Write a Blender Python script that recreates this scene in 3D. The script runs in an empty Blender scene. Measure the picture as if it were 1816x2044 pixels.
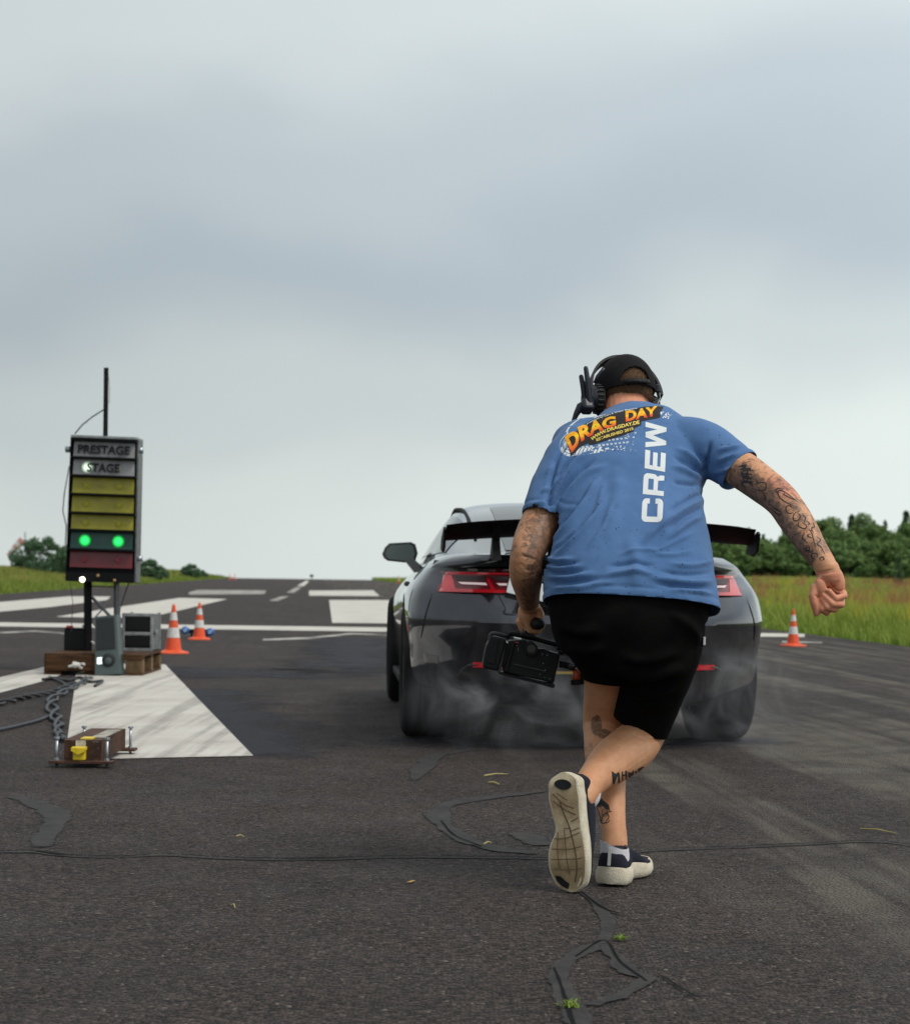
import bpy, bmesh, math, random
import numpy as np
from mathutils import Vector, Matrix
from mathutils.bvhtree import BVHTree

SC = bpy.context.scene
COL = SC.collection
R = math.radians
random.seed(7)
RNG = np.random.default_rng(11)

# ------------------------------------------------------------------ camera
FPX, EYE, ROLL, SHIFT = 3850.0, 0.86, R(0.8), 124.0      # focal length in units of a 2044-high frame, eye height, roll
cam_d = bpy.data.cameras.new('camera')
cam = bpy.data.objects.new('camera', cam_d)
COL.objects.link(cam)
cam_d.sensor_fit = 'VERTICAL'
cam_d.sensor_height = 36.0
cam_d.sensor_width = 32.0
cam_d.lens = FPX / 2044.0 * 36.0
cam_d.shift_y = SHIFT / 2044.0
cam_d.clip_start = 0.1
cam_d.clip_end = 6000.0
cam.matrix_world = Matrix.Translation((0, 0, EYE)) @ Matrix.Rotation(R(90), 4, 'X') @ Matrix.Rotation(ROLL, 4, 'Z')
cam_d.dof.use_dof = True
cam_d.dof.focus_distance = 5.45
cam_d.dof.aperture_fstop = 7.5
SC.camera = cam

# ------------------------------------------------------------------ sky and sun
SUN_AZ, SUN_EL = R(118), R(55)           # azimuth measured from straight ahead towards the right
world = bpy.data.worlds.new('World')
SC.world = world
world.use_nodes = True
wn, wl = world.node_tree.nodes, world.node_tree.links
wn.clear()
w_out = wn.new('ShaderNodeOutputWorld')
w_bg = wn.new('ShaderNodeBackground')
w_bg.inputs['Strength'].default_value = 0.1
w_sky = wn.new('ShaderNodeTexSky')
w_sky.sky_type = 'NISHITA'
w_sky.sun_disc = False
w_sky.sun_elevation = SUN_EL
w_sky.sun_rotation = SUN_AZ
w_sky.air_density = 1.6
w_sky.dust_density = 3.0
w_tc = wn.new('ShaderNodeTexCoord')
w_sep = wn.new('ShaderNodeSeparateXYZ')
wl.new(w_tc.outputs['Generated'], w_sep.inputs[0])
w_abs = wn.new('ShaderNodeMath'); w_abs.operation = 'ABSOLUTE'
wl.new(w_sep.outputs['Z'], w_abs.inputs[0])
w_cmb = wn.new('ShaderNodeCombineXYZ')
wl.new(w_sep.outputs['X'], w_cmb.inputs[0]); wl.new(w_sep.outputs['Y'], w_cmb.inputs[1]); wl.new(w_abs.outputs[0], w_cmb.inputs[2])
wl.new(w_cmb.outputs[0], w_sky.inputs['Vector'])
w_map = wn.new('ShaderNodeMapping')
w_map.inputs['Scale'].default_value = (4.2, 4.2, 6.0)
w_map.inputs['Rotation'].default_value = (0.0, R(12), 0.0)
w_map.inputs['Location'].default_value = (3.1, 0.4, 1.15)
wl.new(w_cmb.outputs[0], w_map.inputs[0])
w_n1 = wn.new('ShaderNodeTexNoise')
w_n1.inputs['Scale'].default_value = 1.0
w_n1.inputs['Detail'].default_value = 4.5
w_n1.inputs['Roughness'].default_value = 0.42
w_n1.inputs['Distortion'].default_value = 0.35
wl.new(w_map.outputs[0], w_n1.inputs['Vector'])
# layered cloud deck: brightness by height above the horizon, broken up by the noise
w_add = wn.new('ShaderNodeMath'); w_add.operation = 'MULTIPLY_ADD'
w_add.inputs[1].default_value = 0.17
wl.new(w_n1.outputs['Fac'], w_add.inputs[0])
w_zr = wn.new('ShaderNodeMath'); w_zr.operation = 'MULTIPLY_ADD'      # clouds slope up to the right
w_zr.inputs[1].default_value = -0.17
wl.new(w_sep.outputs['X'], w_zr.inputs[0]); wl.new(w_abs.outputs[0], w_zr.inputs[2])
wl.new(w_zr.outputs[0], w_add.inputs[2])
w_ramp = wn.new('ShaderNodeValToRGB')
cr = w_ramp.color_ramp
cr.interpolation = 'EASE'
cr.elements[0].position = 0.0;  cr.elements[0].color = (0.60, 0.65, 0.625, 1)
cr.elements[1].position = 1.0;  cr.elements[1].color = (0.56, 0.605, 0.615, 1)
for p, c in ((0.12, (0.58, 0.635, 0.617, 1)), (0.185, (0.465, 0.517, 0.527, 1)), (0.245, (0.362, 0.415, 0.455, 1)), (0.305, (0.42, 0.474, 0.509, 1)),
             (0.38, (0.54, 0.595, 0.605, 1)), (0.48, (0.59, 0.64, 0.642, 1)), (0.7, (0.53, 0.58, 0.59, 1))):
    e = cr.elements.new(p); e.color = c
wl.new(w_add.outputs[0], w_ramp.inputs[0])
w_scl = wn.new('ShaderNodeVectorMath'); w_scl.operation = 'SCALE'
w_scl.inputs['Scale'].default_value = 10.0
wl.new(w_ramp.outputs[0], w_scl.inputs[0])
w_side = wn.new('ShaderNodeMath'); w_side.operation = 'MULTIPLY_ADD'     # the cloud is thinner towards the sun on the right
w_side.inputs[1].default_value = 4.6; w_side.inputs[2].default_value = 10.0
wl.new(w_sep.outputs['X'], w_side.inputs[0]); wl.new(w_side.outputs[0], w_scl.inputs['Scale'])
w_mix = wn.new('ShaderNodeMix'); w_mix.data_type = 'RGBA'
w_mix.inputs['Factor'].default_value = 0.94
wl.new(w_sky.outputs[0], w_mix.inputs['A']); wl.new(w_scl.outputs[0], w_mix.inputs['B'])
wl.new(w_mix.outputs['Result'], w_bg.inputs['Color'])
wl.new(w_bg.outputs[0], w_out.inputs[0])

sun_d = bpy.data.lights.new('sun', 'SUN')
sun_d.energy = 1.5
sun_d.angle = R(18)
sun_d.color = (1.0, 0.95, 0.88)
sun = bpy.data.objects.new('sun', sun_d)
COL.objects.link(sun)
sun_dir = Vector((math.sin(SUN_AZ) * math.cos(SUN_EL), math.cos(SUN_AZ) * math.cos(SUN_EL), math.sin(SUN_EL)))
sun.rotation_euler = sun_dir.to_track_quat('Z', 'Y').to_euler()
sun.location = (20, 10, 30)

SC.view_settings.view_transform = 'Standard'
SC.view_settings.look = 'None'
SC.view_settings.exposure = 0.36
SC.view_settings.gamma = 1.0
SC.view_settings.use_curve_mapping = False
SC.render.engine = 'CYCLES'
SC.cycles.use_denoising = True
SC.cycles.volume_step_rate = 1.0
SC.cycles.volume_bounces = 1
SC.cycles.max_bounces = 8
SC.cycles.transparent_max_bounces = 16

# ------------------------------------------------------------------ placing helpers
CR, SR = math.cos(ROLL), math.sin(ROLL)
def P(x, y, d):
    """point at depth d that the photograph shows at (x, y) of a 1816 x 2044 frame"""
    dx, dy = x - 908.0, y - (1022.0 + SHIFT)
    u, v = dx * CR + dy * SR, -dx * SR + dy * CR
    return np.array((u / FPX * d, d, EYE - v / FPX * d))
def G(x, y, z=0.0):
    dx, dy = x - 908.0, y - (1022.0 + SHIFT)
    v = -dx * SR + dy * CR
    return P(x, y, (EYE - z) * FPX / v)
def proj(pts):
    pts = np.asarray(pts, float)
    u = pts[:, 0] / pts[:, 1] * FPX
    v = (EYE - pts[:, 2]) / pts[:, 1] * FPX
    return np.stack((908 + u * CR - v * SR, 1022 + SHIFT + u * SR + v * CR), 1)
def px(d):
    return d / FPX                      # metres for one frame unit at depth d

# ------------------------------------------------------------------ mesh helpers
def nrm(v):
    v = np.asarray(v, float)
    return v / (np.linalg.norm(v) + 1e-12)
def world_of(o):
    if o.parent is None:
        return o.matrix_basis.copy()
    return world_of(o.parent) @ o.matrix_parent_inverse @ o.matrix_basis
def par(o, parent, local=False):
    o.parent = parent
    if not local:
        o.matrix_parent_inverse = world_of(parent).inverted()
    return o
def tag(o, label=None, cat=None, group=None, kind=None):
    if label: o['label'] = label
    if cat: o['category'] = cat
    if group: o['group'] = group
    if kind: o['kind'] = kind
    return o
def empty(name, loc, label=None, cat=None, group=None, rz=0.0):
    o = bpy.data.objects.new(name, None)
    COL.objects.link(o)
    o.location = [float(c) for c in loc]
    o.rotation_euler = (0, 0, rz)
    o.empty_display_size = 0.1
    return tag(o, label, cat, group)
def mesh_data(name, verts, faces, mats=(), smooth=False, fmat=None):
    me = bpy.data.meshes.new(name)
    me.from_pydata([tuple(map(float, v)) for v in verts], [], [tuple(int(i) for i in f) for f in faces])
    me.update()
    for m in mats: me.materials.append(m)
    if fmat is not None:
        me.polygons.foreach_set('material_index', list(fmat))
    if smooth:
        me.polygons.foreach_set('use_smooth', [True] * len(me.polygons))
    return me
def link(name, me, parent=None, local=False):
    o = bpy.data.objects.new(name, me)
    COL.objects.link(o)
    if parent is not None: par(o, parent, local)
    return o

class MB:
    def __init__(self):
        self.v, self.f, self.m, self.n = [], [], [], 0
    def add(self, verts, faces, mi=0):
        b = self.n
        self.v.extend([tuple(map(float, p)) for p in verts]); self.n += len(verts)
        self.f.extend([tuple(i + b for i in f) for f in faces])
        self.m.extend([mi] * len(faces))
        return self
    def box(self, c, s, rot=None, mi=0, bev=0.0):
        c = np.asarray(c, float); h = np.asarray(s, float) / 2
        if bev > 0:
            bm = bmesh.new(); bmesh.ops.create_cube(bm, size=1.0)
            for v in bm.verts: v.co = Vector((v.co.x * s[0], v.co.y * s[1], v.co.z * s[2]))
            bmesh.ops.bevel(bm, geom=bm.edges[:], offset=bev, segments=2, affect='EDGES', profile=0.5)
            bm.verts.index_update()
            pts = np.array([v.co[:] for v in bm.verts]); fs = [[v.index for v in f.verts] for f in bm.faces]
            bm.free()
        else:
            pts = np.array([(x * h[0], y * h[1], z * h[2]) for x in (-1, 1) for y in (-1, 1) for z in (-1, 1)])
            fs = [(0, 1, 3, 2), (4, 6, 7, 5), (0, 4, 5, 1), (2, 3, 7, 6), (0, 2, 6, 4), (1, 5, 7, 3)]
        if rot is not None: pts = pts @ np.asarray(rot).T
        return self.add(pts + c, fs, mi)
    def loft(self, rings, mi=0, cap=True, closed=True):
        n = len(rings[0]); v = np.concatenate([np.asarray(r, float) for r in rings]); f = []
        for i in range(len(rings) - 1):
            for j in range(n if closed else n - 1):
                k = (j + 1) % n
                f.append((i * n + j, i * n + k, (i + 1) * n + k, (i + 1) * n + j))
        if cap:
            f.append(tuple(reversed(range(n)))); f.append(tuple((len(rings) - 1) * n + j for j in range(n)))
        return self.add(v, f, mi)
    def cyl(self, a, b, r0, r1=None, n=16, mi=0, cap=True):
        return self.tube([a, b], [r0, r0 if r1 is None else r1], n, mi, cap=cap)
    def tube(self, pts, rad, n=10, mi=0, cap=True, round_ends=False):
        pts = [np.asarray(p, float) for p in pts]
        if not hasattr(rad, '__len__'): rad = [rad] * len(pts)
        tang = []
        for i in range(len(pts)):
            a, b = pts[max(i - 1, 0)], pts[min(i + 1, len(pts) - 1)]
            tang.append(nrm(b - a))
        ref = np.array((0, 0, 1.0)) if abs(tang[0][2]) < 0.9 else np.array((1.0, 0, 0))
        u = nrm(np.cross(tang[0], ref)); rings = []
        if round_ends:
            r0, r1 = rad[0], rad[-1]
            P0 = [(pts[0] - tang[0] * r0 * s, r0 * c, tang[0]) for s, c in ((0.98, .2), (.8, .6), (.45, .89))]
            P1 = [(pts[-1] + tang[-1] * r1 * s, r1 * c, tang[-1]) for s, c in ((.45, .89), (.8, .6), (0.98, .2))]
            seq = P0 + list(zip(pts, rad, tang)) + P1
        else:
            seq = list(zip(pts, rad, tang))
        for p, r, t in seq:
            u = nrm(u - t * np.dot(u, t)); w = np.cross(t, u)
            a = np.linspace(0, 2 * np.pi, n, endpoint=False)
            rings.append(p + r * (np.cos(a)[:, None] * u + np.sin(a)[:, None] * w))
        return self.loft(rings, mi, cap)
    def ell(self, c, ax, nu=20, nv=12, mi=0):
        """ellipsoid; ax = three axis vectors (rows)"""
        ax = np.asarray(ax, float); c = np.asarray(c, float); v = []; f = []
        for i in range(1, nv):
            t = math.pi * i / nv
            for j in range(nu):
                a = 2 * math.pi * j / nu
                v.append(c + ax[0] * math.sin(t) * math.cos(a) + ax[1] * math.sin(t) * math.sin(a) + ax[2] * math.cos(t))
        v.append(c + ax[2]); v.append(c - ax[2]); T, B = len(v) - 2, len(v) - 1
        for i in range(nv - 2):
            for j in range(nu):
                k = (j + 1) % nu
                f.append((i * nu + j, (i + 1) * nu + j, (i + 1) * nu + k, i * nu + k))
        for j in range(nu):
            k = (j + 1) % nu
            f.append((T, j, k)); f.append((B, (nv - 2) * nu + k, (nv - 2) * nu + j))
        return self.add(v, f, mi)
    def prism(self, poly, ext, mi=0):
        poly = np.asarray(poly, float); n = len(poly)
        v = np.concatenate((poly, poly + np.asarray(ext, float)))
        f = [tuple(reversed(range(n))), tuple(range(n, 2 * n))] + [(i, (i + 1) % n, n + (i + 1) % n, n + i) for i in range(n)]
        return self.add(v, f, mi)
    def data(self, name, mats, smooth=False):
        if not isinstance(mats, (list, tuple)): mats = [mats]
        me = mesh_data(name, self.v, self.f, mats, smooth, self.m)
        bm = bmesh.new(); bm.from_mesh(me); bmesh.ops.recalc_face_normals(bm, faces=bm.faces[:]); bm.to_mesh(me); bm.free()
        return me
    def build(self, name, mats, parent=None, smooth=False, local=False, sharp=None):
        me = self.data(name, mats, smooth or sharp is not None)
        if sharp is not None: me.set_sharp_from_angle(angle=R(sharp))
        return link(name, me, parent, local)

def remeshed(mb, voxel, smooth=4, factor=0.5):
    """closed union of everything in mb as one skin: (verts, faces) arrays"""
    me = mesh_data('tmp', mb.v, mb.f)
    bm = bmesh.new(); bm.from_mesh(me); bmesh.ops.recalc_face_normals(bm, faces=bm.faces[:]); bm.to_mesh(me); bm.free()
    o = bpy.data.objects.new('tmp', me); COL.objects.link(o)
    m = o.modifiers.new('r', 'REMESH'); m.mode = 'VOXEL'; m.voxel_size = voxel
    if smooth:
        s = o.modifiers.new('s', 'SMOOTH'); s.iterations = smooth; s.factor = factor
    bpy.context.view_layer.update()
    ev = o.evaluated_get(bpy.context.evaluated_depsgraph_get())
    m2 = ev.to_mesh()
    v = np.empty(len(m2.vertices) * 3); m2.vertices.foreach_get('co', v); v = v.reshape(-1, 3).copy()
    f = [tuple(p.vertices) for p in m2.polygons]
    ev.to_mesh_clear()
    bpy.data.objects.remove(o); bpy.data.meshes.remove(me)
    return v, f
def vnormals(v, f):
    fa = np.array([tuple(q[:4]) if len(q) >= 4 else (q[0], q[1], q[2], q[2]) for q in f])
    n = np.cross(v[fa[:, 2]] - v[fa[:, 0]], v[fa[:, 3]] - v[fa[:, 1]])
    out = np.zeros_like(v)
    for k in range(4): np.add.at(out, fa[:, k], n)
    return out / (np.linalg.norm(out, axis=1, keepdims=True) + 1e-12)
def seg_dist(p, a, b):
    a, b = np.asarray(a, float), np.asarray(b, float)
    ab = b - a; t = np.clip(((p - a) @ ab) / (ab @ ab), 0, 1)
    return np.linalg.norm(p - (a + t[:, None] * ab), axis=1), t
def set_attr(me, name, values):
    a = me.attributes.new(name, 'FLOAT', 'POINT'); a.data.foreach_set('value', np.asarray(values, np.float32))
def set_vec(me, name, values):
    a = me.attributes.new(name, 'FLOAT_VECTOR', 'POINT'); a.data.foreach_set('vector', np.asarray(values, np.float32).ravel())
def vnoise(p, scale, seed=0.0):
    from mathutils import noise as mn
    return np.array([mn.noise(Vector((q[0] * scale + seed, q[1] * scale - seed, q[2] * scale + 2 * seed))) for q in p])

# ------------------------------------------------------------------ material helpers
def mat(name, col=(0.5, 0.5, 0.5), rough=0.6, metal=0.0, spec=0.5, bump=0.0, bscale=50.0, var=0.0, vscale=8.0, coat=0.0, emit=None, estr=0.0):
    m = bpy.data.materials.new(name); m.use_nodes = True
    nt = m.node_tree; b = nt.nodes['Principled BSDF']
    b.inputs['Base Color'].default_value = (*col, 1)
    b.inputs['Roughness'].default_value = rough
    b.inputs['Metallic'].default_value = metal
    b.inputs['Specular IOR Level'].default_value = spec
    b.inputs['Coat Weight'].default_value = coat
    b.inputs['Coat Roughness'].default_value = 0.03
    if emit is not None:
        b.inputs['Emission Color'].default_value = (*emit, 1); b.inputs['Emission Strength'].default_value = estr
    tc = nt.nodes.new('ShaderNodeTexCoord')
    if var > 0:
        n = nt.nodes.new('ShaderNodeTexNoise'); n.inputs['Scale'].default_value = vscale; n.inputs['Detail'].default_value = 5
        nt.links.new(tc.outputs['Object'], n.inputs['Vector'])
        r = nt.nodes.new('ShaderNodeMapRange')
        r.inputs['From Min'].default_value = 0.3; r.inputs['From Max'].default_value = 0.7
        r.inputs['To Min'].default_value = 1 - var; r.inputs['To Max'].default_value = 1 + var
        nt.links.new(n.outputs['Fac'], r.inputs['Value'])
        s = nt.nodes.new('ShaderNodeVectorMath'); s.operation = 'SCALE'; s.inputs[0].default_value = col
        nt.links.new(r.outputs[0], s.inputs['Scale']); nt.links.new(s.outputs[0], b.inputs['Base Color'])
    if bump > 0:
        n = nt.nodes.new('ShaderNodeTexNoise'); n.inputs['Scale'].default_value = bscale; n.inputs['Detail'].default_value = 4
        nt.links.new(tc.outputs['Object'], n.inputs['Vector'])
        bp = nt.nodes.new('ShaderNodeBump'); bp.inputs['Strength'].default_value = bump; bp.inputs['Distance'].default_value = 0.01
        nt.links.new(n.outputs['Fac'], bp.inputs['Height']); nt.links.new(bp.outputs[0], b.inputs['Normal'])
    return m
class NT:
    """small node-writing helper"""
    def __init__(self, m):
        self.m = m; self.nt = m.node_tree; self.bsdf = self.nt.nodes.get('Principled BSDF'); self.out = self.nt.nodes.get('Material Output')
    def n(self, t, **kw):
        x = self.nt.nodes.new(t)
        for k, v in kw.items(): setattr(x, k, v)
        return x
    def l(self, a, b): self.nt.links.new(a, b)
    def val(self, node, key, v):
        if hasattr(v, 'is_output') : self.l(v, node.inputs[key])
        else: node.inputs[key].default_value = v
    def math(self, op, a, b=None, c=None, clamp=False):
        x = self.n('ShaderNodeMath', operation=op, use_clamp=clamp)
        self.val(x, 0, a)
        if b is not None: self.val(x, 1, b)
        if c is not None: self.val(x, 2, c)
        return x.outputs[0]
    def noise(self, vec, scale, detail=3.0, rough=0.5, dist=0.0, out='Fac'):
        x = self.n('ShaderNodeTexNoise')
        x.inputs['Scale'].default_value = scale; x.inputs['Detail'].default_value = detail
        x.inputs['Roughness'].default_value = rough; x.inputs['Distortion'].default_value = dist
        if vec is not None: self.l(vec, x.inputs['Vector'])
        return x.outputs[out]
    def voro(self, vec, scale, feature='F1', out='Distance', rand=1.0):
        x = self.n('ShaderNodeTexVoronoi', feature=feature)
        x.inputs['Scale'].default_value = scale; x.inputs['Randomness'].default_value = rand
        if vec is not None: self.l(vec, x.inputs['Vector'])
        return x.outputs[out]
    def rng(self, v, a, b, c=0.0, d=1.0, smooth=False):
        x = self.n('ShaderNodeMapRange')
        if smooth: x.interpolation_type = 'SMOOTHSTEP'
        self.val(x, 'Value', v)
        for k, q in (('From Min', a), ('From Max', b), ('To Min', c), ('To Max', d)): x.inputs[k].default_value = q
        return x.outputs[0]
    def mix(self, f, a, b, blend='MIX'):
        x = self.n('ShaderNodeMix', data_type='RGBA', blend_type=blend)
        for k, v in (('Factor', f), ('A', a), ('B', b)):
            if hasattr(v, 'is_output'): self.l(v, x.inputs[k])
            elif k == 'Factor': x.inputs[k].default_value = v
            else: x.inputs[k].default_value = (*v, 1)
        return x.outputs['Result']
    def obj(self): return self.n('ShaderNodeTexCoord').outputs['Object']
    def attr(self, name, out='Fac'):
        x = self.n('ShaderNodeAttribute'); x.attribute_name = name; return x.outputs[out]
    def mapping(self, vec, scale=(1, 1, 1), rot=(0, 0, 0), loc=(0, 0, 0)):
        x = self.n('ShaderNodeMapping'); self.l(vec, x.inputs[0])
        x.inputs['Scale'].default_value = scale; x.inputs['Rotation'].default_value = rot; x.inputs['Location'].default_value = loc
        return x.outputs[0]
    def bump(self, h, strength=0.3, dist=0.01, normal=None):
        x = self.n('ShaderNodeBump'); x.inputs['Strength'].default_value = strength; x.inputs['Distance'].default_value = dist
        self.l(h, x.inputs['Height'])
        if normal is not None: self.l(normal, x.inputs['Normal'])
        self.l(x.outputs[0], self.bsdf.inputs['Normal'])
        return x.outputs[0]
    def color(self, c): self.l(c, self.bsdf.inputs['Base Color'])
def newmat(name, rough=0.6, spec=0.5):
    m = bpy.data.materials.new(name); m.use_nodes = True
    k = NT(m); k.bsdf.inputs['Roughness'].default_value = rough; k.bsdf.inputs['Specular IOR Level'].default_value = spec
    return m, k
# ================================================================== the setting: ground
AX = -0.0743                                   # the runway runs slightly to the left of the view
T_L, T_R = -10.1, 7.75                         # its edges, measured across the axis
def sstep(a, b, x):
    t = np.clip((np.asarray(x, float) - a) / (b - a), 0, 1)
    return t * t * (3 - 2 * t)
def crest(Y):
    e = np.maximum(np.asarray(Y, float) - 228.0, 0)
    return -1e-4 * e * e
def ground_z(X, Y):
    X, Y = np.asarray(X, float), np.asarray(Y, float)
    t = X - AX * Y
    left = 0.62 * sstep(T_L - 0.6, T_L - 7, t) if False else 0.62 * (1 - sstep(T_L - 7, T_L - 0.6, t))
    right = 0.62 * sstep(T_R + 1, T_R + 14, t) * sstep(30, 150, Y)
    return crest(Y) - 0.03 + left * sstep(20, 60, Y) + right

# --- asphalt
m_asphalt, k = newmat('asphalt', 0.88, 0.35)
o = k.obj()
big = k.noise(o, 0.55, 4, 0.55)
mid = k.noise(o, 3.5, 4, 0.6)
stone = k.voro(o, 105, out='Color')
ssep = k.n('ShaderNodeSeparateColor'); k.l(stone, ssep.inputs[0])
fine = k.noise(o, 210, 2, 0.6)
sd = k.voro(o, 105, out='Distance')
base = k.mix(k.rng(big, 0.32, 0.68), (0.0325, 0.0228, 0.0200), (0.0510, 0.0372, 0.0330))
base = k.mix(k.math('MULTIPLY', k.rng(mid, 0.5, 0.75), 0.35), base, (0.054, 0.042, 0.037))
pat2 = k.noise(o, 1.3, 3, 0.6, 0.6)
base = k.mix(k.math('MULTIPLY', k.rng(pat2, 0.56, 0.68, smooth=True), 0.45), base, (0.024, 0.022, 0.024))
# aggregate: dark binder between lighter stones, a few pale ones
st = k.math('MULTIPLY_ADD', k.math('POWER', ssep.outputs[0], 1.6), 2.1, 0.2)
st = k.math('MULTIPLY', st, k.rng(fine, 0.3, 0.7, 0.6, 1.4))
sc = k.n('ShaderNodeVectorMath', operation='SCALE'); k.l(base, sc.inputs[0]); k.l(st, sc.inputs['Scale'])
col = sc.outputs[0]
spk = k.math('GREATER_THAN', ssep.outputs[1], 0.991)
col = k.mix(k.math('MULTIPLY', spk, 0.75), col, (0.20, 0.175, 0.14))
# dusty wheel tracks that run with the runway
mp = k.mapping(o, rot=(0, 0, math.atan(-AX) * -1), scale=(1, 1, 1))
sx = k.n('ShaderNodeSeparateXYZ'); k.l(o, sx.inputs[0])
tx = k.math('MULTIPLY_ADD', sx.outputs[1], -AX, sx.outputs[0])
cx = k.n('ShaderNodeCombineXYZ'); k.l(k.math('MULTIPLY', tx, 3.6), cx.inputs[0]); k.l(k.math('MULTIPLY', sx.outputs[1], 0.16), cx.inputs[1])
tr = k.noise(cx.outputs[0], 1.0, 3, 0.55, 0.25)
trm = k.math('MULTIPLY', k.rng(tr, 0.47, 0.62, smooth=True), k.rng(tx, 0.7, 1.6, smooth=True))
trm = k.math('MULTIPLY', trm, k.rng(k.noise(o, 2.2, 4, 0.65), 0.30, 0.55))
trm = k.math('MULTIPLY', trm, k.rng(sx.outputs[1], 3.9, 5.2))
col = k.mix(k.math('MULTIPLY', trm, 0.95), col, (0.125, 0.107, 0.085))
# dark rubber laid down towards the start line
rub = k.math('MULTIPLY', k.rng(k.noise(cx.outputs[0], 1.7, 3, 0.5), 0.5, 0.68, smooth=True), k.rng(sx.outputs[1], 7.0, 12.0))
col = k.mix(k.math('MULTIPLY', rub, 0.45), col, (0.020, 0.019, 0.022))
k.color(col)
hgt = k.math('ADD', k.math('MULTIPLY', sd, -1.0), k.math('MULTIPLY', fine, 0.35))
k.bump(hgt, 1.0, 0.014)
k.l(k.rng(mid, 0.3, 0.7, 0.72, 0.95), k.bsdf.inputs['Roughness'])

ys = np.concatenate((np.linspace(-14, 30, 23), np.linspace(34, 226, 40), np.linspace(230, 420, 60), np.linspace(440, 900, 12)))
ts = np.linspace(T_L, T_R, 13)
vv = [(t + AX * y, y, float(crest(y))) for y in ys for t in ts]
ff = [(i * 13 + j, i * 13 + j + 1, (i + 1) * 13 + j + 1, (i + 1) * 13 + j) for i in range(len(ys) - 1) for j in range(12)]
runway = link('runway', mesh_data('runway', vv, ff, [m_asphalt], True))
tag(runway, kind='structure')

# --- meadow soil sheet
m_soil, k = newmat('meadow_soil', 0.95, 0.2)
o = k.obj()
c = k.mix(k.rng(k.noise(o, 0.8, 5, 0.6), 0.35, 0.65), (0.045, 0.075, 0.014), (0.085, 0.105, 0.026))
c = k.mix(k.rng(k.noise(o, 0.13, 3, 0.5), 0.52, 0.66), c, (0.11, 0.085, 0.035))
k.color(c); k.bump(k.noise(o, 9, 4), 0.8, 0.05)
gx = np.concatenate((np.linspace(-420, -60, 16), np.linspace(-52, 62, 96), np.linspace(70, 420, 16)))
gy = np.concatenate((np.linspace(-40, 20, 10), np.linspace(24, 226, 70), np.linspace(230, 420, 40), np.linspace(440, 1100, 14)))
XX, YY = np.meshgrid(gx, gy)
ZZ = ground_z(XX, YY) - 0.04 * ((XX - AX * YY > T_L - 0.1) & (XX - AX * YY < T_R + 0.1))
nx = len(gx)
ff = [(i * nx + j, i * nx + j + 1, (i + 1) * nx + j + 1, (i + 1) * nx + j) for i in range(len(gy) - 1) for j in range(nx - 1)]
ground = link('ground', mesh_data('ground', np.stack((XX, YY, ZZ), -1).reshape(-1, 3), ff, [m_soil], True))
tag(ground, kind='structure')

# --- painted markings, worn
def paint_mat(name, wear, rub_dir=None):
    m, k = newmat(name, 0.7, 0.4)
    o = k.obj()
    n1 = k.noise(o, 1.6, 5, 0.65); n2 = k.noise(o, 38, 3, 0.6)
    c = k.mix(k.rng(n1, 0.35, 0.7), (0.58, 0.55, 0.50), (0.43, 0.40, 0.355))
    if rub_dir is not None:
        mp = k.mapping(o, rot=(0, 0, -rub_dir))
        s = k.n('ShaderNodeSeparateXYZ'); k.l(mp, s.inputs[0])
        cb = k.n('ShaderNodeCombineXYZ'); k.l(k.math('MULTIPLY', s.outputs[0], 0.25), cb.inputs[0]); k.l(k.math('MULTIPLY', s.outputs[1], 7.0), cb.inputs[1])
        b = k.noise(cb.outputs[0], 1.1, 4, 0.6)
        f = k.math('MULTIPLY', k.rng(b, 0.46, 0.62, smooth=True), k.rng(k.noise(o, 5, 4, 0.7), 0.3, 0.7, 0.45, 1.0))
        c = k.mix(k.math('MULTIPLY', f, 0.62), c, (0.16, 0.145, 0.135))
    f = k.math('MULTIPLY', k.rng(k.math('ADD', k.math('MULTIPLY', n2, 0.5), k.math('MULTIPLY', n1, 0.5)), 0.66 - wear, 0.74 - wear), 0.85)
    c = k.mix(f, c, (0.075, 0.068, 0.065))
    k.color(c); k.bump(k.noise(o, 180, 2), 0.5, 0.003)
    return m
g1, g2 = G(235, 1490), G(420, 1395)
m_paint = paint_mat('white_paint', 0.04)
m_paint_rub = paint_mat('rubbed_white_paint', 0.06, math.atan2(g2[1] - g1[1], g2[0] - g1[0]))
m_paint_old = paint_mat('faded_paint', 0.22)
def marking(pts, m, z=0.004):
    v = [G(x, y) for x, y in pts]
    v = [(p[0], p[1], z + float(crest(p[1]))) for p in v]
    me = mesh_data('painted_marking', v, [tuple(range(len(v)))], [m])
    bm = bmesh.new(); bm.from_mesh(me); bmesh.ops.recalc_face_normals(bm, faces=bm.faces[:])
    if bm.faces[:] and bm.faces[0].normal.z < 0: bmesh.ops.reverse_faces(bm, faces=bm.faces[:])
    bm.to_mesh(me); bm.free()
    return link('painted_marking', me, runway)
marking([(-60, 1242), (300, 1246.5), (775, 1253), (1200, 1259.5), (1605, 1265.5), (1605, 1272), (1200, 1268), (775, 1261.5), (300, 1255), (-60, 1250)], m_paint)
marking([(-60, 1207), (60, 1197), (140, 1190.5), (222, 1191), (214, 1198), (100, 1212), (-60, 1227)], m_paint)
marking([(112, 1231.5), (230, 1213), (359, 1193.5), (454, 1196), (358, 1219), (300, 1232), (221, 1234)], m_paint)
marking([(377, 1183), (394, 1177.5), (532, 1178.5), (528, 1186), (377, 1187)], m_paint_old)
marking([(617, 1179), (745, 1178.5), (758, 1190), (617, 1189)], m_paint)
marking([(657, 1198), (880, 1198), (910, 1246), (663, 1243.5)], m_paint)
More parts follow.
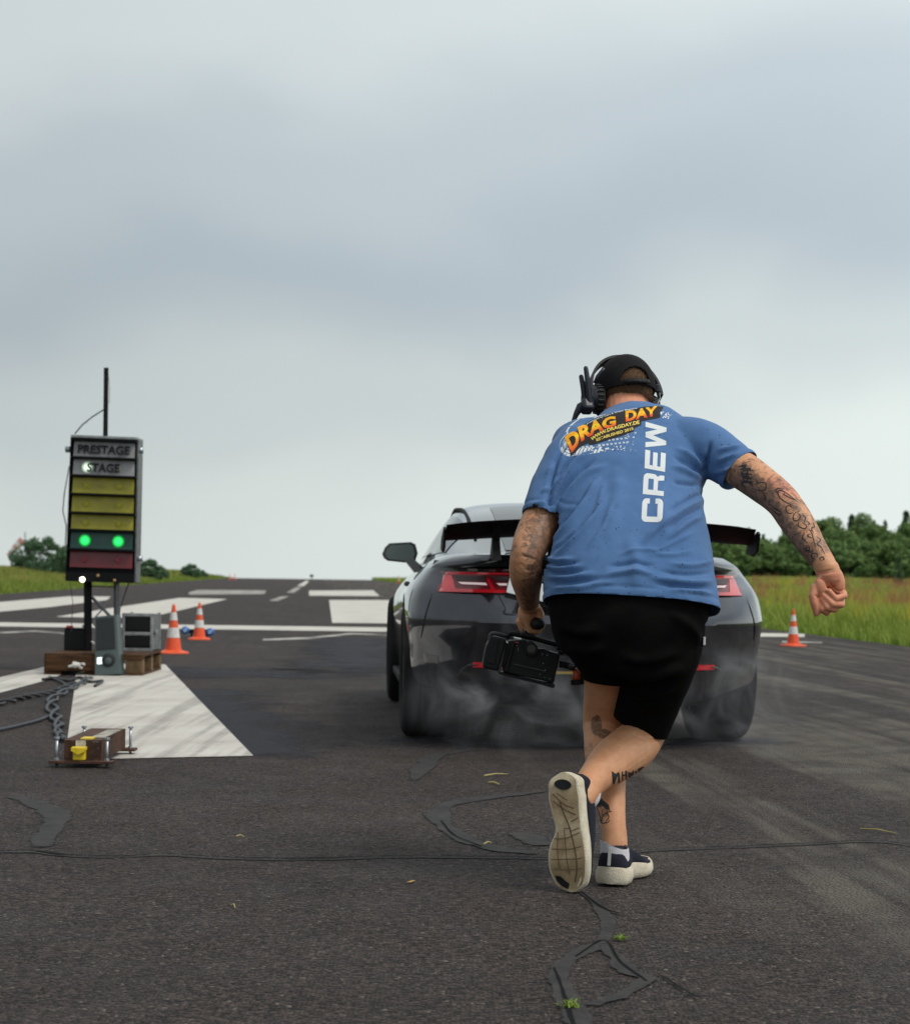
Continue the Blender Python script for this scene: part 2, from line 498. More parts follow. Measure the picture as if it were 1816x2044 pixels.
marking([(215, 1326), (330, 1327), (418, 1419), (506, 1510), (360, 1513), (200, 1516.5), (132, 1502), (140, 1440), (149, 1378), (152, 1345)], m_paint_rub)
marking([(-60, 1366), (0, 1353), (90, 1332), (150, 1336), (100, 1357), (0, 1384), (-60, 1402)], m_paint_rub)
marking([(537, 1199), (560, 1191), (578, 1190), (555, 1200)], m_paint_old)
marking([(572, 1183), (589, 1173), (603, 1172), (588, 1183)], m_paint_old)
marking([(592, 1170), (616, 1156), (622, 1156), (607, 1170)], m_paint)
marking([(0, 1262), (70, 1259), (130, 1263), (130, 1266), (70, 1262), (0, 1265)], m_paint_old)
marking([(525, 1276), (620, 1272), (700, 1264), (775, 1267), (775, 1269), (700, 1267), (620, 1276), (525, 1279)], m_paint_old)
marking([(1560, 1280), (1640, 1282), (1640, 1284.5), (1560, 1283)], m_paint_old)

# --- tar repairs and cracks: thin irregular sheets on the asphalt
m_tar, k = newmat('crack_sealant', 0.8, 0.3)
o = k.obj()
c = k.mix(k.rng(k.noise(o, 11, 5, 0.65), 0.35, 0.68), (0.024, 0.023, 0.024), (0.050, 0.046, 0.044))
c = k.mix(k.rng(k.noise(o, 60, 3, 0.6), 0.58, 0.7), c, (0.018, 0.017, 0.018))
k.color(c); k.bump(k.noise(o, 45, 5, 0.65), 0.8, 0.006)
k.l(k.rng(k.math('MULTIPLY_ADD', k.attr('edge'), 1.3, k.math('MULTIPLY', k.noise(o, 38, 5, 0.7), .9)), .42, .78, 0, .92, smooth=True), k.bsdf.inputs['Alpha'])
m_crack = mat('open_crack', (0.008, 0.008, 0.009), 0.95, spec=0.1)
def catmull(pts, n=8):
    pts = np.asarray(pts, float); out = []
    q = np.concatenate((pts[:1] * 2 - pts[1:2], pts, pts[-1:] * 2 - pts[-2:-1]))
    for i in range(1, len(q) - 2):
        for s in np.linspace(0, 1, n, endpoint=False):
            a, b, c_, d_ = q[i - 1], q[i], q[i + 1], q[i + 2]
            out.append(0.5 * ((2 * b) + (-a + c_) * s + (2 * a - 5 * b + 4 * c_ - d_) * s * s + (-a + 3 * b - 3 * c_ + d_) * s ** 3))
    out.append(pts[-1])
    return np.array(out)
def ground_strip(name, pts, m, z, jit=0.25, n=16, seed=0):
    g = np.array([(*G(x, y)[:2], w) for x, y, w in pts])
    c = catmull(g, n); rg = np.random.default_rng(seed)
    t = np.gradient(c[:, :2], axis=0); t /= np.linalg.norm(t, axis=1, keepdims=True) + 1e-9
    nn = np.stack((-t[:, 1], t[:, 0]), 1); L = []; Rr = []
    m_ = len(c)
    def wob():
        a = np.interp(np.arange(m_), np.arange(0, m_ + 6, 6), rg.uniform(-1, 1, len(np.arange(0, m_ + 6, 6)))) * .7 + rg.uniform(-1, 1, m_) * .3
        return np.convolve(np.pad(a, 1, 'edge'), (.25, .5, .25), 'valid')
    ja, jb = wob(), wob()
    for i in range(m_):
        w = c[i, 2]
        L.append((*(c[i, :2] + nn[i] * w * (0.5 + jit * ja[i])), z)); Rr.append((*(c[i, :2] - nn[i] * w * (0.5 + jit * jb[i])), z))
    C_ = [(*c[i, :2], z) for i in range(m_)]
    v = L + C_ + Rr; k_ = len(L)
    f = [(i, i + 1, k_ + i + 1, k_ + i) for i in range(k_ - 1)] + [(k_ + i, k_ + i + 1, 2 * k_ + i + 1, 2 * k_ + i) for i in range(k_ - 1)]
    me = mesh_data(name, v, f, [m]); ends = np.clip(np.minimum(np.arange(k_), k_ - 1 - np.arange(k_)) / 5, 0, 1)
    set_attr(me, 'edge', np.concatenate((np.zeros(k_), ends, np.zeros(k_))))
    bm = bmesh.new(); bm.from_mesh(me)
    for q in bm.faces:
        if q.normal.z < 0: q.normal_flip()
    bm.to_mesh(me); bm.free()
    return link(name, me, runway)
ground_strip('crack_sealant', [(18, 1590, .05), (61, 1600, .09), (102, 1618, .12), (118, 1636, .10), (97, 1661, .085), (84, 1694, .08)], m_tar, .0032, seed=1)
ground_strip('crack_sealant', [(1090, 1580, .05), (1010, 1589, .08), (925, 1600, .10), (878, 1617, .10), (884, 1645, .085), (925, 1675, .085), (990, 1695, .08), (1075, 1706, .06)], m_tar, .0034, seed=2)
ground_strip('crack_sealant', [(1020, 1664, .05), (1055, 1672, .10), (1090, 1690, .12)], m_tar, .0040, seed=3)
ground_strip('crack_sealant', [(828, 1560, .04), (845, 1530, .10), (880, 1506, .10), (960, 1496, .06)], m_tar, .0034, seed=4)
ground_strip('crack_sealant', [(1155, 1780, .025), (1190, 1806, .03), (1212, 1838, .05), (1205, 1880, .042), (1150, 1908, .05), (1112, 1945, .045), (1130, 1990, .055), (1165, 2060, .06)], m_tar, .0034, seed=5)
ground_strip('crack_sealant', [(1203, 1885, .03), (1228, 1912, .04), (1252, 1942, .05), (1288, 1957, .045), (1240, 1990, .035), (1170, 2010, .035)], m_tar, .0041, seed=6)
crk = [(-40, 1702), (60, 1700), (130, 1708), (240, 1711), (330, 1706), (450, 1713), (610, 1716), (800, 1711), (1010, 1712), (1085, 1714), (1210, 1708), (1300, 1698), (1450, 1692), (1600, 1686), (1740, 1680), (1850, 1692)]
ground_strip('crack', [(x, y, .011 + .006 * math.sin(x * .013)) for x, y in crk], m_crack, .0048, jit=.45, seed=7)
ground_strip('crack_sealant', [(x, y + 2, .022 + .012 * math.sin(x * .02)) for x, y in crk], m_tar, .0026, jit=.45, seed=8)
ground_strip('crack', [(1160, 1783, .004), (1203, 1815, .008), (1235, 1827, .006)], m_crack, .0052, jit=.5, seed=9)
ground_strip('crack', [(1150, 1912, .005), (1205, 1880, .006), (1240, 1925, .007), (1290, 1962, .005)], m_crack, .0052, jit=.5, seed=10)
ground_strip('crack', [(1300, 1940, .004), (1345, 1968, .007), (1390, 1995, .004)], m_crack, .0052, jit=.5, seed=11)
ground_strip('crack', [(1105, 1935, .004), (1125, 1985, .008), (1150, 2060, .008)], m_crack, .0052, jit=.5, seed=12)
ground_strip('crack', [(880, 1640, .004), (905, 1668, .007), (960, 1692, .006)], m_crack, .0052, jit=.5, seed=13)

# damp, rubbered patch beside the big painted triangle
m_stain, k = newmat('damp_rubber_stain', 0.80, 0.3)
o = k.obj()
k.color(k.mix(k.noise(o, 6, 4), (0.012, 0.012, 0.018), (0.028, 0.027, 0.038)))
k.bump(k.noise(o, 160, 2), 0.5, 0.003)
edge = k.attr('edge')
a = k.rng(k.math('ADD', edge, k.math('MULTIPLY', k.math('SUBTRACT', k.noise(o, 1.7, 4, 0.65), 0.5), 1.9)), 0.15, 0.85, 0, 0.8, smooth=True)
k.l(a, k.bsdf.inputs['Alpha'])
def stain(path, width, z):
    g = np.array([G(x, y)[:2] for x, y in path]); lo, hi = g.min(0) - width, g.max(0) + width
    nx_, ny_ = 26, 40
    xs, ys = np.meshgrid(np.linspace(lo[0], hi[0], nx_), np.linspace(lo[1], hi[1], ny_)); q = np.stack((xs.ravel(), ys.ravel()), 1)
    d = np.full(len(q), 1e9)
    for i in range(len(g) - 1): d = np.minimum(d, seg_dist(q, g[i], g[i + 1])[0])
    v = np.concatenate((q, np.full((len(q), 1), z)), 1)
    me = mesh_data('damp_stain', v, [(i * nx_ + j, i * nx_ + j + 1, (i + 1) * nx_ + j + 1, (i + 1) * nx_ + j) for i in range(ny_ - 1) for j in range(nx_ - 1)], [m_stain])
    set_attr(me, 'edge', np.clip(1 - d / width, 0, 1) - .35 * (d >= width))
    return link('damp_stain', me, runway)
stain([(360, 1345), (430, 1340), (540, 1345)], 1.1, .0022)
stain([(395, 1380), (440, 1420), (490, 1460), (525, 1500)], .55, .0030)
stain([(700, 1275), (720, 1310), (700, 1340)], .9, .0022)
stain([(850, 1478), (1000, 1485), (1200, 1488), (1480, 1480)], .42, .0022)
# ================================================================== grass, trees, far things
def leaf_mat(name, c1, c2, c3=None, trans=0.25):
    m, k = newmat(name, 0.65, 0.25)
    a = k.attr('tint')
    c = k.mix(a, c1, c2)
    if c3 is not None: c = k.mix(k.rng(k.attr('hue'), 0.5, 1.0), c, c3)
    k.color(c)
    t = k.n('ShaderNodeBsdfTranslucent'); k.l(c, t.inputs[0])
    mx = k.n('ShaderNodeMixShader'); mx.inputs[0].default_value = trans
    k.l(k.bsdf.outputs[0], mx.inputs[1]); k.l(t.outputs[0], mx.inputs[2]); k.l(mx.outputs[0], k.out.inputs[0])
    return m
def blades(name, X, Y, h, w, lean, mt, tint, hue, label):
    n = len(X); Z = ground_z(X, Y) - 0.02
    a = RNG.uniform(0, np.pi, n); b = RNG.uniform(0, 2 * np.pi, n)
    dx, dy = np.cos(a) * w, np.sin(a) * w * 0.3
    lx, ly = np.cos(b) * lean * h, np.sin(b) * lean * h
    p = np.empty((n, 5, 3))
    p[:, 0] = np.stack((X - dx, Y - dy, Z), 1); p[:, 1] = np.stack((X + dx, Y + dy, Z), 1)
    p[:, 2] = np.stack((X + dx * .7 + lx * .35, Y + dy + ly * .35, Z + h * .55), 1); p[:, 3] = np.stack((X - dx * .7 + lx * .35, Y - dy + ly * .35, Z + h * .55), 1)
    p[:, 4] = np.stack((X + lx, Y + ly, Z + h), 1)
    me = bpy.data.meshes.new(name)
    me.vertices.add(n * 5); me.vertices.foreach_set('co', p.ravel())
    base = np.arange(n) * 5
    loops = np.stack((base, base + 1, base + 2, base + 3, base + 3, base + 2, base + 4), 1).ravel()
    me.loops.add(n * 7); me.loops.foreach_set('vertex_index', loops)
    me.polygons.add(n * 2)
    st = np.stack((np.arange(n) * 7, np.arange(n) * 7 + 4), 1).ravel()
    me.polygons.foreach_set('loop_start', st)
    me.update(calc_edges=True)
    me.materials.append(mt)
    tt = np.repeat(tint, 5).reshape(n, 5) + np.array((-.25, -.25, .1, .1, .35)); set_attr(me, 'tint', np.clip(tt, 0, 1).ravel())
    hh = np.repeat(hue, 5).reshape(n, 5) * np.array((0, 0, .6, .6, 1.0)); set_attr(me, 'hue', hh.ravel())
    o_ = link(name, me); tag(o_, label, 'grass', kind='stuff')
    return o_
m_grass_r = leaf_mat('meadow_grass', (0.13, 0.235, 0.024), (0.33, 0.385, 0.075), (0.46, 0.35, 0.13))
m_grass_l = leaf_mat('verge_grass', (0.12, 0.205, 0.024), (0.29, 0.33, 0.07), (0.50, 0.29, 0.13))
n = 150000
Y = 23.0 * np.exp(RNG.uniform(0, 1, n) * math.log(165 / 23.0))
x0 = np.maximum(T_R + 0.05 + AX * Y, 0.13 * Y); x1 = 0.262 * Y + 1.5
X = x0 + RNG.uniform(0, 1, n) ** 1.15 * np.maximum(x1 - x0, 0.1)
edge = np.clip((X - AX * Y - T_R) / 1.3, 0, 1)
patch = np.array([0.5 + 0.5 * math.sin(a * .9 + 1.7 * math.sin(b * .23)) * math.cos(b * .31 + a * .4) for a, b in zip(X, Y)])
h = RNG.uniform(.22, .5, n) * (0.35 + .65 * edge) * (0.75 + .5 * patch)
keep = RNG.uniform(0, 1, n) < 0.25 + .75 * edge
tint = np.clip(RNG.normal(.35, .2, n) + .25 * (patch - .5), 0, 1)
hue = np.clip(RNG.uniform(0, 1, n) * .55 + .7 * sstep(38, 80, Y) * RNG.uniform(.1, 1, n), 0, 1) * edge
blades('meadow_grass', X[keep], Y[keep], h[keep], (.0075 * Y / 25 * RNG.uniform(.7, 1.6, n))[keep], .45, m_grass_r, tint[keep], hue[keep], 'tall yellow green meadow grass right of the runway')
# taller stalks: reddish docks in clumps and yellow flower heads
m_dock = leaf_mat('dock_stalks', (0.30, 0.13, 0.06), (0.42, 0.20, 0.10)); m_flow = leaf_mat('yellow_flowers', (0.42, 0.36, 0.04), (0.55, 0.48, 0.06))
cl = np.stack((RNG.uniform(0, 1, 70), RNG.uniform(0, 1, 70)), 1); ii = RNG.integers(0, 70, 2600)
Y = 30.0 * np.exp(np.clip(cl[ii, 0] + RNG.normal(0, .015, 2600), 0, 1) * math.log(110 / 30.0)); x0 = np.maximum(T_R + 1.5 + AX * Y, .14 * Y); X = x0 + np.clip(cl[ii, 1] + RNG.normal(0, .02, 2600), 0, 1) * np.maximum(.255 * Y - x0, .2)
blades('dock_stalks', X, Y, RNG.uniform(.5, .85, 2600), .006 * Y / 25, .12, m_dock, RNG.uniform(0, 1, 2600), np.zeros(2600), 'reddish dock stalks standing in the right meadow')
cl = np.stack((RNG.uniform(0, 1, 50), RNG.uniform(0, 1, 50)), 1); ii = RNG.integers(0, 50, 3200)
Y = 28.0 * np.exp(np.clip(cl[ii, 0] + RNG.normal(0, .03, 3200), 0, 1) * math.log(100 / 28.0)); x0 = np.maximum(T_R + 1.0 + AX * Y, .14 * Y); X = x0 + np.clip(cl[ii, 1] + RNG.normal(0, .06, 3200), 0, 1) * np.maximum(.255 * Y - x0, .2)
blades('yellow_flowers', X, Y, RNG.uniform(.45, .65, 3200), .007 * Y / 25, .2, m_flow, RNG.uniform(0, 1, 3200), np.zeros(3200), 'yellow flowering weeds scattered in the right meadow')
n = 90000
Y = 42.0 * np.exp(RNG.uniform(0, 1, n) * math.log(250 / 42.0))
x1 = T_L - 0.03 + AX * Y; x0 = np.minimum(-.262 * Y - 1.5, x1 - 1.0)
X = x1 + RNG.uniform(0, 1, n) ** 1.3 * (x0 - x1)
edge = np.clip((T_L - (X - AX * Y)) / 1.5, 0, 1)
h = RNG.uniform(.2, .48, n) * (.35 + .65 * edge); keep = RNG.uniform(0, 1, n) < 0.2 + .8 * edge
tint = np.clip(RNG.normal(.35, .2, n), 0, 1)
hue = np.clip(sstep(.75, 1.0, edge) * RNG.uniform(.2, 1.0, n) * (0.35 + .65 * sstep(50, 85, Y)), 0, 1)
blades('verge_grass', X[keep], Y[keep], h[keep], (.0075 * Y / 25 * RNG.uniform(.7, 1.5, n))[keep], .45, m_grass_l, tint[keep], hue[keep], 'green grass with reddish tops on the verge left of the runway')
# the same verge on the right, seen past the wing mirror
n = 9000
Y = RNG.uniform(120, 250, n); x0 = T_R + 0.05 + AX * Y; X = x0 + RNG.uniform(0, 1, n) ** 1.5 * 9
blades('far_verge_grass', X, Y, RNG.uniform(.2, .5, n), .03 * RNG.uniform(.7, 1.5, n), .4, m_grass_r, np.clip(RNG.normal(.4, .2, n), 0, 1), RNG.uniform(0, .6, n), 'low grass on the far right verge, seen beside the car mirror')

m_bark = mat('bark', (0.075, 0.058, 0.045), 0.9, bump=.6, bscale=20, var=.3)
m_leaf_a = leaf_mat('broadleaf', (0.075, 0.150, 0.048), (0.25, 0.36, 0.12), trans=.4)
m_leaf_b = leaf_mat('conifer_needles', (0.065, 0.130, 0.066), (0.18, 0.27, 0.13), trans=.35)
m_leaf_c = leaf_mat('bush_leaves', (0.060, 0.125, 0.070), (0.16, 0.25, 0.13), trans=.35)
def leaf_cloud(centres, radii, per, size, rg, name, mt, squash=.8):
    c = np.repeat(np.asarray(centres), per, 0); r = np.repeat(np.asarray(radii), per)
    n = len(c)
    d = rg.normal(size=(n, 3)); d /= np.linalg.norm(d, axis=1, keepdims=True)
    p = c + d * (r * rg.uniform(.45, 1.05, n) ** .6)[:, None] * np.array((1, 1, squash))
    u = rg.normal(size=(n, 3)); u /= np.linalg.norm(u, axis=1, keepdims=True)
    w = np.cross(u, d + .4 * rg.normal(size=(n, 3))); w /= np.linalg.norm(w, axis=1, keepdims=True) + 1e-9
    s = (size * rg.uniform(.6, 1.3, n))[:, None]
    q = np.stack((p - u * s, p + w * s * .55, p + u * s, p - w * s * .55), 1).reshape(-1, 3)
    f = np.arange(n * 4).reshape(n, 4)
    me = mesh_data(name, q, f, [mt])
    tv = np.clip(rg.normal(.45, .2, n) + np.repeat(rg.normal(0, .16, len(centres)), per), 0, 1)
    set_attr(me, 'tint', np.repeat(tv, 4))
    return me
def broad_tree(seed, H, W, ncl, per, size, mt, base=.12):
    rg = np.random.default_rng(seed); c = []; r = []
    for i in range(ncl):
        t = rg.uniform(0, 1); a = rg.uniform(0, 2 * np.pi)
        z = H * (base + (1 - base) * t * .95); prof = math.sin(math.pi * min(.96, .18 + .80 * t)) ** .7
        rad = W * .5 * prof * rg.uniform(.3, 1.0) ** .6
        c.append((math.cos(a) * rad, math.sin(a) * rad, z)); r.append((H + .35 * W) * .72 * rg.uniform(.08, .15))
    crown = leaf_cloud(c, r, per, size, rg, 'crown', mt)
    mb = MB(); mb.tube([(0, 0, -.3), (.03 * H * .2, 0, H * .3), (0, .05, H * .6), (0, 0, H * .85)], [H * .02, H * .016, H * .009, H * .003], 7)
    for i in range(5):
        a = rg.uniform(0, 6.28); z = H * rg.uniform(.25, .6)
        mb.tube([(0, 0, z), (math.cos(a) * W * .15, math.sin(a) * W * .15, z + H * .1), (math.cos(a) * W * .32, math.sin(a) * W * .32, z + H * .2)], [H * .008, H * .006, H * .002], 5)
    return crown, mb.data('trunk', m_bark, True)
def conifer(seed, H, W, mt):
    rg = np.random.default_rng(seed); q = []; tv = []
    for i in range(26):
        t = i / 26; z = H * (.06 + .92 * t); L = W * .5 * (1 - t) ** .85 + .05 * W
        nb = max(5, int(12 * (1 - t)))
        for j in range(nb):
            a = rg.uniform(0, 6.28); l = L * rg.uniform(.7, 1.1); tb = rg.normal(.4, .2)
            for s in np.linspace(.15, 1, 9):
                p = np.array((math.cos(a) * l * s, math.sin(a) * l * s, z - l * .28 * s * s + rg.uniform(-.02, .02) * H))
                for g in range(2):
                    u = rg.normal(size=3); u[2] *= .5; u = nrm(u) * H * .022 * rg.uniform(.7, 1.4); w = nrm(np.cross(u, rg.normal(size=3))) * H * .010
                    q += [p - u, p + w, p + u, p - w]; tv += [np.clip(tb + .25 * s - .1, 0, 1)] * 4
    me = mesh_data('crown', q, np.arange(len(q)).reshape(-1, 4), [mt]); set_attr(me, 'tint', tv)
    mb = MB(); mb.tube([(0, 0, -.3), (0, 0, H * .97)], [H * .018, H * .002], 7)
    return me, mb.data('trunk', m_bark, True)
KINDS = {}
for i, (H, W) in enumerate(((6.2, 4.6), (5.2, 4.4), (6.8, 4.0), (4.4, 4.2))):
    KINDS['b%d' % i] = broad_tree(30 + i, H, W, 120, 46, .17, m_leaf_a, .02)
for i, (H, W) in enumerate(((7.0, 2.6), (6.0, 2.2))):
    KINDS['c%d' % i] = conifer(50 + i, H, W, m_leaf_b)
for i, (H, W) in enumerate(((2.6, 4.2), (2.0, 3.0))):
    KINDS['s%d' % i] = broad_tree(60 + i, H, W, 90, 60, .12, m_leaf_c, .0)
KINDS['g0'] = broad_tree(70, 2.6, 4.4, 110, 52, .14, m_leaf_a, .0); KINDS['g1'] = broad_tree(71, 3.0, 3.8, 110, 52, .14, m_leaf_a, .0)
def plant_tree(name, kind, X, Y, s, rz, label, cat, group=None, sz=None):
    e = empty(name, (X, Y, float(ground_z(X, Y))), label, cat, group, rz)
    e.scale = (s, s, s if sz is None else sz)
    c, t = KINDS[kind]
    link('crown', c, e, True); link('trunk', t, e, True)
    return e
rt = random.Random(5)
wood_r = 'trees of the wood behind the right meadow'
# (frame x, depth, kind, scale)
row = []
for x, Y_, kd, s in ((1400, 150, 's0', 1.0), (1440, 148, 's0', 1.1), (1480, 150, 's0', .95), (1520, 148, 's0', 1.15), (1560, 150, 's0', 1.0), (1605, 148, 's0', 1.1), (1650, 150, 's0', 1.2), (1690, 148, 's0', 1.0), (1735, 150, 's0', 1.15), (1780, 148, 's0', 1.1), (1830, 150, 's0', 1.2), (1410, 168, 'b1', .62), (1432, 160, 'b3', .70), (1455, 172, 'b0', .66), (1478, 158, 'b3', .72), (1492, 176, 'c1', 0.86), (1500, 165, 'b1', .68), (1522, 172, 'c1', 0.75), (1528, 160, 'b3', .75),
                     (1548, 172, 'b1', .68), (1562, 178, 'c0', 0.71), (1570, 162, 'b0', .66), (1592, 170, 'b3', .84), (1612, 164, 'b1', .78), (1636, 172, 'b0', .86), (1650, 160, 'b3', .86),
                     (1662, 178, 'b2', .88), (1684, 168, 'b1', .92), (1698, 180, 'c0', 0.99), (1706, 162, 'b3', .92), (1722, 174, 'b2', .84), (1742, 178, 'c1', 1.02), (1744, 164, 'b0', .80), (1764, 172, 'c0', 0.88), (1778, 162, 'b3', .96), (1790, 175, 'b1', .90), (1806, 180, 'c0', 1.07), (1812, 166, 'b0', .82), (1834, 172, 'b2', .92), (1850, 162, 'b1', .95), (1875, 175, 'c0', 1.02), (1890, 165, 'b0', .9)):
    X_ = P(x, 1150, Y_)[0]
    kd = ('g0' if rt.random() < .5 else 'g1') if kd == 's0' else kd
    lab = {'g': 'low leafy shrub along the front edge of the right wood', 'b': 'leafy green broadleaf tree in the wood behind the right meadow', 'c': 'dark pointed conifer rising out of the wood behind the right meadow'}[kd[0]]
    plant_tree({'b': 'broadleaf_tree', 'c': 'conifer_tree', 'g': 'edge_shrub'}[kd[0]], kd, X_, Y_, s, rt.uniform(0, 6.28), lab, 'shrub' if kd[0] == 'g' else 'tree', {'b': 'broadleaf trees of the right wood', 'c': 'conifers of the right wood', 'g': 'shrubs along the right wood'}[kd[0]], s * rt.uniform(.92, 1.08))
plant_tree('young_conifer', 'c1', P(1793, 1150, 88)[0], 88, .30, 1.0, 'small young conifer standing alone in the right meadow', 'tree')
for x, Y_, kd, s, lab in ((82, 108, 's0', .80, 'large rounded bush on the left verge below the windsock'), (143, 112, 's1', .95, 'bush half hidden behind the starting light box'),
                          (298, 140, 's1', .78, 'bush just right of the starting light box'), (318, 150, 's1', .55, 'low scrub beside the bush right of the starting lights'), (380, 185, 's1', .72, 'small far bush on the left verge above the twin bars'),
                          (403, 200, 's1', .45, 'smallest far bush at the end of the left verge')):
    X_ = P(x, 1150, Y_)[0]
    plant_tree('verge_bush', kd, X_, Y_, s, rt.uniform(0, 6), lab, 'bush', 'bushes along the left verge')

# --- windsock
m_galv = mat('galvanised_metal', (0.42, 0.43, 0.43), 0.45, 0.8, var=.15, vscale=20)
m_sockr = mat('windsock_red', (0.68, 0.34, 0.33), 0.8); m_sockw = mat('windsock_white', (0.75, 0.74, 0.72), 0.8)  # red mixed paler, putting distance haze into the cloth colour
b0 = P(51, 1128, 150); ws = empty('windsock', (b0[0], 150, float(ground_z(b0[0], 150))), 'red and white striped windsock on a thin pole beyond the left bush', 'windsock')
top = P(51, 1062, 150); t2 = P(49, 1078, 150)
MB().tube([ws.location[:], top], [.07, .05], 8).build('pole', m_galv, ws)
ring_c = P(46, 1079, 150)
MB().tube([t2, ring_c], .03, 6).build('swivel_arm', m_galv, ws)
sock_end = P(19, 1103, 150)
for i in range(5):
    a0, a1 = i / 5, (i + 1) / 5
    p0, p1 = ring_c + (sock_end - ring_c) * a0, ring_c + (sock_end - ring_c) * a1
    p0[2] -= .18 * a0 * a0; p1[2] -= .18 * a1 * a1
    MB().tube([p0, p1], [.34 - .17 * a0, .34 - .17 * a1], 14, cap=False).build('sock_stripe', m_sockr if i % 2 == 0 else m_sockw, ws, smooth=True)

fm = P(622, 1153, 236); fmz = float(crest(236))
mk = empty('runway_marker', (fm[0], 236, fmz), 'tiny dark object at the far end of the centre line', 'marker')
m_mk = mat('dark_marker', (.012, .012, .016), .7)
MB().cyl((fm[0], 236, fmz), (fm[0], 236, fmz + .28), .05, n=10).build('stem', m_mk, mk)
MB().box((fm[0], 236, fmz + .42), (.42, .20, .30), bev=.06).build('head', m_mk, mk)

# --- small growth and litter on the runway
m_weed = leaf_mat('weed', (0.06, 0.14, 0.012), (0.22, 0.30, 0.04))
def tuft(x, y, s, label, seed, yellow=.3):
    rg = np.random.default_rng(seed); c = G(x, y); v = []; f = []; tv = []
    for i in range(46):
        a = rg.uniform(0, 6.28); l = s * rg.uniform(.5, 1.2); b = c + np.array((rg.normal(0, s * .35), rg.normal(0, s * .35), .004)); w = s * .07
        t = b + np.array((math.cos(a) * l, math.sin(a) * l, l * rg.uniform(.1, .7)))
        side = np.array((-math.sin(a), math.cos(a), 0)) * w
        m_ = (b + t) / 2 + np.array((0, 0, l * .15)); n0 = len(v)
        v += [b - side, b + side, m_ + side, m_ - side, t]; f += [(n0, n0 + 1, n0 + 2, n0 + 3), (n0 + 3, n0 + 2, n0 + 4)]; tv += [np.clip(rg.normal(.4 + yellow, .2), 0, 1)] * 5
    me = mesh_data('weed_tuft', v, f, [m_weed]); set_attr(me, 'tint', tv)
    tag(link('weed_tuft', me), label, 'weed')
tuft(1240, 1879, .020, 'bright green weed tuft in the crack below the runner', 1)
tuft(1138, 2013, .022, 'yellowing weed tuft in the crack at the bottom edge', 2, .5)
m_straw = mat('dry_straw', (0.36, 0.30, 0.12), 0.8, var=.3)
def straw(x0, y0, x1, y1, label, r=.003):
    a, b = G(x0, y0, .006), G(x1, y1, .006); m_ = (a + b) / 2 + np.array((0, .01, .004))
    tag(MB().tube([a, m_, b], [r, r, r * .5], 5).build('straw_stalk', m_straw), label, 'straw')
straw(966, 1548, 1014, 1545, 'long dry straw on the asphalt behind the car')
straw(975, 1562, 996, 1565, 'short green straw below the long dry one', .005)
straw(965, 1685, 981, 1682, 'short straw lying on the tar patch left of the raised shoe')
straw(1716, 1654, 1788, 1663, 'thin pale twig on the asphalt at the far right')
straw(472, 1669, 488, 1670, 'tiny pale straw in the empty left foreground')
straw(462, 1806, 470, 1812, 'tiniest pale straw low in the left foreground', .002)
mb = MB(); c = G(820, 1761, .003)
mb.add([c + np.array(q) for q in ((-.012, 0, 0), (0, -.012, .002), (.014, .002, .006), (.002, .016, .003))], [(0, 1, 2, 3)])
tag(mb.build('fallen_leaf', mat('dry_leaf', (0.45, 0.27, 0.07), .8)), 'small dry yellow leaf lying alone in the foreground', 'leaf')
# ================================================================== starting lights and what stands round them
def text2d(s, size=1.0, off=0.0, shear=0.0, space=1.0):
    """flat lettering as (verts[n,2], faces), centred on its own middle"""
    cu = bpy.data.curves.new('t', 'FONT'); cu.body = s; cu.size = size; cu.offset = off; cu.shear = shear; cu.space_character = space
    cu.align_x = 'CENTER'; cu.align_y = 'CENTER'; cu.resolution_u = 3; cu.fill_mode = 'FRONT'
    o_ = bpy.data.objects.new('t', cu); COL.objects.link(o_)
    bpy.context.view_layer.update()
    ev = o_.evaluated_get(bpy.context.evaluated_depsgraph_get()); m2 = ev.to_mesh()
    v = np.array([q.co[:2] for q in m2.vertices]); f = [tuple(p.vertices) for p in m2.polygons]
    ev.to_mesh_clear(); bpy.data.objects.remove(o_); bpy.data.curves.remove(cu)
    c = (v.min(0) + v.max(0)) / 2
    return v - c, f
m_black = mat('black_metal', (0.006, 0.006, 0.007), 0.6, spec=.15, var=.3)
m_blackp = mat('black_plastic', (0.008, 0.008, 0.009), 0.55, spec=.25, bump=.05, bscale=200)
m_alu = mat('aluminium', (0.36, 0.37, 0.37), 0.45, 0.8, var=.3, vscale=18)
m_raild = mat('dull_rail', (.16, .165, .17), .5, .6, var=.3, vscale=25)
m_steel = mat('zinc_bolt', (0.40, 0.43, 0.47), 0.4, 0.85, var=.15, vscale=60)
m_white_cable = mat('white_cable', (0.6, 0.6, 0.58), 0.6)
m_cable = mat('dark_cable', (0.018, 0.018, 0.021), 0.55, var=.25, vscale=30)
m_cable_g = mat('grey_cable', (0.045, 0.05, 0.062), 0.6, var=.25, vscale=30)
DT = 16.0
Qtl, Qtr, Qbl, Qbr = (147, 872), (274, 877), (136.5, 1160), (268, 1164)
def B(a, b, dd=0.0):
    x = (Qtl[0] * (1 - a) + Qtr[0] * a) * (1 - b) + (Qbl[0] * (1 - a) + Qbr[0] * a) * b
    y = (Qtl[1] * (1 - a) + Qtr[1] * a) * (1 - b) + (Qbl[1] * (1 - a) + Qbr[1] * a) * b
    p = P(x, y, DT); return p + np.array((0, dd, 0))
base = G(205, 1345)
tree = empty('starting_light_tree', (base[0], 16.15, 0), 'tall black drag race starting light with white, yellow, green and red rows', 'starting light')
mb = MB(); mb.loft([[B(0, 0, 0), B(1, 0, 0), B(1, 1, 0), B(0, 1, 0)], [B(0, 0, .24), B(1, 0, .24), B(1, 1, .24), B(0, 1, .24)]])
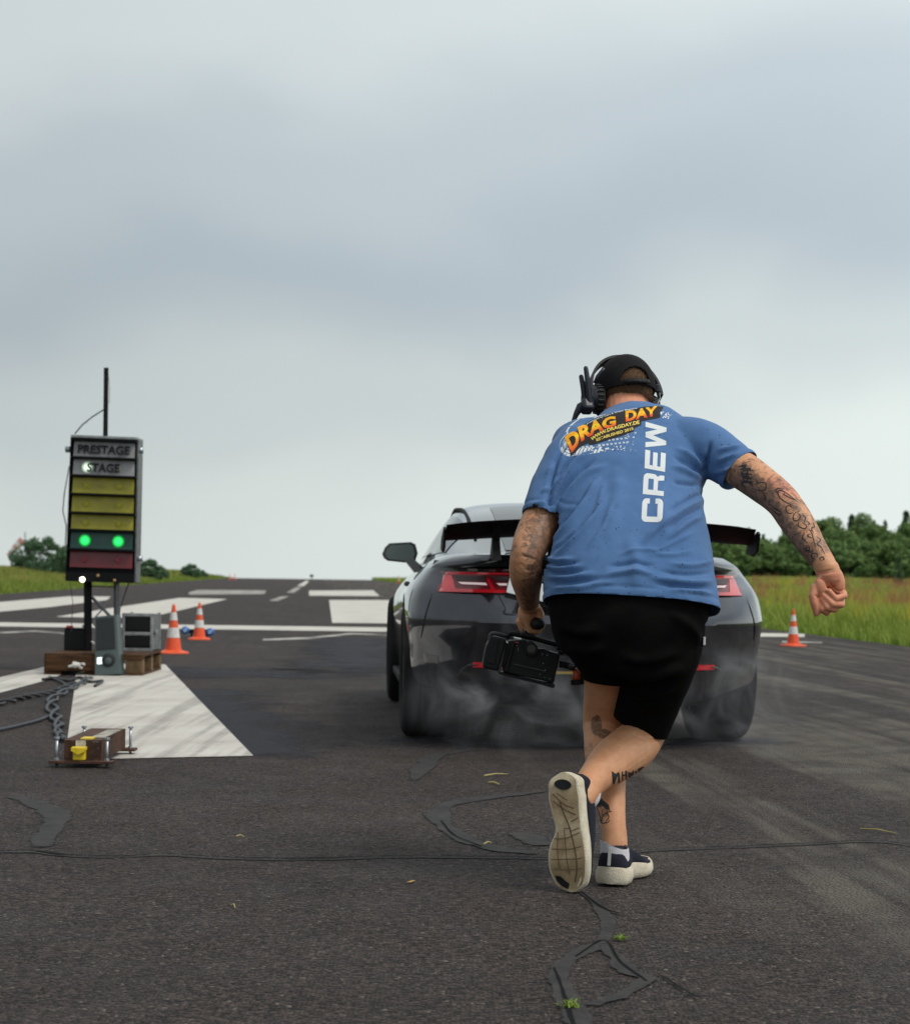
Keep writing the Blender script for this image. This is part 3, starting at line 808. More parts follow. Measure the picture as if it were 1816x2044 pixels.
mb.build('light_box', m_black, tree)
mb = MB(); mb.loft([[B(-.02, -.012, -.05), B(1.02, -.012, -.05), B(1.02, .004, -.05), B(-.02, .004, -.05)], [B(-.02, -.012, .25), B(1.02, -.012, .25), B(1.02, .004, .25), B(-.02, .004, .25)]])
mb.build('top_cover', m_alu, tree)
for s in (-.035, 1.012):
    mb = MB(); mb.loft([[B(s, 0, -.02), B(s + .023, 0, -.02), B(s + .023, .995, -.02), B(s, .995, -.02)], [B(s, 0, .2), B(s + .023, 0, .2), B(s + .023, .995, .2), B(s, .995, .2)]])
    mb.build('side_rail', m_raild if s > 0 else m_black, tree)
def lens_mat(name, col, rough=.35):
    m, k = newmat(name, rough, .5); o = k.obj()
    k.color(k.mix(k.rng(k.noise(o, 7, 4, .6), .3, .7), tuple(c * .72 for c in col), tuple(c * 1.18 for c in col)))
    k.bump(k.noise(o, 5, 2), .35, .02)
    return m
m_lw = lens_mat('clear_lens', (0.30, 0.29, 0.30)); m_ly = lens_mat('yellow_lens', (0.30, 0.265, 0.012)); m_lg = lens_mat('green_lens', (0.006, 0.055, 0.043)); m_lr = lens_mat('red_lens', (0.135, 0.008, 0.014), .25)
def bulb_mat(name, col, strength, rim):
    m, k = newmat(name, .4, .3)
    f = k.rng(k.attr('edge'), rim, 1.0, smooth=True)
    k.bsdf.inputs['Base Color'].default_value = (*[c * .3 for c in col], 1)
    k.bsdf.inputs['Emission Color'].default_value = (*col, 1)
    k.l(k.math('MULTIPLY', f, strength), k.bsdf.inputs['Emission Strength'])
    k.l(k.rng(k.attr('edge'), 0.0, rim + .25, smooth=True), k.bsdf.inputs['Alpha'])
    return m
m_green_lit = bulb_mat('lit_green_bulb', (0.03, 1.0, 0.17), 1.5, .05)
m_white_lit = bulb_mat('lit_white_bulb', (0.80, 1.0, 0.78), 1.3, .05)
def dull_bulb(name, col):
    m, k = newmat(name, .35, .5); k.bsdf.inputs['Base Color'].default_value = (*col, 1)
    k.l(k.rng(k.attr('edge'), 0.0, .8, 0, .75, smooth=True), k.bsdf.inputs['Alpha']); return m
m_ybulb = dull_bulb('unlit_yellow_bulb', (0.42, 0.38, 0.02)); m_wbulb = dull_bulb('unlit_clear_bulb', (0.5, 0.5, 0.42)); m_rbulb = dull_bulb('unlit_red_bulb', (0.25, 0.03, 0.045))
def disc(c, r, mt, parent, name='bulb', rings=7, n=28, bulge=.012):
    v = [c + np.array((0, -bulge, 0))]; e = [1.0]; f = []
    for i in range(1, rings + 1):
        q = i / rings
        for j in range(n):
            a = 2 * math.pi * j / n; v.append(c + np.array((math.cos(a) * r * q, -bulge * (1 - q * q), math.sin(a) * r * q))); e.append(1 - q)
    for j in range(n): f.append((0, 1 + j, 1 + (j + 1) % n))
    for i in range(rings - 1):
        for j in range(n): f.append((1 + i * n + j, 1 + (i + 1) * n + j, 1 + (i + 1) * n + (j + 1) % n, 1 + i * n + (j + 1) % n))
    me = mesh_data(name, v, f, [mt], True); set_attr(me, 'edge', e)
    return link(name, me, parent)
rows = [(.030, .136, m_lw, 'w'), (.154, .264, m_lw, 's'), (.279, .389, m_ly, 'y'), (.407, .517, m_ly, 'y'), (.536, .646, m_ly, 'y'), (.655, .774, m_lg, 'g'), (.789, .900, m_lr, 'r')]
for i, (b0, b1, m, kd) in enumerate(rows):
    mb = MB(); mb.loft([[B(.025, b0, -.012), B(.975, b0, -.012), B(.975, b1, -.034), B(.025, b1, -.034)], [B(.025, b0, .02), B(.975, b0, .02), B(.975, b1, .02), B(.025, b1, .02)]])
    lens = mb.build('lens_panel', m, tree, sharp=30)
    mb = MB(); mb.loft([[B(-.01, b0 - .020, -.075), B(1.01, b0 - .020, -.075), B(1.01, b0 - .008, -.075), B(-.01, b0 - .008, -.075)], [B(-.01, b0 - .016, .01), B(1.01, b0 - .016, .01), B(1.01, b0 - .003, .01), B(-.01, b0 - .003, .01)]])
    mb.build('visor', m_black, tree)
    bm_ = (b0 + b1) / 2
    for a in (.245, .755):
        c = B(a, bm_, -.030)
        if kd == 'g': disc(c, .062, m_green_lit, lens, bulge=.004)
        elif kd == 's' and a < .5: disc(c, .060, m_white_lit, lens, bulge=.004)
        elif kd == 'y': disc(c, .044, m_ybulb, lens, bulge=.003)
        elif kd == 's': disc(c, .032, m_wbulb, lens, bulge=.003)
        elif kd == 'r': disc(c, .045, m_rbulb, lens, bulge=.003)
    if kd in 'ws':
        t, f = text2d('PRESTAGE' if kd == 'w' else 'STAGE', .098, .0035, space=1.02)
        sx_ = (.43 if kd == 'w' else .27) / (t[:, 0].max() - t[:, 0].min())
        ux, uy = nrm(B(1, bm_) - B(0, bm_)), nrm(B(.5, b0) - B(.5, b1))
        v = [B(.50, bm_, -.047) + ux * p[0] * sx_ + uy * p[1] + np.array((0, -.001 - .008 * (-p[1] / .03) , 0)) for p in t]
        link('lettering', mesh_data('lettering', v, f, [m_blackp]), lens)
mb = MB(); mb.loft([[B(-.01, .935, -.05), B(1.01, .935, -.05), B(1.01, 1.0, -.05), B(-.01, 1.0, -.05)], [B(-.01, .935, .25), B(1.01, .935, .25), B(1.01, 1.0, .25), B(-.01, 1.0, .25)]])
mb.build('bottom_bar', m_black, tree)
m_sig = mat('lit_signal_lamp', (1, .95, .8), .3, emit=(1.0, .9, .66), estr=6.0)
m_sigoff = mat('amber_signal_lamp', (0.42, 0.27, 0.12), .3)
for a, b, m, r in ((.235, .985, m_sig, .021), (.47, .955, m_sigoff, .013), (.72, .985, m_sigoff, .013)):
    mb = MB(); c = B(a, b, -.055); mb.ell(c, ((r, 0, 0), (0, r * .6, 0), (0, 0, r)), 14, 8); mb.build('signal_lamp', m, tree, smooth=True)
mtop, mbot = P(212.6, 734, 16.1), P(211, 872, 16.1)
MB().tube([mbot, mtop], .020, 4).build('mast', m_black, tree)
MB().tube([P(218, 752, 16.1), P(220, 775, 16.1), P(219, 806, 16.1)], .005, 6).build('mast_aerial', m_white_cable, tree)
MB().tube([P(207, 818, 16.1), P(185, 832, 16.1), P(165, 848, 16.1), P(150, 866, 16.1)], .006, 6).build('mast_wire', m_cable_g, tree)
for x, y in ((137, 897), (281, 899), (279, 1115)):
    c = P(x, y, 16.05); MB().cyl(c + np.array((-.022, 0, 0)), c + np.array((.022, 0, 0)), .026, n=12).build('clamp_knob', m_steel, tree, smooth=True)
MB().tube([P(139, 930, 16.15), P(129, 985, 16.15), P(126, 1020, 16.15), P(133, 1050, 16.15), P(131, 1085, 16.15), P(136, 1100, 16.1)], .006, 6).build('side_cable', m_white_cable, tree, smooth=True)
for x0, x1 in ((176, 176), (233, 233.5)):
    a, b = P(x0, 1160, 16.1), P(x1, 1308, 16.1)
    MB().tube([a, b], .034 if x0 < 200 else .024, 4).build('support_post', m_black if x0 < 200 else m_raild, tree)
for (x0, y0, x1, y1, r) in ((184, 1192, 226, 1236, .014), (226, 1192, 184, 1240, .007), (184, 1240, 228, 1295, .010), (183, 1170, 230, 1172, .008)):
    MB().tube([P(x0, y0, 16.12), P(x1, y1, 16.12)], r, 6).build('brace', m_raild if r > .008 else m_galv, tree)
MB().tube([P(258, 1162, 16.05), P(250, 1185, 16.08), P(240, 1215, 16.08), P(238, 1235, 16.06)], .005, 6).build('loose_wire', m_cable, tree)
MB().tube([P(140, 1162, 16.05), P(146, 1200, 16.05), P(143, 1260, 16.05)], .003, 6).build('loose_wire', m_cable_g, tree)

# pallet
m_wood, k = newmat('pallet_wood', .85, .25); o = k.obj()
w = k.mapping(o, scale=(2, 9, 22)); gr = k.noise(w, 2.2, 5, .6)
k.color(k.mix(k.rng(gr, .3, .7), (0.026, 0.012, 0.006), (0.105, 0.050, 0.022))); k.bump(gr, .5, .01)
m_wood2, k = newmat('pallet_block_wood', .85, .25); o = k.obj()
k.color(k.mix(k.rng(k.noise(o, 9, 5, .6), .3, .7), (0.06, 0.036, 0.018), (0.19, 0.125, 0.066)))
pl, pr = G(88, 1347), G(281, 1351); PZ = .175
y0 = pl[1]; pal = empty('wooden_pallet', ((pl[0] + pr[0]) / 2, y0 + .5, 0), 'brown wooden pallet carrying the starting lights', 'pallet')
for i in range(5):
    c = pl[0] + .075 + (pr[0] - pl[0] - .15) * i / 4
    MB().box((c, y0 + .5, PZ - .011), (.145, 1.0, .022), bev=.003).build('deck_board', m_wood, pal)
for j in range(3):
    MB().box(((pl[0] + pr[0]) / 2, y0 + .05 + .45 * j, PZ - .035), (pr[0] - pl[0], .10, .022), bev=.003).build('cross_board', m_wood, pal)
    for i in range(3):
        c = pl[0] + .07 + (pr[0] - pl[0] - .14) * i / 2
        MB().box((c, y0 + .055 + .445 * j, .075), (.14, .10, .106), bev=.003).build('block', m_wood2 if i == 2 else m_wood, pal)
for i in range(3):
    c = pl[0] + .07 + (pr[0] - pl[0] - .14) * i / 2
    MB().box((c, y0 + .5, .011), (.14, 1.0, .022), bev=.003).build('base_board', m_wood, pal)
MB().box(((pl[0] + pr[0]) / 2 - .08, y0 - .014, .10), (.60, .024, .12), bev=.004).build('front_plank', m_wood, pal)

# battery
c0, c1 = P(130, 1306, 16.22), P(178, 1262, 16.22); bw = c1[0] - c0[0]; bz = PZ
bat = empty('battery', ((c0[0] + c1[0]) / 2, 16.25, bz), 'black car battery with a red terminal cap at the left of the pallet', 'battery')
MB().box(((c0[0] + c1[0]) / 2, 16.25, bz + .085), (bw, .16, .17), bev=.008).build('case', m_blackp, bat)
MB().box(((c0[0] + c1[0]) / 2, 16.25, bz + .178), (bw * .96, .15, .016), bev=.004).build('lid', m_black, bat)
MB().box((c0[0] + .045, 16.19, bz + .197), (.055, .05, .022), bev=.006).build('terminal_cap', mat('red_cap', (.45, .02, .03), .4), bat)
MB().cyl((c1[0] - .04, 16.19, bz + .185), (c1[0] - .04, 16.19, bz + .215), .012).build('terminal', m_steel, bat)
MB().tube([P(178, 1285, 16.13), P(184, 1281, 16.1), P(188, 1284, 16.05)], .010, 6).build('terminal_lead', m_white_cable, bat)

# speaker leaning on the pallet
m_tealgrey = mat('grey_green_plastic', (0.058, 0.080, 0.078), .45, bump=.08, bscale=150, var=.12)
m_grille = mat('dark_grille', (0.012, 0.017, 0.018), .75, bump=.5, bscale=400)
g = G(214, 1350); dS = g[1]
def S(a, b, dd=0.0):
    q = ((190, 1231), (233, 1227), (188.5, 1350), (241, 1346))
    x = (q[0][0] * (1 - a) + q[1][0] * a) * (1 - b) + (q[2][0] * (1 - a) + q[3][0] * a) * b
    y = (q[0][1] * (1 - a) + q[1][1] * a) * (1 - b) + (q[2][1] * (1 - a) + q[3][1] * a) * b
    return P(x, y, dS + .10 * (1 - b)) + np.array((.015 * dd / .1, dd, 0))
spk = empty('loudspeaker', (g[0], dS, 0), 'grey green plastic loudspeaker leaning against the front of the pallet', 'loudspeaker')
mb = MB(); rr = []
for dd, s in ((.0, .03), (.012, 0), (.10, 0), (.16, .12)):
    rr.append([S(s, s * .4, dd), S(1 - s, s * .4, dd), S(1 - s, 1 - s * .4, dd), S(s, 1 - s * .4, dd)])
mb.loft(rr); mb.build('cabinet', m_tealgrey, spk, sharp=40)
mb = MB(); mb.loft([[S(.08, .04, -.008), S(.86, .04, -.008), S(.86, .56, -.008), S(.08, .56, -.008)], [S(.06, .03, .004), S(.88, .03, .004), S(.88, .57, .004), S(.06, .57, .004)]]); mb.build('grille', m_grille, spk)
c = S(.56, .76, -.004)
mb = MB(); mb.cyl(c + np.array((0, .01, 0)), c + np.array((0, -.012, 0)), .060, .048, n=24); mb.build('horn_ring', m_grille, spk, smooth=True)
mb = MB(); mb.ell(c + np.array((0, -.012, 0)), ((.028, 0, 0), (0, .010, 0), (0, 0, .028))); mb.build('horn_centre', m_tealgrey, spk, smooth=True)
mb = MB(); mb.loft([[S(.12, .69, -.006), S(.33, .69, -.006), S(.33, .80, -.006), S(.12, .80, -.006)], [S(.12, .69, .003), S(.33, .69, .003), S(.33, .80, .003), S(.12, .80, .003)]])
mb.build('display', mat('lit_display', (.8, .85, .85), .3, emit=(.85, 1.0, 1.0), estr=.9), spk)

# flight case
cx0, cx1 = P(243, 1300, 16.15)[0], P(305, 1300, 16.15)[0]; cz0, cz1 = PZ, P(270, 1224, 16.15)[2]
cas = empty('equipment_case', ((cx0 + cx1) / 2, 16.35, PZ), 'silver edged equipment case with two black panels on the pallet', 'case')
cw, ch, cd = cx1 - cx0, cz1 - cz0, .42; cm = (cx0 + cx1) / 2
MB().box((cm, 16.17 + cd / 2, (cz0 + cz1) / 2), (cw - .02, cd - .02, ch - .02)).build('shell', mat('case_side', (.13, .135, .135), .5, var=.3), cas)
for z in (cz0 + .012, cz0 + ch * .46, cz1 - .014):
    MB().box((cm, 16.17, z), (cw, .03, .028), bev=.004).build('rail', m_alu, cas)
for x in (cx0 + .012, cx1 - .012):
    for y in (16.17, 16.17 + cd - .012):
        MB().box((x, y, (cz0 + cz1) / 2), (.024, .032, ch), bev=.004).build('corner_profile', m_alu, cas)
for z0, z1 in ((cz0 + .035, cz0 + ch * .46 - .022), (cz0 + ch * .46 + .022, cz1 - .036)):
    MB().box((cm, 16.172, (z0 + z1) / 2), (cw - .05, .02, z1 - z0), bev=.01).build('panel', m_blackp, cas)
MB().box((cx1 + .008, 16.30, (cz0 + cz1) / 2), (.014, .10, .03), bev=.004).build('latch', m_steel, cas)
mb = MB(); c = P(154, 1327, y0 - .035)
for i in range(14):
    q = np.random.default_rng(i).normal(size=3) * np.array((.028, .008, .010)); mb.ell(c + q, np.diag((.024, .010, .013)), 8, 6)
v, f = remeshed(mb, .008, 2); v += (vnoise(v, 40) * .006)[:, None] * vnormals(v, f)
tag(link('crumpled_bag', mesh_data('crumpled_bag', v, f, [mat('white_bag', (.62, .60, .57), .6)], True)), 'crumpled white bag tucked against the front of the pallet', 'bag')

# cables on the ground
def twisted(pts, r, label, mt, wob=.02, loops=26, seed=0):
    g = np.array([G(x, y, r) for x, y in pts]); c = catmull(g, 14); n = len(c)
    root = empty('ground_cable', (c[0][0], c[0][1], 0), label, 'cable', 'cables lying on the runway')
    rg = np.random.default_rng(seed); ph = np.linspace(0, loops, n)
    for s in (0, math.pi):
        q = c.copy(); q[:, 0] += np.cos(ph + s) * wob; q[:, 1] += np.sin(ph * .7 + s) * wob * 1.6; q[:, 2] = r + np.maximum(0, np.sin(ph + s)) * r * 1.6 + .004
        MB().tube(q, r, 7).build('strand', mt, root, smooth=True)
def single(pts, r, label, mt):
    c = catmull(np.array([G(x, y, r) for x, y in pts]), 10); c[:, 2] = r + .004
    tag(MB().tube(c, r, 8).build('ground_cable', mt, smooth=True), label, 'cable', 'cables lying on the runway')
twisted([(178, 1354), (160, 1368), (128, 1383), (104, 1400), (108, 1424), (118, 1445), (117, 1465), (128, 1480)], .0095, 'twisted grey cables running from the pallet to the rusty sensor housing', m_cable_g, .025, 30)
twisted([(150, 1366), (110, 1382), (60, 1392), (20, 1401), (-70, 1420)], .0095, 'twisted dark cables running from the pallet out of view to the left', m_cable, .03, 34)
single([(108, 1426), (80, 1438), (40, 1449), (0, 1458), (-80, 1474)], .009, 'single grey cable curving to the left edge', m_cable_g)
single([(86, 1357), (110, 1354), (135, 1359), (160, 1353), (180, 1362), (205, 1360), (190, 1370)], .011, 'short dark cable snaking along the front of the pallet', m_cable)
single([(100, 1352), (130, 1366), (120, 1375), (140, 1372), (165, 1360), (172, 1352)], .010, 'dark cable loop heaped below the white bag', m_cable)

# ------------------------------------------------------------------ cones
m_cone, k = newmat('cone_orange', .5, .4); o = k.obj()
k.color(k.mix(k.rng(k.noise(o, 14, 4), .35, .7), (0.80, 0.105, 0.030), (0.62, 0.075, 0.025)))
m_cone_w, k = newmat('cone_white', .5, .4); o = k.obj()
k.color(k.mix(k.rng(k.noise(o, 16, 4), .35, .7), (0.72, 0.70, 0.68), (0.55, 0.53, 0.50)))
def cone_meshes():
    out = {}
    mb = MB(); n = 40; rings = []
    for z, s in ((0, 1.0), (.02, 1.0), (.035, .96), (.05, .74), (.075, .56)):
        a = np.linspace(0, 2 * np.pi, n, endpoint=False)
        e = 4.5 if z < .04 else 2.2
        r = .30 * s / (np.abs(np.cos(a)) ** e + np.abs(np.sin(a)) ** e) ** (1 / e)
        rings.append(np.stack((np.cos(a) * r, np.sin(a) * r, np.full(n, z)), 1))
    mb.loft(rings); out['base'] = mb.data('base', m_cone, True); out['base'].set_sharp_from_angle(angle=R(40))
    def rad(z): return .168 + (.036 - .168) * (z - .06) / (.95 - .06)
    def band(z0, z1, mt, nm, proud=0.0, top=False):
        mb = MB(); zz = [z0, z1]; r = [rad(z0) + proud, rad(z1) + proud]
        if top: zz += [z1 + .03, z1 + .045]; r += [rad(z1) * .85, rad(z1) * .45]
        a = np.linspace(0, 2 * np.pi, 32, endpoint=False)
        mb.loft([np.stack((np.cos(a) * q, np.sin(a) * q, np.full(32, z)), 1) for z, q in zip(zz, r)])
        d = mb.data(nm, mt, True); d.set_sharp_from_angle(angle=R(50)); return d
    out['cone_body'] = band(.06, .95, m_cone, 'cone_body', 0, True)
    out['reflective_band'] = [band(.32, .52, m_cone_w, 'reflective_band', .004), band(.67, .83, m_cone_w, 'reflective_band', .004)]
    return out
CM = cone_meshes()
def cone(x, yb, yt, label, rz=0.2, lean=0.0, grp='traffic cones'):
    g = G(x, yb - (yb - yt) * .02); H_ = (yb - yt) * g[1] / FPX / .995
    e = empty('traffic_cone', (g[0], g[1], float(crest(g[1]))), label, 'traffic cone', grp, rz)
    e.scale = (H_, H_, H_); e.rotation_euler = (0, lean, rz)
    link('base', CM['base'], e, True); b = link('cone_body', CM['cone_body'], e, True)
    for d in CM['reflective_band']: link('reflective_band', d, b, True)
    return e
cone(346, 1306, 1208, 'nearest orange and white traffic cone, right of the equipment case', .3)
cone(398, 1278, 1204, 'orange and white traffic cone standing in front of the blue sensor', .1)
cone(1582, 1291, 1217, 'orange and white traffic cone at the grass edge right of the car', .5)
cone(459, 1157, 1145, 'left one of the two tiny far cones on the left verge', .1)
cone(469, 1157, 1145, 'right one of the two tiny far cones on the left verge', .6)
cone(796, 1164, 1149, 'tiny far cone seen just below the car mirror', .2)
# blue light sensor behind the second cone
gs = G(397, 1276); sy = gs[1] + .55; m_blue = mat('blue_plastic', (0.02, 0.12, 0.42), .35)
sen = empty('light_sensor', (gs[0], sy, 0), 'low black light sensor bar with blue round ends behind a cone', 'sensor')
zc = P(397, 1260, sy)[2]
MB().box((P(397, 1260, sy)[0], sy, zc), (P(415, 1260, sy)[0] - P(376, 1260, sy)[0], .05, .05), bev=.01).build('bar', m_blackp, sen)
for x, y in ((370.5, 1258), (420, 1261.5)):
    c = P(x, y, sy - .02)
    MB().cyl(c + np.array((0, .04, 0)), c + np.array((0, -.04, 0)), .050, n=20).build('blue_housing', m_blue, sen, smooth=True)
    MB().cyl(c + np.array((0, -.04, 0)), c + np.array((0, -.046, 0)), .026, n=16).build('lens', mat('pale_lens', (.3, .45, .6), .2), sen)
for x in (383, 412):
    p = P(x, 1262, sy); MB().tube([p, (p[0], sy + .02, 0.01)], .014, 6).build('foot', m_blackp, sen)

# ------------------------------------------------------------------ rusty start line sensor housing
m_rust, k = newmat('rusty_steel', .75, .35); o = k.obj()
n1 = k.noise(o, 14, 5, .65); n2 = k.noise(o, 55, 4, .6)
c = k.mix(k.rng(n1, .35, .65), (0.030, 0.016, 0.012), (0.085, 0.036, 0.022)); c = k.mix(k.rng(n2, .58, .72), c, (0.17, 0.075, 0.035))
k.color(c); k.bump(n2, .4, .004)
fl, fr = P(128, 1477, 8.36), P(201, 1477, 8.36); hx0, hx1 = fl[0], fr[0]; hz = fl[2]; hy0, hy1 = 8.36, 9.0
hm = (hx0 + hx1) / 2
hs = empty('sensor_housing', (hm, 8.4, 0), 'rusty steel housing with a yellow sensor at the tip of the triangle', 'sensor')
tk = .006
MB().box((hm, (hy0 + hy1) / 2, hz - tk / 2), (hx1 - hx0, hy1 - hy0, tk)).build('top_plate', m_rust, hs)
MB().box((hm, hy0 + tk / 2, hz / 2 + .008), (hx1 - hx0 - .004, tk, hz - .03)).build('front_plate', m_rust, hs)
for x in (hx0 + tk / 2, hx1 - tk / 2):
    MB().box((x, (hy0 + hy1) / 2 + .004, hz / 2 + .01), (tk, hy1 - hy0 - .01, hz - .034)).build('side_plate', m_rust, hs)
for y, w, xo in ((hy0 + .0, .272, 0.0), (hy1 - .03, .27, .0)):
    MB().box((hm + xo, y, .024), (w, .075, .012), bev=.002).build('base_plate', m_rust, hs)
    for s in (-1, 1):
        x = hm + xo + s * w * .40
        mb = MB(); mb.cyl((x, y, .004), (x, y, .125), .0065, n=10); b_ = mb.build('levelling_bolt', m_steel, hs, smooth=True)
        MB().cyl((x, y, .122), (x, y, .130), .013, n=6).build('bolt_head', m_steel, b_)
        MB().cyl((x, y, .030), (x, y, .038), .012, n=6).build('nut', m_steel, b_)
m_yel = mat('yellow_plastic', (0.72, 0.52, 0.02), .4, var=.12, vscale=40)
sxm = P(160, 1500, 8.35)[0]
sb = MB().box((sxm, hy0 - .016, .058), (.052, .034, .050), bev=.004).build('sensor', m_yel, hs)
mb = MB(); mb.prism([(sxm - .031, hy0 - .05, .088), (sxm + .031, hy0 - .05, .088), (sxm + .031, hy0 - .05, .076), (sxm, hy0 - .05, .058), (sxm - .031, hy0 - .05, .076)], (0, .045, .003)); mb.build('sensor_hood', m_yel, sb)
MB().box((sxm + .002, hy0 - .002, .103), (.044, .003, .028)).build('paper_label', mat('paper_label', (.45, .43, .36), .8, var=.3, vscale=60), hs)
MB().box((sxm + .018, hy0 + .08, hz + .003), (.05, .09, .005)).build('yellow_sticker', m_yel, hs)
MB().box((sxm + .05, hy0 + .34, hz + .0015), (.06, .42, .002)).build('paint_splash', mat('grey_paint_patch', (.30, .28, .23), .8, var=.4, vscale=20), hs)
# ================================================================== the car (its own frame: x right, y forward, z up, origin under the rear axle)
CAR_X, CAR_Y, CAR_YAW = 0.640, 10.27, R(3.6)
car = empty('sports_coupe', (CAR_X, CAR_Y, 0), 'dark metallic sports coupe with big rear wing smoking its rear tyres', 'car', rz=CAR_YAW)
car.scale = (.965, 1, 1)
def spl(xs, ys):
    xs, ys = np.asarray(xs, float), np.asarray(ys, float)
    d = np.gradient(ys, xs)
    def f(x):
        x = np.clip(np.asarray(x, float), xs[0], xs[-1]); i = np.clip(np.searchsorted(xs, x, side='right') - 1, 0, len(xs) - 2)
        h = xs[i + 1] - xs[i]; t = (x - xs[i]) / h
        return (2 * t ** 3 - 3 * t ** 2 + 1) * ys[i] + (t ** 3 - 2 * t ** 2 + t) * h * d[i] + (-2 * t ** 3 + 3 * t ** 2) * ys[i + 1] + (t ** 3 - t ** 2) * h * d[i + 1]
    return f
m_paintc, k = newmat('metallic_car_paint', .30, .5)
o = k.obj()
k.bsdf.inputs['Base Color'].default_value = (0.045, 0.045, 0.058, 1); k.bsdf.inputs['Metallic'].default_value = .85
k.bsdf.inputs['Coat Weight'].default_value = 1.0; k.bsdf.inputs['Coat Roughness'].default_value = .04
k.l(k.rng(k.noise(o, 3, 5, .7), .3, .7, .10, .17), k.bsdf.inputs['Roughness'])
m_gloss = mat('gloss_black_trim', (0.006, 0.006, 0.007), .18, coat=.6)
m_matt = mat('matt_black_trim', (0.005, 0.005, 0.0055), .6, spec=.15)
m_under = mat('underbody', (0.006, 0.006, 0.006), .9, spec=.1)
m_glass, k = newmat('tinted_glass', .04, .8)
k.bsdf.inputs['Base Color'].default_value = (0.012, 0.014, 0.016, 1); k.bsdf.inputs['IOR'].default_value = 1.9
zt = spl([-1.0, -.6, 0, .8, 1.8, 2.5, 3.1, 3.6, 3.9], [.935, .955, .965, .935, .935, .91, .84, .74, .62])
zb = spl([-1.0, -.5, .5, 2.3, 3.2, 3.9], [.25, .22, .20, .19, .19, .22])
Wv = spl([0, .06, .15, .4, .6, .76, .88, .95, 1.0], [.80, .87, .905, .925, .93, .905, .845, .79, .72])
Py = spl([-1.0, -.55, 0, .45, 1.3, 2.2, 2.8, 3.3, 3.7, 3.9], [.955, .985, 1.015, .985, .955, .97, 1.0, .975, .90, .78])
Yr = spl([0, .06, .16, .30, .45, .55, .63, .72, .765, .80, .90, .925, .96, 1.0], [-.62, -.75, -.860, -.905, -.950, -.990, -.968, -.935, -.920, -.905, -.90, -.93, -.965, -.975])
LR = .46
def w_at(y, v): return Wv(v) * Py(y) + .018 * np.exp(-(np.asarray(y) / .42) ** 2) * np.exp(-((v - .62) / .22) ** 2)
def z_at(y, v): return zb(y) + (zt(y) - zb(y)) * v
def rear(xf, v):
    """point on the tail; xf = -1..1 across"""
    w = w_at(Yr(v) + LR, v); y = Yr(v) + LR * np.abs(xf) ** 3.4
    return np.array((w * xf, float(y), float(z_at(Yr(v) + LR, v))))
vs = np.array([0, .03, .06, .10, .16, .23, .30, .38, .45, .50, .55, .59, .63, .68, .72, .75, .765, .78, .80, .85, .90, .912, .925, .94, .96, .98, 1.0])
NRP = 41
xfs = np.sign(np.linspace(-1, 1, NRP)) * np.abs(np.linspace(-1, 1, NRP)) ** .8
YF = 3.88
vert = []; ring_n = None
ysd = np.concatenate((np.linspace(.035, .9, 18), np.linspace(.92, .995, 9)))
for v in vs:
    r = [rear(x, v) for x in xfs]
    y0_ = float(Yr(v) + LR)
    side = [y0_ + (YF - y0_) * s for s in ysd]
    Rr_ = [np.array((float(w_at(y, v)) * math.sqrt(max(0, 1 - max(0, (y - 3.2) / .70) ** 2.6)), y, float(z_at(y, v)))) for y in side]
    Ll = [p * np.array((-1, 1, 1)) for p in reversed(Rr_)]
    ring = r + Rr_ + Ll; ring_n = len(ring); vert += ring
mb = MB(); mb.v = [tuple(p) for p in vert]; mb.n = len(vert)
for i in range(len(vs) - 1):
    for j in range(ring_n):
        k_ = (j + 1) % ring_n; mb.f.append((i * ring_n + j, i * ring_n + k_, (i + 1) * ring_n + k_, (i + 1) * ring_n + j)); mb.m.append(0)
# bonnet / deck sheet and floor
ns = len(ysd); top = (len(vs) - 1) * ring_n
def cap(level, crown):
    rows_ = [[level + j for j in range(NRP)]]
    for s in range(ns):
        a = np.array(mb.v[level + NRP + 2 * ns - 1 - s]); b = np.array(mb.v[level + NRP + s]); row_ = [level + NRP + 2 * ns - 1 - s]
        for j in range(1, NRP - 1):
            f_ = (xfs[j] + 1) / 2; p = a + (b - a) * f_; p[2] += crown * (1 - xfs[j] ** 2)
            mb.v.append(tuple(p)); row_.append(len(mb.v) - 1)
        row_.append(level + NRP + s); rows_.append(row_)
    for r0, r1 in zip(rows_[:-1], rows_[1:]):
        for j in range(NRP - 1): mb.f.append((r0[j], r0[j + 1], r1[j + 1], r1[j])); mb.m.append(0 if level else 1)
    mb.f.append(tuple(rows_[-1])); mb.m.append(0)
cap(top, .035); cap(0, 0.0)
mb.n = len(mb.v)
me = mb.data('body', [m_paintc, m_under])
bodyt = bpy.data.objects.new('tmpbody', me); COL.objects.link(bodyt)
cut = MB()
for yw in (0.0, 2.81):
    for s in (-1, 1): cut.cyl((s * .56, yw, .355), (s * 1.2, yw, .355), .405, n=48)
ce = cut.data('cut', m_under); co = bpy.data.objects.new('cut', ce); COL.objects.link(co)
bmod = bodyt.modifiers.new('b', 'BOOLEAN'); bmod.operation = 'DIFFERENCE'; bmod.object = co; bmod.solver = 'EXACT'; bmod.material_mode = 'TRANSFER'
bpy.context.view_layer.update()
me2 = bpy.data.meshes.new_from_object(bodyt.evaluated_get(bpy.context.evaluated_depsgraph_get()))
bpy.data.objects.remove(bodyt); bpy.data.objects.remove(co)
me2.name = 'body'; me2.polygons.foreach_set('use_smooth', [True] * len(me2.polygons)); me2.set_sharp_from_angle(angle=R(32))
body = link('body', me2, car, True)

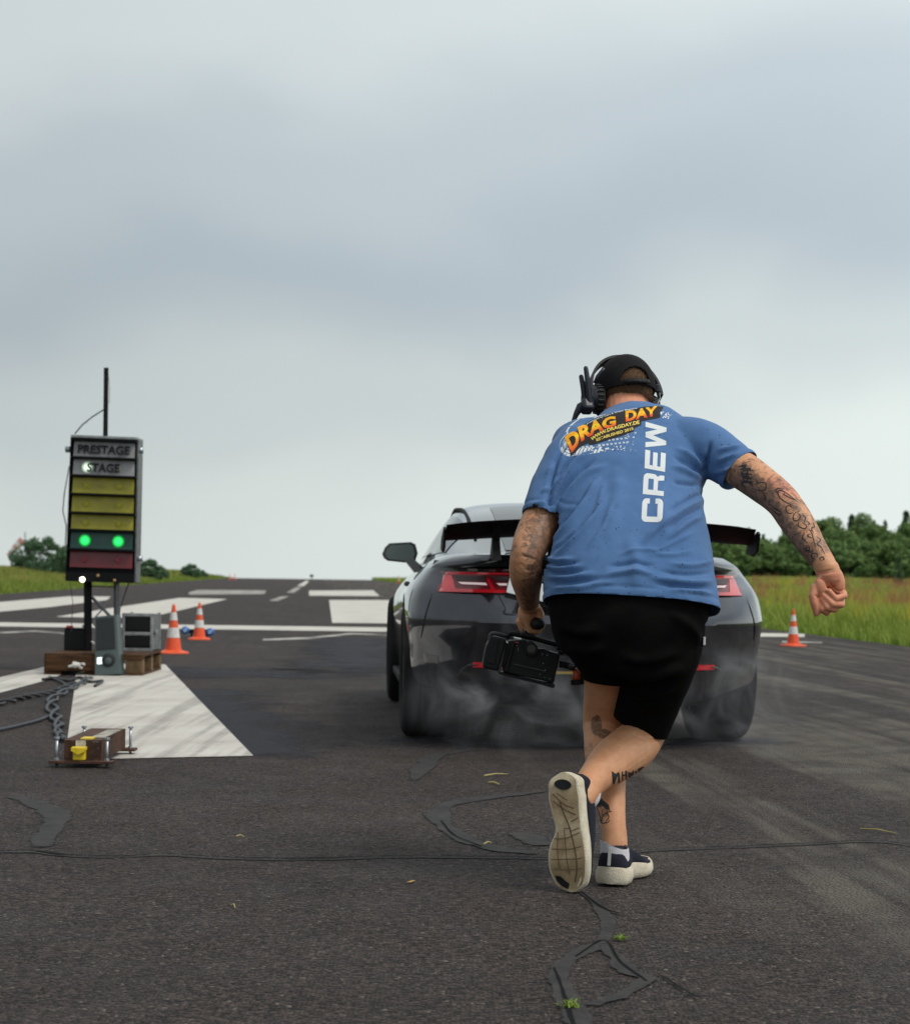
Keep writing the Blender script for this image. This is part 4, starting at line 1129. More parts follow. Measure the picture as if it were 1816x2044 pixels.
def v_of(z): return (z - .245) / (.94 - .245)
def rear_pt(x, z, off=0.0):
    v = float(np.clip(v_of(z), 0, 1)); w = float(w_at(Yr(v) + LR, v)); xf = x / w
    return np.array((x, float(Yr(v)) + LR * abs(xf) ** 3.4 - off, z))
def rear_quad(quads, off, mt, name, parent, nx=6, nz=3, thick=.006):
    m_ = MB()
    for q in quads:
        q = np.array(q, float); F_, B_ = [], []
        for i in range(nz + 1):
            for j in range(nx + 1):
                a, b = j / nx, i / nz
                p = (q[0] * (1 - a) + q[1] * a) * (1 - b) + (q[3] * (1 - a) + q[2] * a) * b
                F_.append(rear_pt(p[0], p[1], off)); B_.append(rear_pt(p[0], p[1], off - thick))
        n_ = (nx + 1) * (nz + 1); f = []
        for i in range(nz):
            for j in range(nx):
                k_ = i * (nx + 1) + j; f.append((k_, k_ + 1, k_ + nx + 2, k_ + nx + 1)); f.append((n_ + k_ + nx + 1, n_ + k_ + nx + 2, n_ + k_ + 1, n_ + k_))
        rim = [j for j in range(nx + 1)] + [i * (nx + 1) + nx for i in range(1, nz + 1)] + [nz * (nx + 1) + j for j in range(nx - 1, -1, -1)] + [i * (nx + 1) for i in range(nz - 1, 0, -1)]
        for a, b in zip(rim, rim[1:] + rim[:1]): f.append((a, n_ + a, n_ + b, b))
        m_.add(F_ + B_, f)
    return m_.build(name, mt, parent, local=True, sharp=40)
rear_quad([((-.815, .888), (.815, .888), (.80, .762), (-.80, .762))], .006, m_gloss, 'tail_panel', car, 40, 4)
m_lred, k = newmat('tail_lamp_red', .12, .6)
k.bsdf.inputs['Base Color'].default_value = (.46, .008, .014, 1); k.bsdf.inputs['Emission Color'].default_value = (1, .02, .04, 1); k.bsdf.inputs['Emission Strength'].default_value = .07; k.bsdf.inputs['Coat Weight'].default_value = 1
m_ldark = mat('tail_lamp_smoked', (.16, .010, .016), .25, coat=.4); m_ldk = mat('tail_lamp_cell', (.035, .008, .010), .4, coat=.2)
m_lwhite = mat('tail_lamp_bar', (.8, .62, .62), .2, emit=(1, .75, .75), estr=.2)  # lamp bars whose pale colour and faint glow stand in for reflections
def lamp(s):
    e_ = None
    def q(a0, b0, a1, b1, a2, b2, a3, b3): return [tuple((s * (-.795 + .325 * a), .874 - .104 * b)) for a, b in ((a0, b0), (a1, b1), (a2, b2), (a3, b3))]
    root = rear_quad([q(.06, .0, 1.42, .02, 1.42, 1.0, -.01, .98)], .014, m_ldark, 'tail_lamp', car, 18, 4, .012)
    rear_quad([q(.10, .17, .22, .17, .27, .83, .05, .83)], .018, m_lred, 'red_wedge', root, 4, 4)
    rear_quad([q(.05, .81, 1.38, .84, 1.38, .98, .02, .97)], .019, m_lred, 'red_strip', root, 18, 1)
    rear_quad([q(.14, .03, 1.36, .06, 1.36, .13, .12, .14)], .018, m_lred, 'red_strip', root, 18, 1)
    rear_quad([q(.24, .18, .70, .21, .72, .45, .29, .44)], .018, m_ldk, 'dark_cell', root, 8, 2)
    rear_quad([q(.82, .22, 1.30, .23, 1.30, .45, .88, .44)], .018, m_ldk, 'dark_cell', root, 8, 2)
    rear_quad([q(.31, .50, .72, .52, .74, .63, .36, .60)], .021, m_lwhite, 'reflection_bar', root, 8, 1)
    rear_quad([q(.88, .53, 1.28, .53, 1.28, .64, .92, .63)], .021, m_lwhite, 'reflection_bar', root, 8, 1)
    rear_quad([q(.735, .34, .775, .34, .86, .84, .79, .84)], .020, m_lred, 'divider', root, 2, 3)
lamp(1); lamp(-1)
# boot lid edge, bumper detail
rear_quad([((-.80, .930), (.80, .930), (.81, .900), (-.81, .900))], .010, m_matt, 'boot_lip', car, 40, 1, .02)
rear_quad([((-.70, .405), (.70, .405), (.60, .27), (-.60, .27))], .006, m_matt, 'diffuser', car, 30, 6, .012)
for x0, x1 in ((-.62, -.47), (.47, .62)):
    rear_quad([((x0, .43), (x1, .43), (x1, .405), (x0, .405))], .014, m_lred, 'reflector', car, 4, 1)
rear_quad([((-.21, .395), (-.03, .395), (-.03, .382), (-.21, .382))], .014, mat('yellow_strip', (.55, .36, .05), .4), 'yellow_strip', car, 4, 1)
rear_quad([((-.30, .325), (.25, .325), (.25, .302), (-.30, .302))], .016, mat('pale_diffuser_fin', (.22, .24, .235), .45), 'diffuser_fin', car, 8, 1, .03)
mb = MB()
pts = [rear_pt(x, z, .008) for x, z in ((-.78, .285), (-.74, .30), (-.705, .33), (-.68, .37), (-.65, .405), (-.60, .418), (-.4, .422), (0, .424), (.4, .422), (.60, .418), (.65, .405), (.68, .37), (.705, .33), (.74, .30), (.78, .285))]
MB().tube(catmull(pts, 4), .006, 6).build('diffuser_edge', m_gloss, car, local=True, smooth=True)
for x in (-.42, -.28, .28, .42):
    p = rear_pt(x, .30, -.02); MB().tube([p, p + np.array((0, -.09, .0))], [.045, .048], 20, cap=False).build('exhaust_tip', m_gloss, car, local=True, smooth=True)
# shut lines
def seam(pts, r=.0035):
    MB().tube(catmull([rear_pt(x, z, .001) for x, z in pts], 6), r, 5).build('shut_line', m_under, car, local=True, smooth=True)
for s in (-1, 1):
    seam([(s * .815, .765), (s * .84, .70), (s * .862, .62), (s * .872, .54)])
seam([(-.50, .762), (-.47, .70), (-.44, .668), (0, .662), (.44, .668), (.47, .70), (.50, .762)])
# corner vents
for s in (-1, 1):
    rear_quad([((s * .86, .46), (s * .79, .45), (s * .77, .33), (s * .83, .31))], .008, m_gloss, 'corner_vent', car, 4, 4)
# number plate, hanging crooked, no characters
pr_ = R(-13.0); pc = np.array((-.215, -1.012, .752)); ux_, uz_ = np.array((math.cos(pr_), 0, math.sin(pr_))), np.array((-math.sin(pr_), 0, math.cos(pr_)))
rot_ = np.stack((ux_, (0, 1, 0), uz_), 1)
npl = MB().box(pc + np.array((0, .008, -.008)), (.53, .010, .105), rot_, bev=.003).build('number_plate', m_matt, car, local=True)
MB().box(pc + np.array((0, 0, .006)), (.515, .006, .082), rot_, bev=.002).build('plate_face', mat('plate_white', (.80, .81, .83), .35), npl, local=True)
# greenhouse
zr = spl([-.62, -.3, 0, .35, .6, 1.0, 1.4, 1.75, 2.1, 2.45], [.965, 1.055, 1.14, 1.222, 1.258, 1.282, 1.280, 1.245, 1.115, .955])
xr = spl([-.62, 0, .6, 1.2, 1.75, 2.45], [.575, .575, .575, .585, .575, .62]); xb = spl([-.62, -.2, .3, .9, 1.6, 2.45], [.625, .70, .755, .775, .78, .75])
yg = np.linspace(-.62, 2.45, 48)
def gsec(y):
    X_, Z_, B_, Zb_ = float(xr(y)), float(zr(y)), float(xb(y)), float(zt(y)) - .012
    rail = max(Zb_ + .004, Z_ - .05 * min(1, (Z_ - Zb_) / .2)); pts = []
    for t in np.linspace(0, 1, 9):           # side glass, slightly bowed
        pts.append((B_ + (X_ - B_) * t + .018 * math.sin(math.pi * t), Zb_ + (rail - Zb_) * t))
    for t in np.linspace(.12, 1, 10):        # over the roof rail to the middle
        pts.append((X_ * (1 - t ** 1.25), rail + (Z_ - rail) * (1 - (1 - t) ** 3.2)))
    return pts
secs = [gsec(y) for y in yg]; K = len(secs[0])
grid = np.array([[(x, y, z) for x, z in s] + [(-x, y, z) for x, z in s[-2::-1]] for s, y in zip(secs, yg)]); KK = grid.shape[1]
nrmg = np.cross(np.gradient(grid, axis=0), np.gradient(grid, axis=1)); nrmg /= np.linalg.norm(nrmg, axis=2, keepdims=True) + 1e-9
if nrmg[24, KK // 2, 2] < 0: nrmg = -nrmg
def patch(i0, i1, j0, j1, off, name, mt, parent=None, sharp=60):
    g = (grid + nrmg * off)[i0:i1 + 1, j0:j1 + 1]; a, b = g.shape[:2]
    m_ = MB(); m_.add(g.reshape(-1, 3), [(i * b + j, i * b + j + 1, (i + 1) * b + j + 1, (i + 1) * b + j) for i in range(a - 1) for j in range(b - 1)])
    return m_.build(name, mt, parent or car, local=True, sharp=sharp)
patch(0, 47, 0, KK - 1, 0.0, 'roof', m_paintc)
iy = lambda y: int(round((y + .62) / (2.45 + .62) * 47))
patch(iy(-.56), iy(.50), 11, KK - 12, .004, 'rear_window', m_glass)
patch(iy(1.80), iy(2.40), 11, KK - 12, .004, 'windscreen', m_glass)
for s, (j0, j1) in ((-1, (1, 7)), (1, (KK - 8, KK - 2))):
    patch(iy(.02), iy(2.2), j0, j1, .004, 'side_window', m_glass)
for j in (8, KK - 9):
    MB().tube((grid + nrmg * .006)[iy(-.2):iy(2.35), j], .011, 6).build('window_seal', m_matt, car, local=True, smooth=True)
# rear wing
def airfoil(x, z, chord, th, aoa):
    a = np.linspace(0, 2 * np.pi, 22, endpoint=False); c_, s_ = math.cos(aoa), math.sin(aoa)
    yy = np.cos(a) * chord / 2; zz = np.sin(a) * th / 2 * (.55 + .45 * np.cos(a)) + .018 * (np.cos(a) ** 2 - 1) * -1 * -1
    return np.stack((np.full(22, x), -.90 + yy * c_ + zz * s_ * 0, z + zz - yy * s_), 1)
mb = MB(); rg_ = []
for x in np.linspace(-.775, .775, 33):
    q = abs(x) / .775
    rg_.append(airfoil(x, 1.100 - .038 * q ** 2, .26 * (1 - .12 * sstep(.85, 1, q)), .026, R(17)))
mb.loft(rg_); wing = mb.build('rear_wing', m_matt, car, local=True, sharp=60)
for s in (-1, 1):
    mb = MB(); x = s * .778
    mb.prism([(x, -1.04, 1.072), (x, -1.01, 1.085), (x, -.80, 1.03), (x, -.76, .985), (x, -.90, .965), (x, -1.0, .99)], (s * .012, 0, 0)); mb.build('wing_endplate', m_matt, wing, local=True)
    mb = MB(); xs_ = s * .52
    mb.loft([[(xs_ - .022, -.98, .93), (xs_ + .022, -.98, .93), (xs_ + .022, -.80, .94), (xs_ - .022, -.80, .94)], [(xs_ - .018, -.93, 1.02), (xs_ + .018, -.93, 1.02), (xs_ + .018, -.84, 1.02), (xs_ - .018, -.84, 1.02)], [(xs_ - .018, -.97, 1.10), (xs_ + .018, -.97, 1.10), (xs_ + .018, -.86, 1.08), (xs_ - .018, -.86, 1.08)]])
    mb.build('wing_strut', m_matt, wing, local=True)
# mirrors
for s in (-1, 1):
    c = np.array((s * .905, 1.78, .985)); out = []
    prof = np.array(((-.115, -.005), (-.098, .035), (-.07, .062), (.07, .072), (.10, .058), (.115, .0), (.10, -.045), (.03, -.058), (-.08, -.048), (-.105, -.03)))
    prof[:, 0] *= -s if s > 0 else 1
    for dy, sc_ in ((-.01, .94), (0, 1), (.05, .95), (.10, .70), (.12, .3)):
        out.append(np.stack((c[0] + prof[:, 0] * sc_, np.full(10, c[1] + dy), c[2] + prof[:, 1] * sc_), 1))
    mb = MB(); mb.loft(out); mir = mb.build('mirror', m_gloss, car, local=True, sharp=50)
    mb = MB(); mb.add([(c[0] + p[0] * .82, c[1] - .0125, c[2] + p[1] * .80) for p in prof], [tuple(range(10))]); mb.build('mirror_glass', mat('mirror_glass', (.10, .13, .125), .12, .2), mir, local=True)
    mb = MB(); mb.loft([[(s * .82, 1.76, .955), (s * .88, 1.76, .945), (s * .88, 1.84, .945), (s * .82, 1.84, .955)], [(s * .74, 1.74, .885), (s * .81, 1.74, .865), (s * .81, 1.86, .865), (s * .74, 1.86, .885)]]); mb.build('mirror_stalk', m_gloss, mir, local=True)
# wheels
m_tyre = mat('tyre_rubber', (0.009, 0.009, 0.0095), .8, spec=.15, bump=.3, bscale=60, var=.25)
m_rim = mat('black_rim', (0.03, 0.03, 0.033), .3, .7, coat=.4); m_cal = mat('red_caliper', (.45, .03, .02), .4); m_discm = mat('brake_disc', (.25, .25, .26), .35, .9)
def revolve(prof, n=56):
    a = np.linspace(0, 2 * np.pi, n, endpoint=False)
    return [np.stack((np.full(n, x), np.cos(a) * r, np.sin(a) * r), 1) for x, r in prof]
def wheel_meshes(w):
    h = w / 2
    mb = MB(); mb.loft(revolve([(-h + .02, .24), (-h + .005, .27), (-h, .30), (-h + .008, .33), (-h + .03, .350), (-h + .06, .355), (-.07, .3555), (-.068, .349), (-.058, .349), (-.056, .3555), (0, .356), (.056, .3555), (.058, .349), (.068, .349), (.07, .3555), (h - .06, .355), (h - .03, .350), (h - .008, .33), (h, .30), (h - .005, .27), (h - .02, .24), (h - .06, .235), (-h + .06, .235)] + [(-h + .02, .24)]), cap=False)
    ty = mb.data('tyre', m_tyre, True)
    mb = MB(); mb.loft(revolve([(h - .018, .245), (h - .022, .232), (h - .06, .228), (-h + .03, .225), (-h + .03, .24), (h - .018, .245)], 48), cap=False)
    mb.cyl((h - .07, 0, 0), (h - .025, 0, 0), .055, .045, 20)
    for i in range(10):
        a = 2 * math.pi * i / 10; c_, s_ = math.cos(a), math.sin(a)
        mb.loft([[(h - .065, c_ * .04 - s_ * .016, s_ * .04 + c_ * .016), (h - .065, c_ * .04 + s_ * .016, s_ * .04 - c_ * .016), (h - .030, c_ * .04 + s_ * .012, s_ * .04 - c_ * .012), (h - .030, c_ * .04 - s_ * .012, s_ * .04 + c_ * .012)],
                 [(h - .05, c_ * .232 - s_ * .020, s_ * .232 + c_ * .020), (h - .05, c_ * .232 + s_ * .020, s_ * .232 - c_ * .020), (h - .020, c_ * .232 + s_ * .012, s_ * .232 - c_ * .012), (h - .020, c_ * .232 - s_ * .012, s_ * .232 + c_ * .012)]])
    rim = mb.data('rim', m_rim, True); rim.set_sharp_from_angle(angle=R(40))
    mb = MB(); mb.cyl((0, 0, 0), (.03, 0, 0), .19, n=40); di = mb.data('brake_disc', m_discm)
    mb = MB(); mb.box((.02, .15, .05), (.07, .07, .16), bev=.015); ca = mb.data('brake_caliper', m_cal)
    return ty, rim, di, ca
WR, WF = wheel_meshes(.315), wheel_meshes(.30)
for y_, wm, xo in ((0.0, WR, .795), (2.81, WF, .795)):
    for s in (-1, 1):
        e_ = empty('wheel', (0, 0, 0)); e_.location = (s * xo, y_, .354); par(e_, car, True); e_.rotation_euler = (0, 0, 0 if s > 0 else math.pi)
        link('tyre', wm[0], e_, True); link('rim', wm[1], e_, True); link('brake_disc', wm[2], e_, True); link('brake_caliper', wm[3], e_, True)
MB().tube([(-.8, 0, .355), (.8, 0, .355)], .045, 12).build('rear_axle', m_under, car, local=True, smooth=True)
MB().box((0, .0, .34), (.5, .4, .22), bev=.04).build('differential', m_under, car, local=True)
# side details
for s in (-1, 1):
    MB().box((s * .885, 1.10, .80), (.03, .16, .030), bev=.008).build('door_handle', m_gloss, car, local=True)
    MB().box((s * .875, 1.42, .235), (.09, 2.0, .05), bev=.012).build('side_skirt', m_matt, car, local=True)

# ------------------------------------------------------------------ tyre smoke
m_smoke = bpy.data.materials.new('tyre_smoke'); m_smoke.use_nodes = True
k = NT(m_smoke); k.nt.nodes.remove(k.bsdf)
pv = k.n('ShaderNodeVolumePrincipled'); pv.inputs['Color'].default_value = (.93, .95, 1.0, 1); pv.inputs['Anisotropy'].default_value = .1
o = k.obj()
def blob(c, r):
    mp = k.mapping(o, scale=tuple(1 / q for q in r), loc=tuple(-a / q for a, q in zip(c, r)))
    ln = k.n('ShaderNodeVectorMath', operation='LENGTH'); k.l(mp, ln.inputs[0])
    return k.rng(ln.outputs['Value'], 1.0, .15, 0, 1, smooth=True)
b_ = k.math('MAXIMUM', blob((-.42, -1.20, .28), (.62, .62, .36)), blob((.64, -1.12, .30), (.40, .50, .40)))
b_ = k.math('MAXIMUM', b_, k.math('MULTIPLY', blob((.15, -1.25, .36), (1.1, .6, .40)), .35))
b_ = k.math('MAXIMUM', b_, k.math('MULTIPLY', blob((-.30, -1.15, .55), (.8, .5, .35)), .30))
nz = k.rng(k.noise(o, 3.0, 6, .62, .8), .48, .74, .015, 1.0, smooth=True)
k.l(k.math('MULTIPLY', k.math('MULTIPLY', b_, nz), 2.8), pv.inputs['Density'])
k.l(pv.outputs[0], k.out.inputs['Volume'])
mb = MB(); mb.box((0.05, -1.18, .42), (2.5, 1.35, .83))
sm = mb.build('tyre_smoke', m_smoke); sm.location = (CAR_X, CAR_Y, 0); sm.rotation_euler = (0, 0, CAR_YAW)
tag(sm, 'thin bluish tyre smoke drifting behind the rear of the car', 'smoke', kind='stuff')
# ================================================================== the running man
def ring(c, ax, bx, n=40, pw=2.0):
    a = np.linspace(0, 2 * np.pi, n, endpoint=False); ca, sa = np.cos(a), np.sin(a)
    r = (np.abs(ca) ** pw + np.abs(sa) ** pw) ** (-1 / pw)
    return np.asarray(c) + (r * ca)[:, None] * np.asarray(ax) + (r * sa)[:, None] * np.asarray(bx)
def limb(mb, pts, n=20):
    """pts: (x, y, depth, radius) -> rounded tapering tube"""
    c = catmull(np.array([(*P(x, y, d), r) for x, y, d, r in pts]), 6)
    mb.tube([q[:3] for q in c], [q[3] for q in c], n, round_ends=True)
def chain(mb, pts, rad, n=12):
    for a, b, r0, r1 in zip(pts[:-1], pts[1:], rad[:-1], rad[1:]): mb.tube([a, b], [r0, r1], n, round_ends=True)
man = empty('person', (P(1240, 1760, 5.38)[0], 5.42, 0), 'running man in blue crew shirt, black shorts and cap, carrying a camera rig', 'person')

# ---- torso frame
TOR = [  # x, y, depth, half width (frame units), half depth (m), roll (deg), squareness
    (1261, 1272, 5.40, 177, .178, -4, 2.5), (1259, 1214, 5.415, 175, .174, -3.5, 2.5), (1254, 1165, 5.45, 170, .172, -3, 2.5), (1253, 1105, 5.50, 164, .168, -2, 2.4), (1249, 1050, 5.55, 157, .158, 0, 2.35), (1246, 1000, 5.60, 153, .150, 2, 2.3),
    (1248, 950, 5.66, 154, .142, 4, 2.3), (1258, 908, 5.705, 158, .130, 5, 2.3), (1264, 882, 5.735, 143, .116, 5, 2.2), (1263, 861, 5.76, 108, .100, 4, 2.1), (1256, 842, 5.785, 76, .082, 2, 2.0), (1252, 827, 5.80, 62, .070, 0, 2.0)]
def torso_rings(tab, grow=0.0, n=72):
    cs = np.array([P(t[0], t[1], t[2]) for t in tab]); tg = np.gradient(cs, axis=0); out = []
    for t, c, g in zip(tab, cs, tg):
        g = nrm(g); a = R(t[5]); L = np.array((math.cos(a), 0, math.sin(a))); L = nrm(L - g * np.dot(L, g)); Fw = nrm(np.cross(g, L))
        out.append(ring(c, L * (t[3] * px(t[2]) + grow), Fw * (t[4] + grow), n, t[6]))
    return out
def dense(tab, k_=4):
    return [tuple(q) for q in catmull(np.array(tab, float), k_)]

# ---- T-shirt
sh = MB(); sh.loft(torso_rings(dense(TOR)))
limb(sh, [(1160, 900, 5.67, .085), (1136, 925, 5.63, .078), (1112, 965, 5.585, .070), (1094, 1005, 5.55, .066), (1086, 1034, 5.525, .066), (1083, 1060, 5.51, .064)], 28)
limb(sh, [(1350, 885, 5.70, .080), (1392, 890, 5.665, .079), (1430, 908, 5.63, .073), (1462, 930, 5.60, .068), (1482, 944, 5.58, .0665), (1502, 958, 5.565, .065)], 28)
V, Fc = remeshed(sh, .0062, 9)
N = vnormals(V, Fc); pr2 = proj(V)
def fold(lines, amp, wid, soft=.25):
    global V
    best = np.zeros(len(V))
    for ln in lines:
        ln = catmull(np.array(ln, float), 5); d = np.full(len(V), 1e9); tt = np.zeros(len(V)); L_ = len(ln) - 1
        for i in range(L_):
            dd, t = seg_dist(pr2, ln[i], ln[i + 1]); m_ = dd < d; d[m_] = dd[m_]; tt[m_] = (i + t[m_]) / L_
        best = np.maximum(best, np.exp(-(d / wid) ** 2) * np.clip(np.minimum(tt, 1 - tt) / soft, 0, 1))
    V = V + N * (best * amp * 1.8)[:, None]
back = (N[:, 1] < .3)
fold([[(1098, 1005), (1118, 965), (1150, 925), (1195, 893)], [(1100, 1048), (1135, 990), (1168, 950), (1215, 925)], [(1098, 1085), (1140, 1040), (1175, 985), (1200, 950)], [(1100, 1118), (1150, 1072), (1188, 1030), (1212, 985)]], .0075, 4.6)
fold([[(1100, 1025), (1125, 978), (1158, 940), (1190, 915)], [(1100, 1066), (1150, 1012), (1182, 965)], [(1104, 1102), (1160, 1052), (1200, 1000)], [(1100, 985), (1120, 945), (1150, 908)]], -.0075, 5)
fold([[(1108, 980), (1132, 935), (1170, 900)], [(1106, 1035), (1140, 985), (1185, 935)], [(1102, 1098), (1130, 1075), (1158, 1050)], [(1165, 1060), (1192, 1010), (1206, 960)], [(1170, 1100), (1205, 1050), (1225, 1000)]], .0045, 3.0)
fold([[(1402, 998), (1376, 1010), (1340, 1034), (1300, 1066), (1280, 1090)], [(1404, 940), (1380, 914), (1345, 893)], [(1402, 958), (1372, 942), (1335, 930)], [(1400, 1030), (1368, 1048), (1330, 1078)]], .0075, 4.6)
fold([[(1402, 985), (1370, 1000), (1330, 1024)], [(1404, 949), (1375, 926), (1342, 910)], [(1402, 1014), (1370, 1030), (1325, 1060)], [(1400, 970), (1370, 965), (1340, 962)]], -.007, 4.5)
fold([[(1086, 1112), (1112, 1120), (1150, 1116)], [(1086, 1128), (1120, 1136), (1165, 1128)], [(1088, 1150), (1130, 1154), (1190, 1144)], [(1090, 1174), (1150, 1172), (1230, 1162)], [(1424, 1120), (1380, 1130), (1330, 1126)], [(1426, 1160), (1370, 1162), (1290, 1152)], [(1426, 1188), (1380, 1180), (1320, 1178)], [(1200, 1150), (1255, 1142), (1310, 1148)]], .0060, 4.2)
fold([[(1086, 1120), (1118, 1128), (1158, 1122)], [(1086, 1139), (1125, 1145), (1175, 1136)], [(1088, 1162), (1140, 1163), (1210, 1152)], [(1424, 1142), (1370, 1147), (1310, 1140)], [(1426, 1174), (1370, 1172), (1300, 1166)], [(1210, 1132), (1260, 1126), (1310, 1130)]], -.0058, 4.2)
fold([[(1408, 905), (1405, 930), (1410, 955)], [(1418, 878), (1410, 915), (1412, 940)]], -.011, 4)
fold([[(1130, 880), (1108, 930), (1098, 985), (1098, 1030)]], -.013, 4.5)
fold([[(1425, 925), (1450, 914), (1478, 905)], [(1420, 945), (1448, 940), (1465, 935)], [(1430, 900), (1455, 895), (1480, 890)], [(1078, 985), (1098, 972), (1115, 950)], [(1062, 1012), (1090, 1000)], [(1090, 950), (1110, 925), (1130, 905)]], .0055, 3.6)
fold([[(1210, 1080), (1230, 1000), (1232, 930)], [(1330, 1090), (1318, 1010), (1330, 960)], [(1265, 1180), (1268, 1120), (1250, 1070)]], .005, 14)
fold([[(1390, 1060), (1340, 1085), (1290, 1110)], [(1230, 1110), (1280, 1098), (1330, 1100)], [(1385, 1100), (1340, 1108), (1300, 1104)]], .0035, 3.6)
V = V + N * (vnoise(V, 9, 3.1) * .0045 + vnoise(V, 26, 1.2) * .0016)[:, None]
# open the hem, the sleeves and the neck with clean cuts
def bisect(bm, co, no, sel):
    fs = [f for f in bm.faces if sel(f.calc_center_median())]
    g = list({v for f in fs for v in f.verts}) + list({e for f in fs for e in f.edges}) + fs
    bmesh.ops.bisect_plane(bm, geom=g, plane_co=Vector(co), plane_no=Vector(no), clear_inner=True)
def plane3(a, b, c, up):
    n = nrm(np.cross(b - a, c - a)); return n if np.dot(n, up) > 0 else -n
def prj(v):
    return proj(np.array([v[:]]))[0]
hA, hB, hC_ = P(1250, 1188, 5.245), P(1085, 1199, 5.42), P(1424, 1222, 5.42)
hemc = hA; hem_n = plane3(hA, hB, hC_, np.array((0, 0, 1.)))
e1a, e1n = P(1084, 1036, 5.525), nrm(P(1096, 1000, 5.55) - P(1084, 1036, 5.525)); e2a = P(1476, 939, 5.585); e2n = nrm(P(1445, 914, 5.615) - e2a)
nk = P(1252, 831, 5.80); nkn = -nrm(P(1252, 827, 5.80) - P(1263, 861, 5.76))
me = mesh_data('t', V, Fc); bm = bmesh.new(); bm.from_mesh(me)
bisect(bm, hemc, hem_n, lambda c: True)
bisect(bm, e2a, e2n, lambda c: prj(c)[0] > 1425 and prj(c)[1] < 1005)
bisect(bm, nk, nkn, lambda c: (np.array(c[:]) - nk) @ nkn < .03)
def sel_l(c):
    q = prj(c); 
    # points that belong to the left sleeve tube, not to the torso
    ax = P(1083, 1060, 5.51); bx = P(1112, 965, 5.585); p = np.array(c[:]); t = np.clip((p - ax) @ (bx - ax) / ((bx - ax) @ (bx - ax)), -.6, 1); dd = np.linalg.norm(p - ax - t * (bx - ax))
    return dd < .0745 and q[1] > 985 and q[1] < 1130 and q[0] < 1112
bisect(bm, e1a, e1n, sel_l)
bmesh.ops.delete(bm, geom=[v for v in bm.verts if not v.link_faces], context='VERTS')
bm.verts.index_update()
SV = np.array([v.co[:] for v in bm.verts]); SF = [tuple(v.index for v in f.verts) for f in bm.faces]; bm.free(); bpy.data.meshes.remove(me)
# thread relief along the hems
SN = vnormals(SV, SF)
for c_, n_, hmax in ((hemc, hem_n, .16), (e1a, e1n, .14), (e2a, e2n, .16)):
    s_ = (SV - c_) @ n_; near = np.ones(len(SV), bool) if c_ is hemc else np.linalg.norm(SV - c_, axis=1) < hmax
    SV = SV + SN * (np.where(near, .0022 * (np.exp(-((s_ - .010) / .009) ** 2)) - .0028 * np.exp(-((s_ - .024) / .004) ** 2), 0))[:, None]
m_shirt, k = newmat('blue_cotton', .92, .2)
o = k.obj()
c = k.mix(k.rng(k.noise(o, 5, 4, .6), .3, .7), (0.068, 0.150, 0.320), (0.090, 0.182, 0.370))
c = k.mix(k.math('MULTIPLY', k.math('GREATER_THAN', k.noise(o, 105, 1, .5), .735), .75), c, (0.02, 0.035, 0.075))
c = k.mix(k.math('MULTIPLY', k.rng(k.noise(o, 26, 3, .6), .62, .74), .22), c, (0.04, 0.08, 0.17))
k.color(c); k.bump(k.math('ADD', k.noise(o, 700, 2), k.math('MULTIPLY', k.noise(o, 45, 4), 2.2)), .35, .0022)
k.bsdf.inputs['Sheen Weight'].default_value = .12
me = mesh_data('t_shirt', SV, SF, [m_shirt], True)
shirt = link('t_shirt', me, man)
md = shirt.modifiers.new('thick', 'SOLIDIFY'); md.thickness = .0022; md.offset = 0
SBVH = BVHTree.FromPolygons([Vector(v) for v in SV], SF)

# ---- printing on the shirt: laid on the cloth from behind
def on_shirt(x, y, off=.0016):
    p = Vector(P(x, y, 1.0)) ; o_ = Vector((0, 0, EYE)); d_ = (p - o_).normalized()
    h = SBVH.ray_cast(o_ + d_ * 4.5, d_, 2.0)
    if h[0] is None: return None
    n_ = h[1] if h[1].dot(d_) < 0 else -h[1]
    return np.array(h[0] + n_ * off)
def subdiv2d(v, f, maxlen):
    bm = bmesh.new(); vs_ = [bm.verts.new((q[0], q[1], 0)) for q in v]
    for q in f:
        try: bm.faces.new([vs_[i] for i in q])
        except ValueError: pass
    bmesh.ops.triangulate(bm, faces=bm.faces[:])
    for _ in range(7):
        long_ = [e for e in bm.edges if e.calc_length() > maxlen]
        if not long_: break
        bmesh.ops.subdivide_edges(bm, edges=long_, cuts=1); bmesh.ops.triangulate(bm, faces=bm.faces[:])
    bm.verts.index_update()
    out = np.array([q.co[:2] for q in bm.verts]), [tuple(q.index for q in p.verts) for p in bm.faces]
    bm.free(); return out
def print_on(name, v, f, mt, off, parent=None, grad=None, maxlen=7.0, surf=on_shirt):
    """v in frame units"""
    src = np.asarray(v, float)
    v2, f2 = subdiv2d(src, f, maxlen)
    pts = [surf(x, y, off) for x, y in v2]
    ok = [i for i, p in enumerate(pts) if p is not None]; mp = {i: j for j, i in enumerate(ok)}
    me = mesh_data(name, [pts[i] for i in ok], [tuple(mp[i] for i in q) for q in f2 if all(i in mp for i in q)], [mt], True)
    if grad is not None: set_attr(me, 'grad', [grad(*v2[i]) for i in ok])
    return link(name, me, parent or shirt)
m_pwhite = mat('white_print', (0.68, 0.71, 0.72), .8, spec=.2, bump=.15, bscale=500)
m_pblack = mat('black_print', (0.020, 0.015, 0.016), .75, spec=.3)
m_pfire, k = newmat('flame_print', .7, .3)
rp = k.n('ShaderNodeValToRGB'); k.l(k.attr('grad'), rp.inputs[0]); el = rp.color_ramp.elements
el[0].position = 0; el[0].color = (0.62, 0.045, 0.012, 1); el[1].position = 1; el[1].color = (0.80, 0.50, 0.015, 1)
